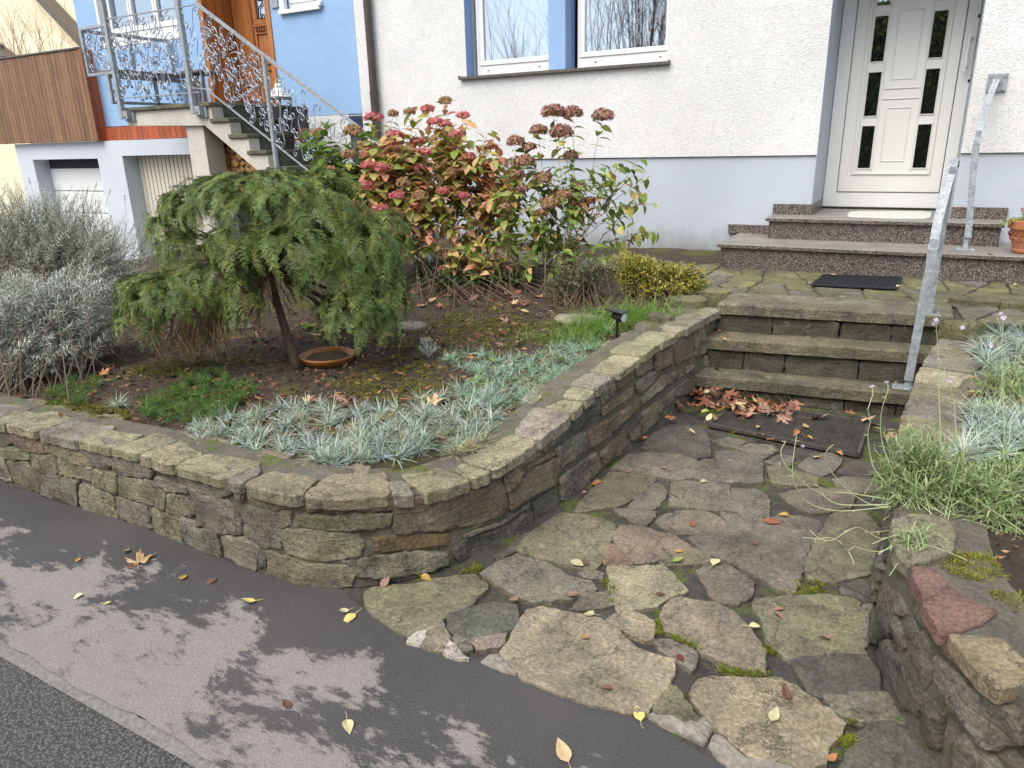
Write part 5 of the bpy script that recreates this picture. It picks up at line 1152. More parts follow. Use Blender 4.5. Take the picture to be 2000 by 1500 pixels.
def soilpix(px, py, f=None, z0=.4):
    f = f or lz; z = z0
    for _ in range(6): p = PZ(px, py, z); z = f(p[0], p[1])
    return np.array([p[0], p[1], z])
def vdepth(p): return float((CR.T@(np.asarray(p)-CC))[2])
def m_at(D): return D/FPX
VR, VU, VF = CR@np.array([1, 0, 0]), CR@np.array([0, -1, 0]), CR@np.array([0, 0, 1])
# ================================================================== weeping conifer
M['hemlock'] = fmat('hemlock_needles', [(0, (.065, .115, .035)), (.5, (.12, .19, .055)), (.85, (.18, .26, .075)), (1, (.27, .33, .10))], .5, .2, True)
M['bark'] = simple('dark_bark', (.075, .048, .034), .9, 0, 30, .45, 60, .01)
M['drytwig'] = fmat('dry_twigs', [(0, (.075, .045, .025)), (.6, (.16, .10, .05)), (1, (.26, .19, .09))], .8, .1)
tb = soilpix(583, 722); TD = vdepth(tb)
tree = empty('weeping_conifer', tuple(tb), 'dwarf weeping conifer with drooping green tiers on a thin bare leaning trunk', 'tree')
b = MB(); up = [PD(583, 726, TD), PD(572, 690, TD), PD(556, 640, TD), PD(541, 590, TD), PD(530, 545, TD), PD(522, 500, TD)]
b.tube(up, [.034, .030, .026, .023, .020, .014], 10); b.build('trunk', M['bark'], tree, smooth=True)
# needle twig: a stem with needles both sides, in one small mesh
def twig_tpl(l=.048, nn=8, nl=.014, nw=.0042):
    V = []; F_ = []
    for i in range(nn):
        t = i/(nn-1); x = l*t*.95; k = nl*(1-.35*t)
        for s_ in (-1, 1):
            a = math.radians(52); c = len(V); dx_, dy_ = k*math.cos(a), s_*k*math.sin(a); nx_, ny_ = -math.sin(a)*nw/2*s_, math.cos(a)*nw/2
            V += [(x-nx_*.5, -ny_*.3, -.12*l*t*t), (x+dx_*.6-nx_, dy_*.6-ny_, -.12*l*t*t+.001), (x+dx_, dy_, -.12*l*t*t-.001), (x+dx_*.6+nx_, dy_*.6+ny_, -.12*l*t*t+.001)]; F_.append((c, c+1, c+2, c+3))
    return np.array(V), np.array(F_)
TW = twig_tpl()
DOMES = [(505,418,150,70,0,1.9,95),(405,425,85,62,.05,1.7,45),(610,440,120,78,0,1.9,75),(700,505,85,66,-.05,2.0,60),(745,560,46,66,-.05,2.3,40),(690,608,72,38,-.16,2.2,45),(740,640,42,60,-.1,2.4,22),
         (575,505,95,62,-.24,1.9,62),(470,505,62,60,-.28,2.0,45),(475,610,36,70,-.26,2.35,24),(335,592,92,52,-.12,2.0,70),(410,565,74,52,-.08,1.9,48),(280,640,50,56,-.1,2.3,34),(365,500,60,42,.12,1.8,32),(350,425,40,40,.1,1.9,20),(640,365,55,30,.1,1.6,26),(560,372,70,30,-.05,1.5,30),(440,378,70,32,0,1.5,26),(650,560,80,60,-.14,2.1,40),(755,480,50,60,0,2.2,30),(770,600,36,60,-.05,2.3,24),(330,470,46,40,.08,2.,24),(290,590,60,50,-.06,2.2,34),(690,640,66,44,-.16,2.3,30)]
parts = []; strands = MB()
for (px, py, rx, ry, dd, pm, nf) in DOMES:
    D = TD+dd; k = m_at(D); c = PD(px, py, D); a_, b_ = rx*k, ry*k
    for q in range(int(nf*1.5)):
        az = rng.uniform(0, 2*math.pi); f0 = rng.uniform(0., 1.3); f1 = min(pm, f0+rng.uniform(.4, .85)); lift = rng.uniform(-.13, .13)
        n_ = max(6, int((f1-f0)*(a_+b_)/2/.0165)); ph = np.linspace(f0, f1, n_); az_ = az+.25*(ph-f0)*rng.choice([-1, 1])
        rr = 1+lift+.14*np.sin((ph-f0)/(f1-f0)*math.pi)*rng.uniform(.3, 1.)+.10*((ph-f0)/(f1-f0))**2*rng.uniform(0, 1.6)
        hx_ = np.sin(np.minimum(ph, 1.75)); P = np.stack([np.cos(az_)*hx_*a_*rr, np.sin(az_)*hx_*a_*.8*rr, np.cos(ph)*b_*rr], 1)+c
        T_ = np.gradient(P, axis=0); T_ /= np.linalg.norm(T_, axis=1)[:, None]; out_ = np.stack([np.cos(az_), np.sin(az_), np.full(n_, .9)], 1); S_ = np.cross(T_, out_); S_ /= np.linalg.norm(S_, axis=1)[:, None]
        for s_ in (-1, 1):
            fall = (1-np.abs(np.linspace(-.25, 1, n_)))*.6+.55
            Dd = T_*.75+S_*s_*.75+out_*.10+rng.normal(0, .16, (n_, 3))-np.array([0, 0, .02]); Nn_ = out_+rng.normal(0, .25, (n_, 3))
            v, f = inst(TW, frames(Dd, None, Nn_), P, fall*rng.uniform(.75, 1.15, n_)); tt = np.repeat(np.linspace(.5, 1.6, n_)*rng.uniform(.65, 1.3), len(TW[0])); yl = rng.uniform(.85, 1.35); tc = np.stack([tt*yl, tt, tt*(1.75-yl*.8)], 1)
            parts.append((v, f, tc))
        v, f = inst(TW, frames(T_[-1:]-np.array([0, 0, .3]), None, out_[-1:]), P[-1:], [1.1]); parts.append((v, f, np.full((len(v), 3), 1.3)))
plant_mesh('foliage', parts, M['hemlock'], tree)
for (px0_, py0_, px1__, py1__, n_, sp_) in [(520,500,470,640,90,40),(525,505,440,560,60,40),(400,600,400,690,150,50),(360,610,350,690,60,40),(530,520,600,600,60,40),(640,520,690,600,50,40),(460,560,420,660,80,30),(500,520,530,600,50,24),(300,620,300,680,30,25)]:
    for q in range(n_):
        D = TD+U(-.2, .12); a = PD(px0_+U(-sp_, sp_)*.6, py0_+U(-25, 25), D); c = PD(px1__+U(-sp_, sp_), py1__+U(-40, 20), D+U(-.08, .08)); m_ = (a+c)/2+np.array([U(-.05, .05), U(-.05, .05), .05])
        strands.tube(bez(a, m_, c, 6), .0016, 3, False)
o = strands.build('dry_inner_twigs', M['drytwig'], tree)
b = MB()
for (px, py, rx, ry, dd, pm, nf) in DOMES:
    c = PD(px, py+ry*.2, TD+dd); a = PD(528, 530, TD); b.tube(bez(a, (a+c)/2+np.array([0, 0, .04]), c, 7), [.012, .011, .010, .008, .007, .005, .003], 6)
b.build('branches', M['bark'], tree)
# ================================================================== generic bush of leafy stems
def stembush(name, label, cat, base, ells, nst, leafT, lmat, smat, lden=.012, lfrac=.55, lsz=(.7, 1.2), spread=50, srad=.0025, spikes=None, group=None, droop=.1, tintf=None, parent_only=False, la=.9, basesp=.08):
    """ells: list of (px,py,rx,ry,depth offset, rdepth) volumes seen from the photo's place holding the stem tips"""
    D0 = vdepth(base); root = empty(name, tuple(base), label, cat, group); parts = []; sb = MB(); tips = []
    wts = np.array([e[2]*e[3] for e in ells], float); wts /= wts.sum()
    for q in range(nst):
        e = ells[rng.choice(len(ells), p=wts)]; u = rdir(1)[0]*rng.uniform(.55, 1)**.5; D = D0+e[4]; k = m_at(D)
        tip = PD(e[0], e[1], D)+VR*u[0]*e[2]*k+VU*u[2]*e[3]*k+VF*u[1]*e[5]; bs = np.array(base)+np.array([rng.normal(0, basesp), rng.normal(0, basesp), 0]); mid = bs*.45+tip*.55+np.array([0, 0, .12*np.linalg.norm(tip-bs)]); 
        ln_ = np.linalg.norm(tip-bs); C_ = bez(bs, mid, tip, 14); sb.tube(C_[::2], [srad*(1.4-.09*i) for i in range(7)], 4, False); tips.append((tip, C_[-1]-C_[-2]))
        n_ = max(4, int(ln_*lfrac/lden)); t = np.linspace(1-lfrac, 1, n_); idx = t*13; i0 = np.clip(idx.astype(int), 0, 12); fr_ = (idx-i0)[:, None]; P = C_[i0]*(1-fr_)+C_[i0+1]*fr_; T_ = C_[i0+1]-C_[i0]; T_ /= np.linalg.norm(T_, axis=1)[:, None]
        ang = np.arange(n_)*2.4+rng.uniform(0, 6); A_ = np.cross(T_, [.3, .2, 1.]); A_ /= np.linalg.norm(A_, axis=1)[:, None]; B_ = np.cross(T_, A_); O_ = A_*np.cos(ang)[:, None]+B_*np.sin(ang)[:, None]
        Dd = O_*la+T_*(.55+.4*(t-t[0])/(1-t[0]+1e-6))[:, None]+rng.normal(0, .12, (n_, 3))-np.array([0, 0, droop])
        s_ = rng.uniform(*lsz, n_)*(1.1-.5*((t-t[0])/(1-t[0]+1e-6))**3); v, f = inst(leafT, frames(Dd, rng.normal(0, .3, n_)), P, s_)
        tt = np.repeat(rng.uniform(.85, 1.15, n_)*rng.uniform(.85, 1.15), len(leafT[0])); parts.append((v, f, np.stack([tt, tt, tt], 1)))
    plant_mesh('foliage', parts, lmat, root); sb.build('stems', smat, root)
    return root, tips
M['stem'] = simple('brown_stem', (.13, .085, .05), .8, 0, 30, .3); M['greenstem'] = simple('green_stem', (.22, .28, .10), .7)
M['greystem'] = simple('grey_stem', (.16, .125, .095), .85, 0, 30, .3)
M['silver'] = fmat('silver_leaves', [(0, (.34, .38, .32)), (.6, (.48, .52, .46)), (1, (.64, .68, .61))], .7, .15, True)
M['laven'] = fmat('lavender_leaves', [(0, (.28, .32, .24)), (.6, (.44, .48, .39)), (1, (.60, .63, .55))], .7, .15, True)
nar = tpl_leaf(.038, .0044, 3, .2, .15); nar2 = tpl_leaf(.034, .0052, 3, .2, .2)
bs1 = soilpix(95, 640); r1, tips1 = stembush('lavender', 'tall grey-green lavender with faded flower spikes at the left edge of the bed', 'shrub', bs1, [(70,470,140,115,.2,.35),(140,440,100,85,.2,.3),(10,420,80,80,.3,.3),(230,500,70,60,.1,.25)], 620, nar2, M['laven'], M['greystem'], .0065, .55, (.7, 1.25), basesp=.22, srad=.0018)
def spikes(root, tips, n, col, mat):
    pp = []; sb = MB(); T_ = tpl_leaf(.009, .005, 2, .3, .1)
    for i in rng.choice(len(tips), n, replace=False):
        tip, d = tips[i]; d = d/np.linalg.norm(d); d = d*.6+np.array([rng.normal(0, .2), rng.normal(0, .2), 1]); d /= np.linalg.norm(d); l = rng.uniform(.10, .2); e = tip+d*l; sb.tube([tip, tip+d*l*.5+rng.normal(0, .004, 3), e], .0012, 4, False)
        n_ = 26; t = rng.uniform(-.03, .02, n_)[:, None]; P = e+d*t; v, f = inst(T_, frames(rdir(n_)*.8+d, rng.uniform(0, 6, n_)), P, rng.uniform(.7, 1.2, n_)); pp.append((v, f))
    plant_mesh('flower_spikes', pp, mat, root); sb.build('flower_stalks', M['greystem'], root)
M['spike'] = fmat('faded_lavender_flower', [(0, (.13, .11, .12)), (1, (.26, .24, .25))], .8, .1)
spikes(r1, tips1, 46, None, M['spike'])
bs2 = soilpix(225, 590); r2, tips2 = stembush('lavender', 'thin twiggy grey lavender between the tall lavender and the conifer', 'shrub', bs2, [(235,470,62,60,.1,.25),(180,520,50,50,0,.2),(190,440,30,40,.1,.2)], 170, nar2, M['laven'], M['greystem'], .0075, .5, (.7, 1.15), basesp=.12, srad=.0018)
spikes(r2, tips2, 30, None, M['spike'])
bs3 = soilpix(60, 735); r3, _ = stembush('silver_shrub', 'low mound of silvery white needle-leaved foliage in front of the lavender', 'shrub', bs3, [(60,600,100,80,0,.3),(170,590,85,78,.1,.3),(20,640,60,70,-.1,.25),(100,685,80,48,-.12,.2),(195,650,55,50,.05,.2)], 520, nar, M['silver'], M['greystem'], .006, .5, (.8, 1.4), droop=.05, basesp=.2)
bs4 = soilpix(30, 760); stembush('silver_shrub', 'small silvery tuft low at the far left behind the wall', 'shrub', bs4, [(38,716,36,24,0,.1)], 26, nar, M['silver'], M['greystem'], .008, .5, (.8, 1.3), basesp=.03)
# pale green leafy stem between lavender and conifer
M['ygleaf'] = fmat('yellow_green_leaves', [(0, (.16, .24, .04)), (1, (.38, .44, .10))], .5, .35, True)
bs5 = soilpix(320, 570); D5 = vdepth(bs5)
stembush('leafy_shoot', 'thin shoots with pale green pointed leaves left of the conifer', 'plant', bs5, [(300,435,22,26,0,.05),(318,500,25,40,0,.08),(270,520,20,40,0,.08)], 9, tpl_leaf(.10, .042, 4, .25, .3), M['ygleaf'], M['greenstem'], .05, .5, (.7, 1.1), basesp=.02)
# ================================================================== hydrangeas
M['hy_col'] = fmat('hydrangea_autumn_leaves', [(0, (.18, .27, .05)), (.25, (.34, .40, .09)), (.38, (.50, .46, .14)), (.52, (.62, .36, .18)), (.74, (.70, .26, .22)), (.86, (.66, .46, .22)), (.94, (.32, .42, .10)), (1, (.70, .55, .12))], .5, .38, True)
M['hy_green'] = fmat('hydrangea_green_leaves', [(0, (.09, .16, .03)), (.5, (.15, .25, .05)), (.8, (.28, .36, .09)), (.92, (.58, .52, .10)), (1, (.55, .28, .1))], .5, .38, True)
M['hy_mix'] = fmat('hydrangea_fading_leaves', [(0, (.10, .17, .035)), (.4, (.22, .31, .07)), (.7, (.40, .45, .12)), (.85, (.62, .54, .16)), (.93, (.55, .28, .11)), (1, (.15, .08, .05))], .5, .38, True)
M['pink'] = fmat('pink_florets', [(0, (.42, .07, .09)), (.45, (.62, .16, .18)), (.8, (.68, .32, .28)), (1, (.50, .34, .22))], .7, .25)
M['dried'] = fmat('dried_florets', [(0, (.14, .06, .045)), (.4, (.28, .13, .09)), (.7, (.44, .25, .17)), (.9, (.55, .37, .26)), (1, (.38, .10, .10))], .8, .2)
M['tanhead'] = fmat('tan_florets', [(0, (.22, .17, .06)), (.5, (.38, .25, .12)), (.8, (.46, .28, .17)), (1, (.50, .16, .13))], .8, .2)
M['bark2'] = simple('brown_cane', (.17, .11, .07), .8, 0, 30, .35)
LF = tpl_leaf(.112, .066, 5, .22, .28); LF2 = tpl_leaf(.105, .055, 5, .3, .35)
def petals(r=.010):
    V = []; F_ = []
    for k in range(4):
        a = k*math.pi/2; c = len(V); ca, sa = math.cos(a), math.sin(a)
        for (x, y, z) in ((0, 0, 0), (.7, -.55, .15), (1.25, 0, .3), (.7, .55, .15)): V.append(((x*ca-y*sa)*r, (x*sa+y*ca)*r, z*r))
        F_.append((c, c+1, c+2, c+3))
    return np.array(V), np.array(F_)
PT = petals()
def head(parent, c, r, mat, flatk=.65, n=None):
    n = n or int(150*(r/.07)**2); d = rdir(n, -.45, 1.); rr = rng.uniform(.72, 1.05, n)[:, None]; P = np.array(c)+d*np.array([r, r, r*flatk])*rr
    v, f = inst(PT, frames(np.cross(d, rdir(n))+d*.2, None, d+rng.normal(0, .35, (n, 3))), P, rng.uniform(.8, 1.35, n)*min(1.15, r/.05)); plant_mesh('flower_head', [(v, f)], mat, parent)
def hydrangea(label, base, tips, lmat, nleaf=(6, 9), group=None, leafT=LF, basesp=.12, side=0, lscale=1.):
    """tips: (px,py,depth offset, head kind or None, r)"""
    D0 = vdepth(base); root = empty('hydrangea', tuple(base), label, 'shrub', group); sb = MB(); parts = []; canes = []
    for ti, (px, py, dd, kind, r) in enumerate(tips):
        tip = PD(px, py, D0+dd); near = min(canes, key=lambda C_: np.linalg.norm(C_[11]-tip)) if len(canes) > 17 else None; bs = near[rng.randint(7, 13)] if near is not None else np.array(base)+np.array([rng.normal(0, basesp), rng.normal(0, basesp*.8), 0]); k_ = rng.uniform(.3, .55); mid = np.array([bs[0]*(1-k_)+tip[0]*k_, bs[1]*(1-k_)+tip[1]*k_, bs[2]*.35+tip[2]*.65])
        if near is not None: mid = (bs+tip)/2+np.array([0, 0, .03])
        C_ = bez(bs, mid, tip, 20); C_[1:-1] += rng.normal(0, .004, (18, 3)); sb.tube(C_[::2].tolist()+[C_[-1]], [(.0050-.0003*i)*(1 if near is None else .6) for i in range(11)], 5, False); canes += [C_] if near is None else []; ln_ = np.linalg.norm(np.diff(C_, axis=0), axis=1).sum()
        nn = rng.randint(*nleaf); P, Dd = [], []; phi = rng.uniform(0, 3)
        for i in range(nn):
            t = 1-(i*.055/ln_*1.15)-.01
            if t < (.38 if near is None else .02): break
            x = t*19; i0 = int(min(x, 18)); p = C_[i0]*(1-(x-i0))+C_[i0+1]*(x-i0); T_ = C_[i0+1]-C_[i0]; T_ /= np.linalg.norm(T_); A_ = np.cross(T_, [0, .3, 1.]); A_ /= np.linalg.norm(A_)+1e-9; B_ = np.cross(T_, A_)
            for s_ in (0, math.pi):
                if rng.uniform() < .12: continue
                a = phi+i*math.pi/2+s_; P.append(p); Dd.append((A_*math.cos(a)+B_*math.sin(a))*.9+T_*rng.uniform(.1, .5)+np.array([0, 0, rng.uniform(-.5, .15)])+VF*-.12)
        P = np.array(P); Dd = np.array(Dd); n_ = len(P); v, f = inst(leafT, frames(Dd, rng.normal(0, .35, n_)), P, rng.uniform(.6, 1.2, n_)*lscale); tt = np.repeat(rng.uniform(.8, 1.15, n_), len(leafT[0])); parts.append((v, f, np.stack([tt, tt, tt], 1)))
        if kind: r *= 1.18
        if kind: head(root, tip+np.array([0, 0, .01]), r, M[kind], .5 if kind == 'pink' else .68)
    plant_mesh('foliage', parts, lmat, root); sb.build('stems', M['bark2'], root); return root
hb1 = soilpix(740, 560); hb2 = soilpix(870, 565); hb3 = soilpix(1060, 572)
tg = [(622,262,0,'tanhead',.055),(690,260,0,'tanhead',.075),(682,305,-.1,'tanhead',.06),(645,335,-.15,'tanhead',.05),(640,355,-.2,'tanhead',.05),(712,288,0,'tanhead',.07),(730,232,.1,'pink',.075),(768,225,.1,'tanhead',.045),(648,400,-.2,'tanhead',.05),(690,402,-.25,'pink',.055),(715,418,-.25,'pink',.05),(662,440,-.1,None,.0)]
for i in range(16): tg.append((rng.uniform(640, 740), rng.uniform(440, 500), rng.uniform(-.2, .2), None, 0))
for i in range(90): tg.append((692+rng.normal(0, 44), 355+rng.normal(0, 50), rng.uniform(-.2, .3), None, 0))
random.Random(1).shuffle(tg)
hydrangea('green-leaved hydrangea with dull tan-red heads behind the conifer, next to the stair', hb1, tg, M['hy_green'], (6, 10), basesp=.13)
tc_ = [(745,330,-.25,'pink',.06),(830,300,-.25,'pink',.05),(775,385,-.25,'pink',.055),(905,385,-.2,'pink',.05),(820,385,-.25,'tanhead',.055),(960,290,-.1,'pink',.05),(720,325,-.2,'pink',.06),(890,265,-.15,'pink',.05),(770,265,-.1,'pink',.06),(800,222,.1,'tanhead',.045),(835,215,.1,'pink',.055),(870,200,.1,'tanhead',.05),(905,228,.05,'pink',.05),(850,240,0,'pink',.06),(755,285,-.1,'pink',.06),(870,245,0,'pink',.05),(815,278,-.1,'pink',.055),(915,308,-.15,'pink',.055),(708,365,-.2,'pink',.07),(735,355,-.1,'pink',.06),(950,325,-.1,'pink',.05),(865,375,-.2,'pink',.05),(740,410,-.25,'pink',.065),(695,405,-.25,'pink',.055),(790,360,-.2,'tanhead',.06),(780,312,-.2,'tanhead',.055),(820,330,-.2,'pink',.045),(885,340,-.2,'tanhead',.05)]
for i in range(44): tc_.append((rng.uniform(720, 1000), rng.uniform(440, 520), rng.uniform(-.25, .2), None, 0))
for i in range(16): tc_.append((rng.uniform(940, 1010), rng.uniform(300, 430), rng.uniform(-.1, .2), None, 0))
for i in range(200): u = rdir(1)[0]; k = rng.uniform(.3, 1)**.5; tc_.append((850+u[0]*170*k, 350+u[2]*120*k, rng.uniform(-.3, .35), None, 0))
random.Random(2).shuffle(tc_)
hydrangea('broad autumn hydrangea with pink heads and salmon-yellow leaves before the white wall', hb2, tc_, M['hy_col'], (6, 10), basesp=.17)
tr = [(1080,222,0,'dried',.085),(1118,224,0,'dried',.075),(1096,262,-.03,'dried',.085),(1052,258,.05,'dried',.065),(1178,230,.05,'dried',.08),(1115,306,0,'dried',.052),(1008,280,0,'dried',.065),(1034,290,0,'dried',.05),(1025,320,-.05,'dried',.075),(1010,345,-.1,'dried',.055),(1060,350,-.1,'tanhead',.065),(1130,370,0,'dried',.06),(1018,372,-.1,'dried',.05),(1075,400,-.1,'tanhead',.075),(1125,398,-.05,'tanhead',.06),(1150,395,0,'dried',.045),(985,410,-.15,'tanhead',.05),(1055,420,-.12,'tanhead',.05),(1100,385,-.1,'tanhead',.07),(1246,468,0,'dried',.045)]
for i in range(26): tr.append((rng.uniform(980, 1180), rng.uniform(440, 525), rng.uniform(-.2, .15), None, 0))
for i in range(56): tr.append((1055+rng.normal(0, 62), 405+rng.normal(0, 46), rng.uniform(-.2, .25), None, 0))
for p in [(1210,318),(1250,310),(1265,350),(1190,330),(1250,385),(1270,400),(1275,450),(1225,445),(1215,400),(1180,350),(1160,330),(1240,340),(1195,380),(1160,420),(1285,455)]: tr.append((*p, rng.uniform(-.1, .1), None, 0))
random.Random(3).shuffle(tr)
hydrangea('sparse hydrangea with large dried brown-red heads on tall stems nearest the granite steps', hb3, tr, M['hy_mix'], (4, 7), leafT=LF2, basesp=.12)
# bare stems under the hydrangeas
# ================================================================== small bushes
M['gold'] = fmat('gold_green_leaves', [(0, (.16, .19, .02)), (.5, (.36, .36, .045)), (.85, (.52, .48, .08)), (1, (.48, .30, .06))], .45, .25, True)
M['greyg'] = fmat('grey_green_leaves', [(0, (.06, .08, .045)), (.6, (.13, .16, .09)), (1, (.22, .25, .15))], .5, .2, True)
M['darkg'] = fmat('dark_green_leaves', [(0, (.02, .045, .015)), (.7, (.045, .09, .03)), (1, (.09, .14, .05))], .45, .2, True)
sml = tpl_leaf(.026, .016, 2, .25, .1)
stembush('golden_shrub', 'low golden-green evergreen shrub beside the top of the stone steps', 'shrub', soilpix(1290, 585), [(1260,538,66,42,0,.22),(1335,545,60,36,0,.2),(1225,520,42,32,0,.15),(1300,572,58,24,-.1,.15)], 620, sml, M['gold'], M['stem'], .010, .5, (.7, 1.2), basesp=.12)
stembush('grey_green_shrub', 'dull grey-green twiggy shrub between the dried hydrangea and the golden shrub', 'shrub', soilpix(1130, 590), [(1130,535,55,48,0,.2),(1090,560,35,30,0,.15)], 190, sml, M['greyg'], M['stem'], .013, .6, (.7, 1.2), basesp=.1)
stembush('evergreen_ground_cover', 'dark green low evergreen below the hydrangea stems', 'shrub', soilpix(945, 560), [(930,528,70,26,.4,.3),(840,530,60,22,.5,.3),(1010,540,40,20,.3,.2)], 260, sml, M['darkg'], M['stem'], .014, .7, (.8, 1.3), basesp=.35)
# ================================================================== grasses and mats
M['dianthus'] = fmat('blue_green_blades', [(0, (.18, .24, .15)), (.3, (.30, .38, .31)), (.75, (.46, .54, .50)), (1, (.64, .69, .67))], .6, .15, True)
M['grassg'] = fmat('bright_grass', [(0, (.08, .17, .02)), (.6, (.16, .30, .05)), (1, (.28, .40, .10))], .5, .3, True)
M['cushion'] = fmat('fresh_green_leaves', [(0, (.05, .13, .025)), (.6, (.11, .23, .05)), (1, (.20, .33, .08))], .55, .3, True)
BL = [tpl_blade(.070, .0040, 3, .22), tpl_blade(.05, .003, 3, .1)]
def rosettes(pts, T_, nb, zmin, sz, tint, tj=.2):
    parts = []
    for (p, s_) in pts:
        n_ = int(nb*rng.uniform(.8, 1.2)); d = rdir(n_, zmin, .98); s_ = s_*rng.uniform(.7, 1.3); v, f = inst(T_, frames(d+rng.normal(0, .1, (n_, 3)), rng.normal(0, .5, n_)), np.array(p)+d*.006+np.array([0, 0, .006]), rng.uniform(*sz, n_)*s_)
        k = rng.uniform(1-tj, 1+tj*.6); c = np.array(tint)*k*np.array([rng.uniform(.88, 1.06), 1, rng.uniform(.8, 1.08)])*(np.array([.95, .72, .5]) if rng.uniform() < .10 else 1); parts.append((v, f, np.tile(c, (len(v), 1))))
    return parts
def inpoly(x, y, P):
    r = False; j = len(P)-1
    for i in range(len(P)):
        if (P[i][1] > y) != (P[j][1] > y) and x < (P[j][0]-P[i][0])*(y-P[i][1])/(P[j][1]-P[i][1])+P[i][0]: r = not r
        j = i
    return r
def scat(poly, n, f=lz, ws=True):
    xs = [p[0] for p in poly]; ys = [p[1] for p in poly]; out = []
    while len(out) < n:
        x, y = rng.uniform(min(xs), max(xs)), rng.uniform(min(ys), max(ys))
        if inpoly(x, y, poly): out.append(soilpix(x, y, f))
    return out
A1 = [(365,840),(420,815),(520,800),(620,795),(720,800),(800,790),(880,770),(960,770),(1000,800),(970,850),(935,890),(860,892),(760,902),(640,915),(560,902),(470,878),(390,868)]
A2 = [(880,770),(930,740),(860,700),(930,690),(1040,700),(1100,670),(1190,650),(1180,690),(1100,740),(1050,790),(1000,800),(930,800)]
pts = [(p, rng.uniform(.8, 1.25)) for p in scat(A1, 300)]; pts2 = [(p, rng.uniform(.65, 1.05)) for p in scat(A2, 230)]
plant_mesh('dianthus_mat', rosettes(pts, BL[0], 46, -.1, (.55, 1.25), (1.05, 1.02, 1.02))+rosettes(pts2, BL[0], 40, -.1, (.5, 1.1), (.85, .98, .85)), M['dianthus'])
tag(bpy.data.objects['dianthus_mat'], 'mat of spiky blue-green dianthus tufts along the coping of the curved wall', 'ground cover', kind='stuff')
for (x, y, s_, lab) in [(230,797,1.5,'single blue-white spiky tuft at left behind the wall, apart from the mat'),(393,842,1.2,'spiky pale tuft at the left end of the dianthus mat near orange leaves'),(912,886,1.1,'lone star-shaped blue-grey tuft overhanging the coping at the curve'),(634,905,1.0,'small pale tuft spilling over the coping in the middle of the curve')]:
    p = soilpix(x, y); o = plant_mesh('dianthus_tuft', rosettes([(p+np.array([0, 0, .01]), s_), (p+np.array([.02, .01, .01]), s_*.8)], BL[0], 48, .0, (.7, 1.2), (1.15, 1.12, 1.15)), M['dianthus']); tag(o, lab, 'plant')
# yellowish grass mixed under the mat
pts = [(p, rng.uniform(.5, .9)) for p in scat(A1, 60)+scat(A2, 90)+scat([(850,880),(950,780),(1000,820),(900,895)], 14)]
tag(plant_mesh('short_grass', rosettes(pts, BL[1], 26, .1, (.5, 1.1), (1.2, 1.1, .8)), M['cushion']), 'short yellow-green grass growing through the dianthus mat', 'grass', kind='stuff')
G1 = [(265,800),(330,770),(360,735),(430,735),(500,770),(470,800),(430,825),(360,838),(290,830)]
pts = [(p+np.array([0, 0, rng.uniform(0, .05)]), rng.uniform(.7, 1.2)) for p in scat(G1, 210)]
tag(plant_mesh('green_cushion_plant', rosettes(pts, BL[1], 34, -.2, (.5, 1.1), (1., 1., 1.)), M['cushion']), 'fresh green feathery cushion plant in front of the conifer', 'plant')
pts = [(p+np.array([0, 0, rng.uniform(0, .04)]), rng.uniform(.6, 1.)) for p in scat([(85,780),(120,755),(190,745),(215,770),(170,795),(110,800)], 70)]
tag(plant_mesh('green_cushion_plant', rosettes(pts, BL[1], 30, -.2, (.5, 1.1), (.9, .95, .9)), M['cushion']), 'small feathery green clump at left near the silver shrub', 'plant')
def clump(name, label, c, n, l, mat, wd=.004, spread=.1, tint=(1, 1, 1)):
    T_ = tpl_blade(l, wd, 6, .75); d = rdir(n, .45, .99); P = np.array(c)+np.stack([rng.normal(0, spread, n), rng.normal(0, spread*.6, n), np.zeros(n)], 1)
    v, f = inst(T_, frames(d, rng.normal(0, .2, n)), P, rng.uniform(.5, 1.1, n)); tag(plant_mesh(name, [(v, f, np.tile(np.array(tint), (len(v), 1)))], mat), label, 'grass')
clump('grass_clump', 'bright green arching grass clump behind the black garden spotlight', soilpix(1180, 645), 620, .24, M['grassg'], .006, .14)
clump('grass_clump', 'bright green grass clump between the spotlight and the golden shrub', soilpix(1262, 622), 620, .22, M['grassg'], .006, .15)
clump('grass_clump', 'lower yellow-green grass to the left of the spotlight', soilpix(1105, 665), 460, .16, M['grassg'], .005, .14, (1.15, 1, .9))
# moss cushions on the bed, as small leafy tufts
MT = tpl_blade(.014, .003, 2, .2)
def moss(name, label, poly, n, tint=(1, 1, 1), f=lz, s_=1., grp=None):
    pts = [(p, rng.uniform(.7, 1.4)*s_) for p in scat(poly, n, f)]; tag(plant_mesh(name, rosettes(pts, MT, 14, 0, (.6, 1.2), tint, .3), M['mossm']), label, 'moss', grp, kind='stuff')
M['mossm'] = fmat('moss', [(0, (.09, .10, .012)), (.6, (.20, .21, .03)), (1, (.34, .33, .06))], .8, .3, True)
moss('moss', 'yellow-green moss beside the coping at left', [(60,790),(110,782),(250,800),(255,820),(180,830),(60,800)], 330)
moss('moss', 'olive moss patches on the soil right of the saucer', [(650,760),(700,715),(790,690),(860,720),(880,770),(800,790),(720,790)], 420)
moss('moss', 'moss in the soil behind the saucer and under the leaves', [(820,620),(1000,600),(1110,640),(1000,660),(860,650)], 300, (.9, .95, .9))
moss('moss', 'moss over the coping behind the spotlight', [(1200,655),(1290,630),(1340,610),(1330,630),(1270,655),(1215,665)], 220, (.9, .85, .8))
moss('moss', 'moss between the leaves in front of the hydrangeas', [(780,640),(900,610),(1050,640),(1000,690),(850,700),(760,680)], 420, (.95, 1, .9))
moss('moss', 'low moss in the middle of the bed left of the conifer', [(250,720),(330,700),(420,700),(380,730),(280,745)], 220, (.7, .75, .7))
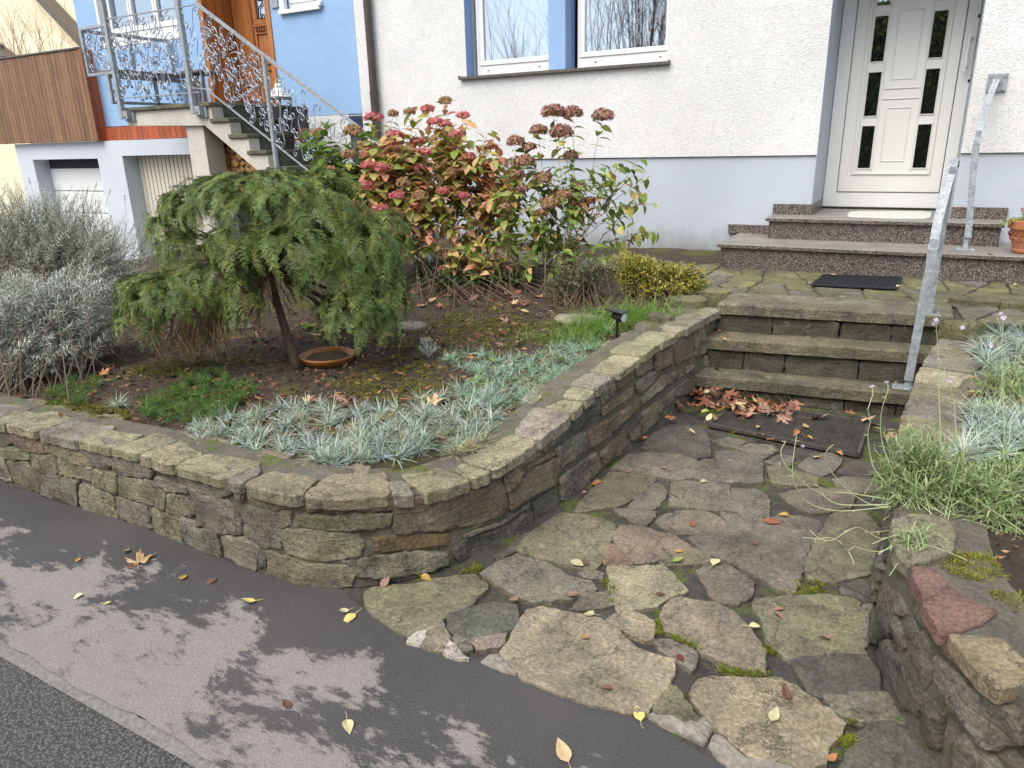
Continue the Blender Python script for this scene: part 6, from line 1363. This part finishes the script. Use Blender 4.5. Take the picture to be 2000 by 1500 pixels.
# ================================================================== right bed
def soilr(px, py): return soilpix(px, py, rz, .45)
R1 = [(1905,665),(1960,640),(2040,650),(2080,760),(1960,770),(1915,730)]; R2 = [(1860,860),(1950,800),(2060,800),(2080,930),(1950,930),(1870,900)]
pts = [(soilr(x, y)+np.array([0, 0, .05]), U(.9, 1.4)) for x, y in [(rng.uniform(1910, 2080), rng.uniform(660, 760)) for _ in range(60)]+[(rng.uniform(1865, 2080), rng.uniform(815, 920)) for _ in range(60)]]
BL3 = tpl_blade(.10, .0036, 4, .35)
tag(plant_mesh('dianthus_mat', rosettes(pts, BL3, 40, .05, (.6, 1.15), (1.1, 1.1, 1.1)), M['dianthus']), 'spiky blue-green dianthus in the right-hand bed', 'ground cover', kind='stuff')
M['stock'] = fmat('stock_leaves', [(0, (.12, .19, .06)), (.5, (.24, .34, .13)), (.9, (.40, .48, .25)), (1, (.42, .33, .16))], .55, .3, True)
M['stockstem'] = simple('pale_green_stem', (.42, .48, .25), .6)
M['petal'] = fmat('pale_violet_petals', [(0, (.55, .48, .68)), (1, (.75, .70, .8))], .6, .3)
sl_ = tpl_leaf(.040, .0062, 3, .2, .2)
for (bx, by, lab, E_, n_) in [((1800),(985),'pale green wiry plant spilling over the right wall onto the path',[(1770,950,75,65,0,.14),(1840,920,80,75,0,.18),(1730,900,30,70,0,.08),(1800,1030,70,34,-.05,.12),(1800,860,50,50,0,.1)],330),
                      (1930,1000,'pale green narrow-leaved plant filling the right bed above the mossy soil',[(1900,960,90,80,0,.2),(1960,1030,70,60,-.05,.18),(1990,940,60,80,0,.2),(2010,1060,60,45,-.05,.15)],400),
                      (1965,800,'pale green narrow-leaved plant in the middle of the right bed',[(1960,760,60,60,0,.15),(1930,830,45,40,0,.12),(2010,800,40,60,0,.1)],200),
                      (1790,1085,'little pale green sprig hanging over the right wall above the red capping slab',[(1790,1045,40,22,0,.05),(1765,1065,22,16,0,.04)],22)]:
    stembush('wiry_plant', lab, 'plant', soilr(bx, by), E_, n_, sl_, M['stock'], M['stockstem'], .011, .6, (.5, 1.3), srad=.0011, basesp=.07, droop=.0)
# long wiry flower stalks over the path, followed along their curves
SD = vdepth(soilr(1740, 990))
CUR = [[(1735,990),(1640,998),(1585,985),(1560,960),(1548,930),(1550,890),(1556,850)],[(1735,985),(1640,985),(1600,962),(1575,948),(1550,925),(1530,900),(1525,880),(1535,862)],[(1735,975),(1690,968),(1650,962),(1618,960),(1590,945)],
       [(1740,990),(1700,985),(1660,960),(1630,930),(1612,900),(1615,880),(1628,868)],[(1745,960),(1710,920),(1700,890),(1695,850),(1700,820),(1695,800),(1705,770),(1703,755)],[(1750,940),(1735,900),(1722,860),(1720,820),(1725,790),(1735,760),(1732,748)],
       [(1735,1078),(1700,1076),(1668,1068),(1656,1075),(1640,1058),(1620,1050),(1602,1052),(1568,1050)],[(1760,1040),(1720,1052),(1690,1035),(1670,1030),(1650,1040),(1625,1055),(1600,1052),(1582,1035)],[(1656,1075),(1665,1092),(1668,1102)],
       [(1760,1080),(1745,1110),(1735,1130),(1745,1145),(1770,1160),(1800,1172),(1825,1176)],[(1790,1085),(1760,1130),(1755,1170),(1775,1195),(1810,1200),(1835,1190)],[(1850,1000),(1840,900),(1835,800),(1832,690),(1828,630)],[(1900,960),(1870,860),(1862,780),(1838,700)],[(1990,1000),(1970,900),(1962,850),(1957,700),(1960,620)],[(1930,1010),(1900,1000),(1850,1010),(1780,1030),(1700,1040)]]
b = MB(); fl = []
for c in CUR:
    n_ = len(c); P = [PD(x, y, SD-.02-.10*i/n_+.02*math.sin(i)) for i, (x, y) in enumerate(c)]; cc = catmull(P, .02); b.tube(cc, [.0022-.0010*i/len(cc) for i in range(len(cc))], 4, False)
    for i in range(6, len(cc), 5):
        d = rdir(1)[0]; b.tube([cc[i], cc[i]+d*.014], .0014, 4, False)
    fl.append(cc[-1])
wst = b.build('wiry_stalks', M['stockstem']); tag(wst, 'long thin bare flower stalks arching over the flagstones from the right bed', 'plant')
extra = [PD(x, y, SD+.3) for x, y in [(1828,625),(1960,620),(1838,700),(1935,675),(1855,745),(1880,640),(1985,655),(1522,905),(1568,872)]]
parts_ = []
for p in fl[4:6]+fl[9:14]+extra:
    d = rdir(5, 0, 1); v, f = inst(PT, frames(rdir(2), None, rdir(2, .3, 1)), np.array([p, p+rng.normal(0, .006, 3)]), [.9, .7]); parts_.append((v, f))
plant_mesh('flowers', parts_, M['petal'], wst)
moss('moss', 'yellow-green moss pad on the right wall behind the red capping slab', [(1830,1110),(1860,1085),(1940,1095),(1960,1135),(1920,1145),(1870,1135)], 260, (1.2, 1.2, 1), rz)
moss('moss', 'moss in the right bed behind the tan capping slab', [(1935,1165),(1990,1165),(1995,1210),(1950,1200)], 90, (1, 1, 1), rz)
fz = lambda x, y: .004
for poly, n_ in [([(1155,1215),(1180,1200),(1200,1160),(1205,1200),(1170,1225)],0),([(1310,1240),(1365,1265),(1360,1275),(1320,1255)],60),([(1180,1130),(1200,1150),(1205,1180),(1190,1180)],50),([(1495,1265),(1510,1262),(1512,1280),(1498,1280)],24),([(1640,1450),(1665,1435),(1672,1455),(1650,1465)],40),([(1555,1130),(1600,1140),(1620,1165),(1570,1165),(1520,1165)],60),([(1280,1215),(1295,1225),(1290,1245),(1280,1240)],30),([(1400,1305),(1500,1318),(1500,1326),(1400,1318)],60),([(900,1120),(930,1105),(950,1112),(920,1125)],50),([(1650,1405),(1670,1400),(1690,1412),(1660,1415)],20)]:
    if n_: moss('moss', 'bright moss tufts in the joints between the flagstones', poly, n_, (1, 1.15, 1), fz, .75, 'moss in the path joints')
M['weed'] = M['cushion']
p = PZ(1776, 1408, .01); T_ = tpl_leaf(.045, .022, 3, .25, .2)
d = rdir(9, .2, .7); v, f = inst(T_, frames(d), np.tile(p, (9, 1)), rng.uniform(.6, 1.1, 9)); tag(plant_mesh('weed', [(v, f, np.full((len(v), 3), .75))], M['cushion']), 'small leafy weed at the foot of the right wall', 'weed')
p = PZ(1705, 1110, .012); d = rdir(7, .2, .7); v, f = inst(tpl_leaf(.022, .014, 3, .25, .2), frames(d), p+rng.normal(0, .01, (7, 3))*np.array([1, 1, 0]), rng.uniform(.6, 1.1, 7)); tag(plant_mesh('weed', [(v, f)], M['cushion']), 'tiny bright green weed between flagstone and right wall', 'weed')
for (x, y, s_, lab) in [(925,742,1.1,'little rosette of broad pale green leaves among the dianthus'),(965,708,1.1,'second broad-leaved green rosette, nearer the wall'),(605,640,1.6,'broad green leaves on the soil right of the conifer trunk')]:
    p = soilpix(x, y); d = rdir(12, .15, .8); v, f = inst(tpl_leaf(.055, .02, 4, .25, .3), frames(d), np.tile(p, (12, 1)), rng.uniform(.6, 1.1, 12)*s_); tag(plant_mesh('leaf_rosette', [(v, f)], M['ygleaf']), lab, 'plant')
p = soilpix(838, 700); d = rdir(26, .5, .95)
b = MB()
for k in range(26):
    e = p+d[k]*np.array([.09, .09, .16])*rng.uniform(.6, 1.1); b.tube(bez(p, (p+e)/2+np.array([0, 0, .02]), e, 6), .0016, 4, False)
o = b.build('silver_sprig', M['silver']); tag(o, 'small pale silvery sprig behind the blue mat', 'plant')
P = p+d*np.array([.07, .07, .12]); n_ = len(P); v, f = inst(nar2, frames(rdir(n_*8, -.2, 1)), np.repeat(P, 8, 0)+rng.normal(0, .008, (n_*8, 3)), rng.uniform(.3, .6, n_*8)); plant_mesh('foliage', [(v, f)], M['silver'], o)
# dead cut stems around the conifer foot (brown, low)
b = MB(); p = soilpix(690, 650)
for k in range(60): q = p+np.array([rng.normal(0, .13), rng.normal(0, .08), 0]); e = q+np.array([U(-.05, .05), U(-.05, .05), U(.04, .12)]); b.tube([q, (q+e)/2+rng.normal(0, .008, 3), e], .0022, 4, False)
tag(b.build('dead_stalks', M['drytwig']), 'low cluster of dead brown stalks behind the saucer', 'plant')
for k in range(8): b = MB(); q = soilpix(rng.uniform(20, 240), rng.uniform(660, 740)); e = q+np.array([U(-.2, .2), U(-.1, .1), U(.0, .06)]); b.tube(bez(q, (q+e)/2+np.array([0, 0, .05]), e, 6), .005, 5); tag(b.build('fallen_twig', M['bark']), 'brown woody twig lying on the soil under the silver shrub', 'twig', 'twigs under the silver shrub')
mb = MB()
for (x, y, rx, ry) in [(800,638,.16,.09),(1130,625,.22,.10),(470,640,.12,.05)]:
    c = soilpix(x, y); n_ = 9; stone(mb, [(c[0]+rx*math.cos(6.283*k/n_)*U(.8, 1.1), c[1]+ry*1.5*math.sin(6.283*k/n_)*U(.8, 1.1)) for k in range(n_)], flat(c[2]), -.04, .02, .01, vt(GY), .005, .05, .005); tag(mb.build('stepping_stone', M['landing']), {800: 'flat grey stepping stone in the bed right of the conifer', 1130: 'flat stone in the bed under the dried hydrangea', 470: 'flat grey stone behind the conifer trunk'}[x], 'stone'); mb = MB()
# crumbs of bark, dry leaf and twig all over the soil
M['crumb'] = fmat('soil_crumbs', [(0, (.03, .02, .012)), (.35, (.11, .065, .038)), (.7, (.26, .13, .07)), (.93, (.42, .25, .13)), (1, (.16, .19, .05))], .9, .05)
cr_ = tpl_leaf(.028, .012, 2, .4, .3); pts = [soilpix(rng.uniform(0, 1330), rng.uniform(560, 870)) for _ in range(8500)]; pts = np.array([p for p in pts if inside_left(p[0], p[1])[0] > .3 and p[1] < 6.3]); n_ = len(pts)
v, f = inst(cr_, frames(rdir(n_, -.35, .35), rng.uniform(0, 6, n_)), pts+np.array([0, 0, .006]), rng.uniform(.4, 1.8, n_)); tag(plant_mesh('soil_litter', [(v, f)], M['crumb']), 'crumbs of dry leaf and bark strewn over the dark soil of the left bed', 'litter', kind='stuff')
pts = np.array([(x, y, rz(x, y)+.004) for x, y in zip(rng.uniform(.3, 1.6, 1500), rng.uniform(1.9, 5., 1500))]); n_ = len(pts)
v, f = inst(cr_, frames(rdir(n_, -.35, .35), rng.uniform(0, 6, n_)), pts, rng.uniform(.3, 1.2, n_)); tag(plant_mesh('soil_litter', [(v, f)], M['crumb']), 'dark crumbs strewn over the soil of the right bed', 'litter', kind='stuff')
# ================================================================== fallen leaves
def maple(seed):
    R_ = random.Random(seed); lob = [(0, 1.), (52, .82), (-52, .82), (112, .5), (-112, .5)]; pts = []
    ang = sorted([(a, r) for a, r in lob]); seq = []
    for i, (a, r) in enumerate(ang):
        r *= R_.uniform(.85, 1.1); seq += [(a-15, r*.52), (a-10, r*.74), (a-4, r*.72), (a, r), (a+4, r*.72), (a+10, r*.74), (a+15, r*.52)]
        if i < 4: seq.append(((a+ang[i+1][0])/2, .30))
    seq = [(-150, .18)]+seq+[(150, .18)]; V = [(0, 0, 0)]; cu = R_.uniform(.5, 1.6); tw_ = R_.uniform(-.6, .6); bend = R_.uniform(.2, .8)
    for lv in (.5, 1.):
        for a, r in seq:
            a_ = math.radians(a); x, y = r*lv*math.cos(a_), r*lv*math.sin(a_); V.append((x, y, .26*cu*(x*x*bend+y*y*.8)*(1 if lv > .6 else .8)+tw_*x*y*.4+.05*math.sin(9*a_)*lv))
    n = len(seq); F_ = [(0, 1+i, 2+i) for i in range(n-1)]+[(1+i, 1+n+i, 2+n+i, 2+i) for i in range(n-1)]
    V = [(x*.075, y*.075, z*.075) for x, y, z in V]; b = MB(); b.add(V, F_); b.tube([(0, 0, .0), (-.02, .002, .002), (-.06, U(-.01, .01), .008)], .0012, 4, False); return b
def smallleaf(seed, l=.045, w_=.03):
    R_ = random.Random(seed); V, F_ = tpl_leaf(l, w_, 5, R_.uniform(.1, .5), R_.uniform(-.5, .3), .35); b = MB(); b.add(V-np.array([l/2, 0, 0]), [tuple(f) for f in F_]); b.tube([(-l/2, 0, 0), (-l/2-.014, .003, .002), (-l/2-.025, .001, .003)], .0008, 4, False); return b
LC = {'orange': (.46, .19, .07), 'rust': (.27, .105, .055), 'brown': (.16, .075, .045), 'tan': (.55, .38, .20), 'pinkbr': (.36, .20, .14), 'yellow': (.62, .52, .16), 'pale': (.60, .55, .30), 'lime': (.35, .45, .06), 'gold': (.55, .33, .06), 'red': (.22, .05, .035)}
LM = {}
for k, c in LC.items():
    m, t, b_ = newmat('leaf_'+k); oi = N(t, 'ObjectInfo'); n = noise(t, 35, 5, .65); cc = ramp(t, n.outputs[0], [(.3, tuple(x*.62 for x in c)), (.6, c), (.8, tuple(min(1, x*1.25) for x in c))]).outputs[0]
    cc = mix(t, 1., cc, ramp(t, oi.outputs['Random'], [(0, g(.72)), (1, g(1.15))]).outputs[0], 'MULTIPLY'); L(t, cc, b_.inputs['Base Color']); b_.inputs['Roughness'].default_value = .6; LM[k] = m
LEAF = {}
def leafmesh(kind, col, v):
    key = (kind, col, v)
    if key not in LEAF: o = (maple(v) if kind == 'm' else smallleaf(v)).build('leaf', LM[col]); LEAF[key] = o.data; bpy.data.objects.remove(o)
    return LEAF[key]
def leaf(kind, col, p, s=1., tilt=.15, rz_=None, label='', group=None, nrm=None, flip=False):
    o = bpy.data.objects.new('fallen_leaf', leafmesh(kind, col, random.randint(0, 4))); COL.objects.link(o); o.location = (p[0], p[1], p[2]+.004)
    o.rotation_euler = (random.gauss(0, tilt)+(math.pi if flip else 0), random.gauss(0, tilt), U(0, 6.28) if rz_ is None else rz_); o.scale = (s, s, s)
    if flip: o.location.z += .02*s
    if group: label = {'orange': 'orange', 'rust': 'rust red', 'brown': 'dark brown', 'tan': 'tan', 'pinkbr': 'pinkish brown', 'yellow': 'yellow', 'pale': 'cream', 'lime': 'lime green', 'gold': 'golden', 'red': 'dark red'}[col]+(' lobed ' if kind == 'm' else ' small oval ')+label
    return tag(o, label, 'leaf', group)
# pavement
PV = [(272,1100,'m','tan',1.4,'large tan maple leaf, largest on the pavement'),(252,1108,'m','brown',.5,'small dark brown leaf tucked beside the large tan maple leaf'),(247,1079,'s','yellow',1.0,'narrow pale yellow leaf just above the large tan leaf on the pavement'),(153,1093,'s','gold',.8,'tiny gold leaf at left on wet pavement'),(152,1166,'s','pale',.9,'pale leaf at left in the dry patch of pavement'),(211,1179,'s','yellow',.6,'tiny yellow leaf at left, right of the pale one on dry pavement'),
      (358,1127,'s','gold',1.1,'square golden leaf on pavement right of the large tan leaf'),(412,1136,'s','brown',1.1,'curled brown leaf on pavement near the wall foot'),(487,1177,'s','yellow',1.1,'yellow leaf on dry pavement in front of the curved wall'),(672,1196,'s','pale',.9,'smaller of two pale yellow leaves where pavement meets the flagstones'),(682,1208,'s','yellow',1.4,'larger of two pale yellow leaves where pavement meets the flagstones'),(560,1377,'s','brown',1.0,'brown curled leaf in the lower middle of the pavement'),(680,1420,'s','pale',1.2,'pale yellow leaf low on the pavement'),(1100,1474,'s','tan',1.5,'heart-shaped tan-yellow leaf at the bottom of the pavement'),(1247,1396,'s','yellow',1.2,'round yellow leaf on the edge between pavement and large flagstone')]
for x, y, k, c, s_, lab in PV: leaf(k, c, PZ(x, y, .006), s_, .08, None, lab)
PT_ = [(1127,1102,'s','pale',1.5,'pale yellow leaf on the path near the curved wall'),(1144,1100,'s','brown',1.0,'dark curled leaf right of the pale one on the path'),(1164,943,'s','orange',1.3,'orange leaf by the wall foot on the path'),(1144,962,'s','pinkbr',.9,'small pink-brown leaf by the wall foot below the orange one'),(1398,1098,'s','pale',1.4,'pale triangular leaf in the middle of the path'),(1508,1018,'s','rust',1.9,'round red-brown leaf on the path, largest there'),(1530,1006,'s','gold',1.1,'orange-yellow leaf touching the round red-brown leaf'),(1375,941,'s','pale',1.0,'small pale leaf on the upper path'),(1324,1097,'s','lime',1.0,'bright lime green oval leaf on the path'),(1325,1077,'s','gold',.8,'tiny gold leaf above the lime green one'),
       (1474,1224,'s','pale',.9,'cream pebble-like leaf between two large flagstones'),(1150,1199,'s','pale',1.1,'pale leaf at the top edge of the large central flagstone'),(1005,1172,'s','pinkbr',1.2,'pinkish leaf by the small dark flagstone'),(1120,1165,'s','pinkbr',1.2,'pink-brown leaf near the mossy joint'),(832,1130,'s','gold',1.1,'golden yellow leaf at the foot of the curved wall'),(752,1140,'s','pinkbr',1.1,'pinkish leaf at the wall foot left of the golden leaf'),(1290,1162,'s','brown',.8,'brown scrap leaf on the path joint'),(1185,1345,'s','brown',.9,'brown scrap on the large central flagstone'),(1144,1247,'s','gold',.7,'tiny golden leaf on the large central flagstone'),(1595,894,'s','tan',1.2,'tan leaf just below the grating'),
       (1520,1190,'s','pinkbr',1.0,'curled brown leaf on the stained olive flagstone'),(1523,1203,'s','pinkbr',1.0,'curled leaf below its neighbour on the olive flagstone'),(1610,1248,'s','pinkbr',1.1,'curled dry leaf in the middle of the olive flagstone'),(1535,1357,'s','brown',1.1,'curled brown leaf on the cracked flagstone'),(1512,1402,'s','pale',1.1,'pale dry leaf on the cracked flagstone'),(1330,1286,'s','red',.9,'small red leaf on the joint beside the central flagstone'),(1295,915,'s','pinkbr',.8,'small pink leaf on the upper left path'),(1226,923,'s','pinkbr',.6,'tiny pink leaf by the upper wall foot'),(1260,855,'s','orange',.9,'orange leaf at the wall foot near the leaf heap'),(1352,1024,'s','rust',1.0,'red-brown sliver leaf on an oval flagstone'),(1475,1062,'s','brown',.8,'brown scrap on the large triangular flagstone'),(1625,1483,'s','orange',.7,'tiny orange leaf at the bottom joint')]
for x, y, k, c, s_, lab in PT_: leaf(k, c, PZ(x, y, .02), s_, .15, None, lab)
# steps, landing, mats, walls
for x, y, z, k, c, s_, lab in [(1398,720,.17,'m','rust',.9,'rust maple leaf on the lowest stone step'),(1420,712,.17,'s','pale',.9,'pale leaf beside the rust maple leaf on the lowest step'),(1405,648,.392,'m','rust',.6,'brown leaf in the corner of the second stone step'),(1416,662,.392,'s','gold',.8,'gold leaf near the corner of the second stone step'),(1627,538,ZL+.03,'s','tan',1.0,'tan leaf on the black doormat'),(1752,560,ZL+.02,'s','pale',.9,'cream scrap on the landing by the black doormat'),(1985,556,ZL+.02,'s','pale',1.0,'cream scrap on the landing at the right edge'),(1935,497,ZG1,'s','pale',1.0,'pale dry leaf on the granite step by the flower pot'),(1148,737,.37,'s','pale',.9,'pale scrap on the coping of the side wall'),(1695,818,.05,'m','tan',1.2,'large tan leaf at the right end of the grating'),(1662,808,.04,'m','orange',.9,'orange leaf behind the large tan leaf at the grating')]:
    leaf(k, c, PZ(x, y, z), s_, .2, None, lab)
# heap at the stair foot
HL = 'leaf in the heap at the left foot of the stone steps'
for i in range(105):
    t = rng.uniform(); x = 1322+rng.normal(0, 1)*20+t*225; y = 795-rng.uniform(0, 42)*(1-abs(t-.35)*.6)+rng.normal(0, 7)+t*18
    h = max(0, .075*(1-abs(t-.35)*1.1))*rng.uniform(0, 1); p = PZ(x, y, .02+h)
    if p[1] > 4.78 or p[0] < -1.24: continue
    k = 'm' if rng.uniform() < .72 else 's'; c = random.choice(['rust', 'rust', 'brown', 'pinkbr', 'pinkbr', 'orange', 'tan', 'brown']+(['yellow', 'pale', 'gold'] if k == 's' else [])); leaf(k, c, p, rng.uniform(.95, 1.45), .5, None, HL, 'leaves heaped at the foot of the steps', flip=rng.uniform() < .4)
for x, y, k, c, s_ in [(1475,772,'m','pinkbr',1.4),(1525,815,'m','pinkbr',1.4),(1345,770,'m','orange',.8),(1310,815,'m','orange',1.),(1375,805,'s','lime',1.4),(1385,818,'s','pale',1.2),(1396,815,'m','pinkbr',.9),(1440,805,'m','rust',.9),(1430,845,'s','gold',1.5),(1480,850,'m','pinkbr',1.),(1505,858,'m','orange',.7),(1555,845,'s','orange',1.2),(1580,855,'s','gold',1.1),(1575,832,'s','tan',1.3),(1518,825,'s','lime',.8),(1480,833,'s','gold',.9),(1595,798,'s','pinkbr',1.2),(1720,835,'m','brown',1.2),(1735,850,'m','tan',.9),(1740,870,'m','brown',1.2),(1352,842,'s','tan',1.0),(1640,885,'s','orange',.9)]:
    leaf(k, c, PZ(x, y, .045), s_, .25, None, 'leaf on or beside the dark grating at the stair foot', 'leaves round the grating')
# leaves on the planted bed
def bedleaves(cx, cy, rx, ry, n, cols, lab, grp, kinds='mms', smin=.6, smax=1.1, f=lz, lift=.02):
    for i in range(n):
        p = soilpix(cx+rng.normal(0, rx*.5), cy+rng.normal(0, ry*.5), f); p[2] += rng.uniform(.0, lift); leaf(random.choice(kinds), random.choice(cols), p, rng.uniform(smin, smax), .35, None, lab, grp, flip=rng.uniform() < .3)
RU = ['rust', 'rust', 'orange', 'brown', 'brown', 'tan', 'pinkbr']
bedleaves(1020, 585, 110, 22, 32, RU, 'leaf under the dried hydrangea', 'leaves under the hydrangeas')
bedleaves(830, 580, 110, 26, 18, RU, 'leaf under the broad pink hydrangea', 'leaves under the hydrangeas at left')
bedleaves(985, 655, 70, 22, 16, ['brown', 'rust', 'red', 'pinkbr'], 'leaf in the patch left of the spotlight', 'leaf patch left of the spotlight')
bedleaves(680, 640, 120, 30, 16, RU, 'leaf on the soil behind the saucer', 'leaves behind the saucer')
bedleaves(680, 790, 140, 14, 14, RU, 'leaf along the back edge of the blue dianthus mat', 'leaves behind the dianthus mat')
bedleaves(150, 690, 130, 50, 10, RU, 'leaf under the silver shrub', 'leaves under the silver shrub')
bedleaves(870, 690, 60, 30, 5, RU, 'leaf among the small plants in the middle of the bed', 'leaves in the middle of the bed')
bedleaves(1890, 790, 60, 90, 8, ['pinkbr', 'tan', 'orange', 'pale'], 'leaf on the dark soil of the right bed', 'leaves in the right bed', f=rz)
bedleaves(650, 860, 180, 25, 8, ['rust', 'orange', 'red'], 'leaf caught in the blue dianthus mat', 'leaves in the dianthus mat', lift=.05, smin=.4, smax=.8)
for x, y, k, c, s_, lab in [(460,772,'m','orange',1.2,'bright orange maple leaf on the green cushion plant'),(420,825,'m','rust',1.0,'rust leaf at the left end of the dianthus mat'),(437,835,'m','orange',.8,'orange leaf beside the rust one at the left end of the mat'),(480,785,'m','rust',1.0,'rust leaf right of the green cushion plant'),(200,738,'m','orange',.9,'orange leaf on bare soil left of the conifer'),(795,686,'m','orange',.9,'orange maple leaf right of the saucer'),(782,738,'m','orange',.7,'bright orange leaf on the moss below the saucer'),(858,678,'m','rust',.9,'rust leaf by the silver sprig'),(1013,675,'m','tan',1.0,'light orange leaf behind the blue mat'),(922,708,'m','orange',.7,'orange leaf on the blue mat'),(1040,748,'m','rust',.7,'red-brown leaf on the mat near the wall'),(1062,713,'s','orange',.9,'small orange leaf on the mat near the wall'),(845,797,'m','tan',1.2,'pale orange leaf at the back of the blue mat'),(120,823,'s','orange',1.2,'orange leaf on the coping at left'),(198,822,'s','pinkbr',1.1,'pinkish leaf on the coping moss at left'),(845,592,'s','tan',1.6,'long cream leaf on the soil under the hydrangea'),(1052,622,'s','pale',1.6,'cream leaf on the flat stone'),(1025,615,'s','tan',1.6,'long tan leaf beside the flat stone'),(868,630,'s','pale',1.1,'pale curled leaf in the middle of the bed')]:
    leaf(k, c, soilpix(x, y)+np.array([0, 0, .025]), s_, .3, None, lab)
# ================================================================== pot plant, bare shrubs far left, planting opposite the houses
pp = tuple(pc); r_, _ = stembush('trailing_plant', 'yellow-green trailing plant with a red flower growing in the terracotta pot', 'plant', np.array([pc[0], pc[1], pc[2]+.24]), [(1985,428,22,12,0,.1),(1960,436,16,8,0,.06),(2010,420,20,14,0,.1)], 26, tpl_leaf(.03, .016, 3, .2, .2), M['ygleaf'], M['greenstem'], .016, .7, (.7, 1.1), basesp=.04)
v, f = inst(PT, frames(rdir(14), None, rdir(14, .2, 1)), PD(2000, 412, vdepth(pc))+rng.normal(0, .012, (14, 3)), rng.uniform(1, 1.6, 14)); plant_mesh('flower', [(v, f)], M['pink'], r_)
M['baretwig'] = simple('bare_twig', (.30, .20, .13), .9)
def bare(name, label, base, h, n, spread, mat, rad=.008, depth=2, group=None):
    b = MB()
    for i in range(n):
        a = U(0, 6.28); e = np.array(base)+np.array([math.cos(a)*spread*U(.2, 1), math.sin(a)*spread*U(.2, 1), h*U(.6, 1)]); m_ = (np.array(base)+e)/2+np.array([U(-.1, .1), U(-.1, .1), h*.12]); C_ = bez(np.array(base)+np.array([U(-.1, .1), U(-.1, .1), 0]), m_, e, 8); b.tube(C_, [rad*(1-.1*k) for k in range(8)], 4, False)
        for j in range(3, 8):
            for q in range(depth): d = C_[j]-C_[j-1]; d = d/np.linalg.norm(d)+rng.normal(0, .45, 3)+np.array([0, 0, .3]); l = h*U(.08, .22); e2 = C_[j]+d*l; b.tube([C_[j], C_[j]+d*l*.5+rng.normal(0, l*.05, 3), e2], [rad*.35, rad*.28, rad*.12], 3, False)
    o = b.build(name, mat); return tag(o, label, 'shrub', group)
for i, (x, lab) in enumerate([(60, 'bare twiggy shrub behind the timber parapet, further left'), (105, 'bare twiggy shrub behind the parapet nearest the blue wall'), (25, 'bare shrub behind the parapet at the far left edge')]):
    p = PY(x, 130, 9.5); bare('bare_shrub', lab, (p[0], 9.5, p[2]-.6), 1.7, 12, .7, M['baretwig'], .009, 1)
M['rs'] = simple('reddish_bare_twig', (.34, .19, .11), .9)
for i in range(9): bare('bare_shrub', 'tall bare reddish shrub across the street, seen mirrored in the windows', (-13+i*1.25, -7.2+U(-.5, .5), 0), 8.2+U(-.6, .6)-(2.2 if i < 3 else 0), 34 if i > 3 else 9, 1.3, M['rs'], .018, 2, 'bare shrubs across the street')
hc = tpl_leaf(.09, .05, 2, .2, .1); n_ = 42000; X = rng.uniform(-9.5, 6, n_); Z_ = rng.uniform(0, 1, n_)**.7; top = 2.6+.6*np.sin(X*1.1)+.35*np.sin(X*2.7+1)+np.where(X > -3.5, 3., .3)+np.where((X > -8.4) & (X < -5.6), 1.3, 0); Y_ = -6.2+rng.normal(0, .5, n_); P = np.stack([X, Y_, Z_*top], 1); v, f = inst(hc, frames(rdir(n_)), P, rng.uniform(.7, 1.4, n_)); b = MB(); b.bbox((-9.4, -6.75, 0), (-3.6, -6.45, 2.3), .05); b.bbox((-3.5, -6.75, 0), (6, -6.45, 5.), .05); hd = empty('hedge', (-2, -6.2, 0), 'evergreen hedge across the street, seen mirrored in the panes', 'hedge'); plant_mesh('foliage', [(v, f)], fmat('hedge_leaves', [(0, (.12, .17, .04)), (1, (.42, .42, .10))], .6, .3), hd); b.build('added_dark_core', simple('hedge_core', (.03, .035, .015), .95, 0, 8, .5), hd)  # solid dark slabs added behind the leaves to block sky gaps in reflections
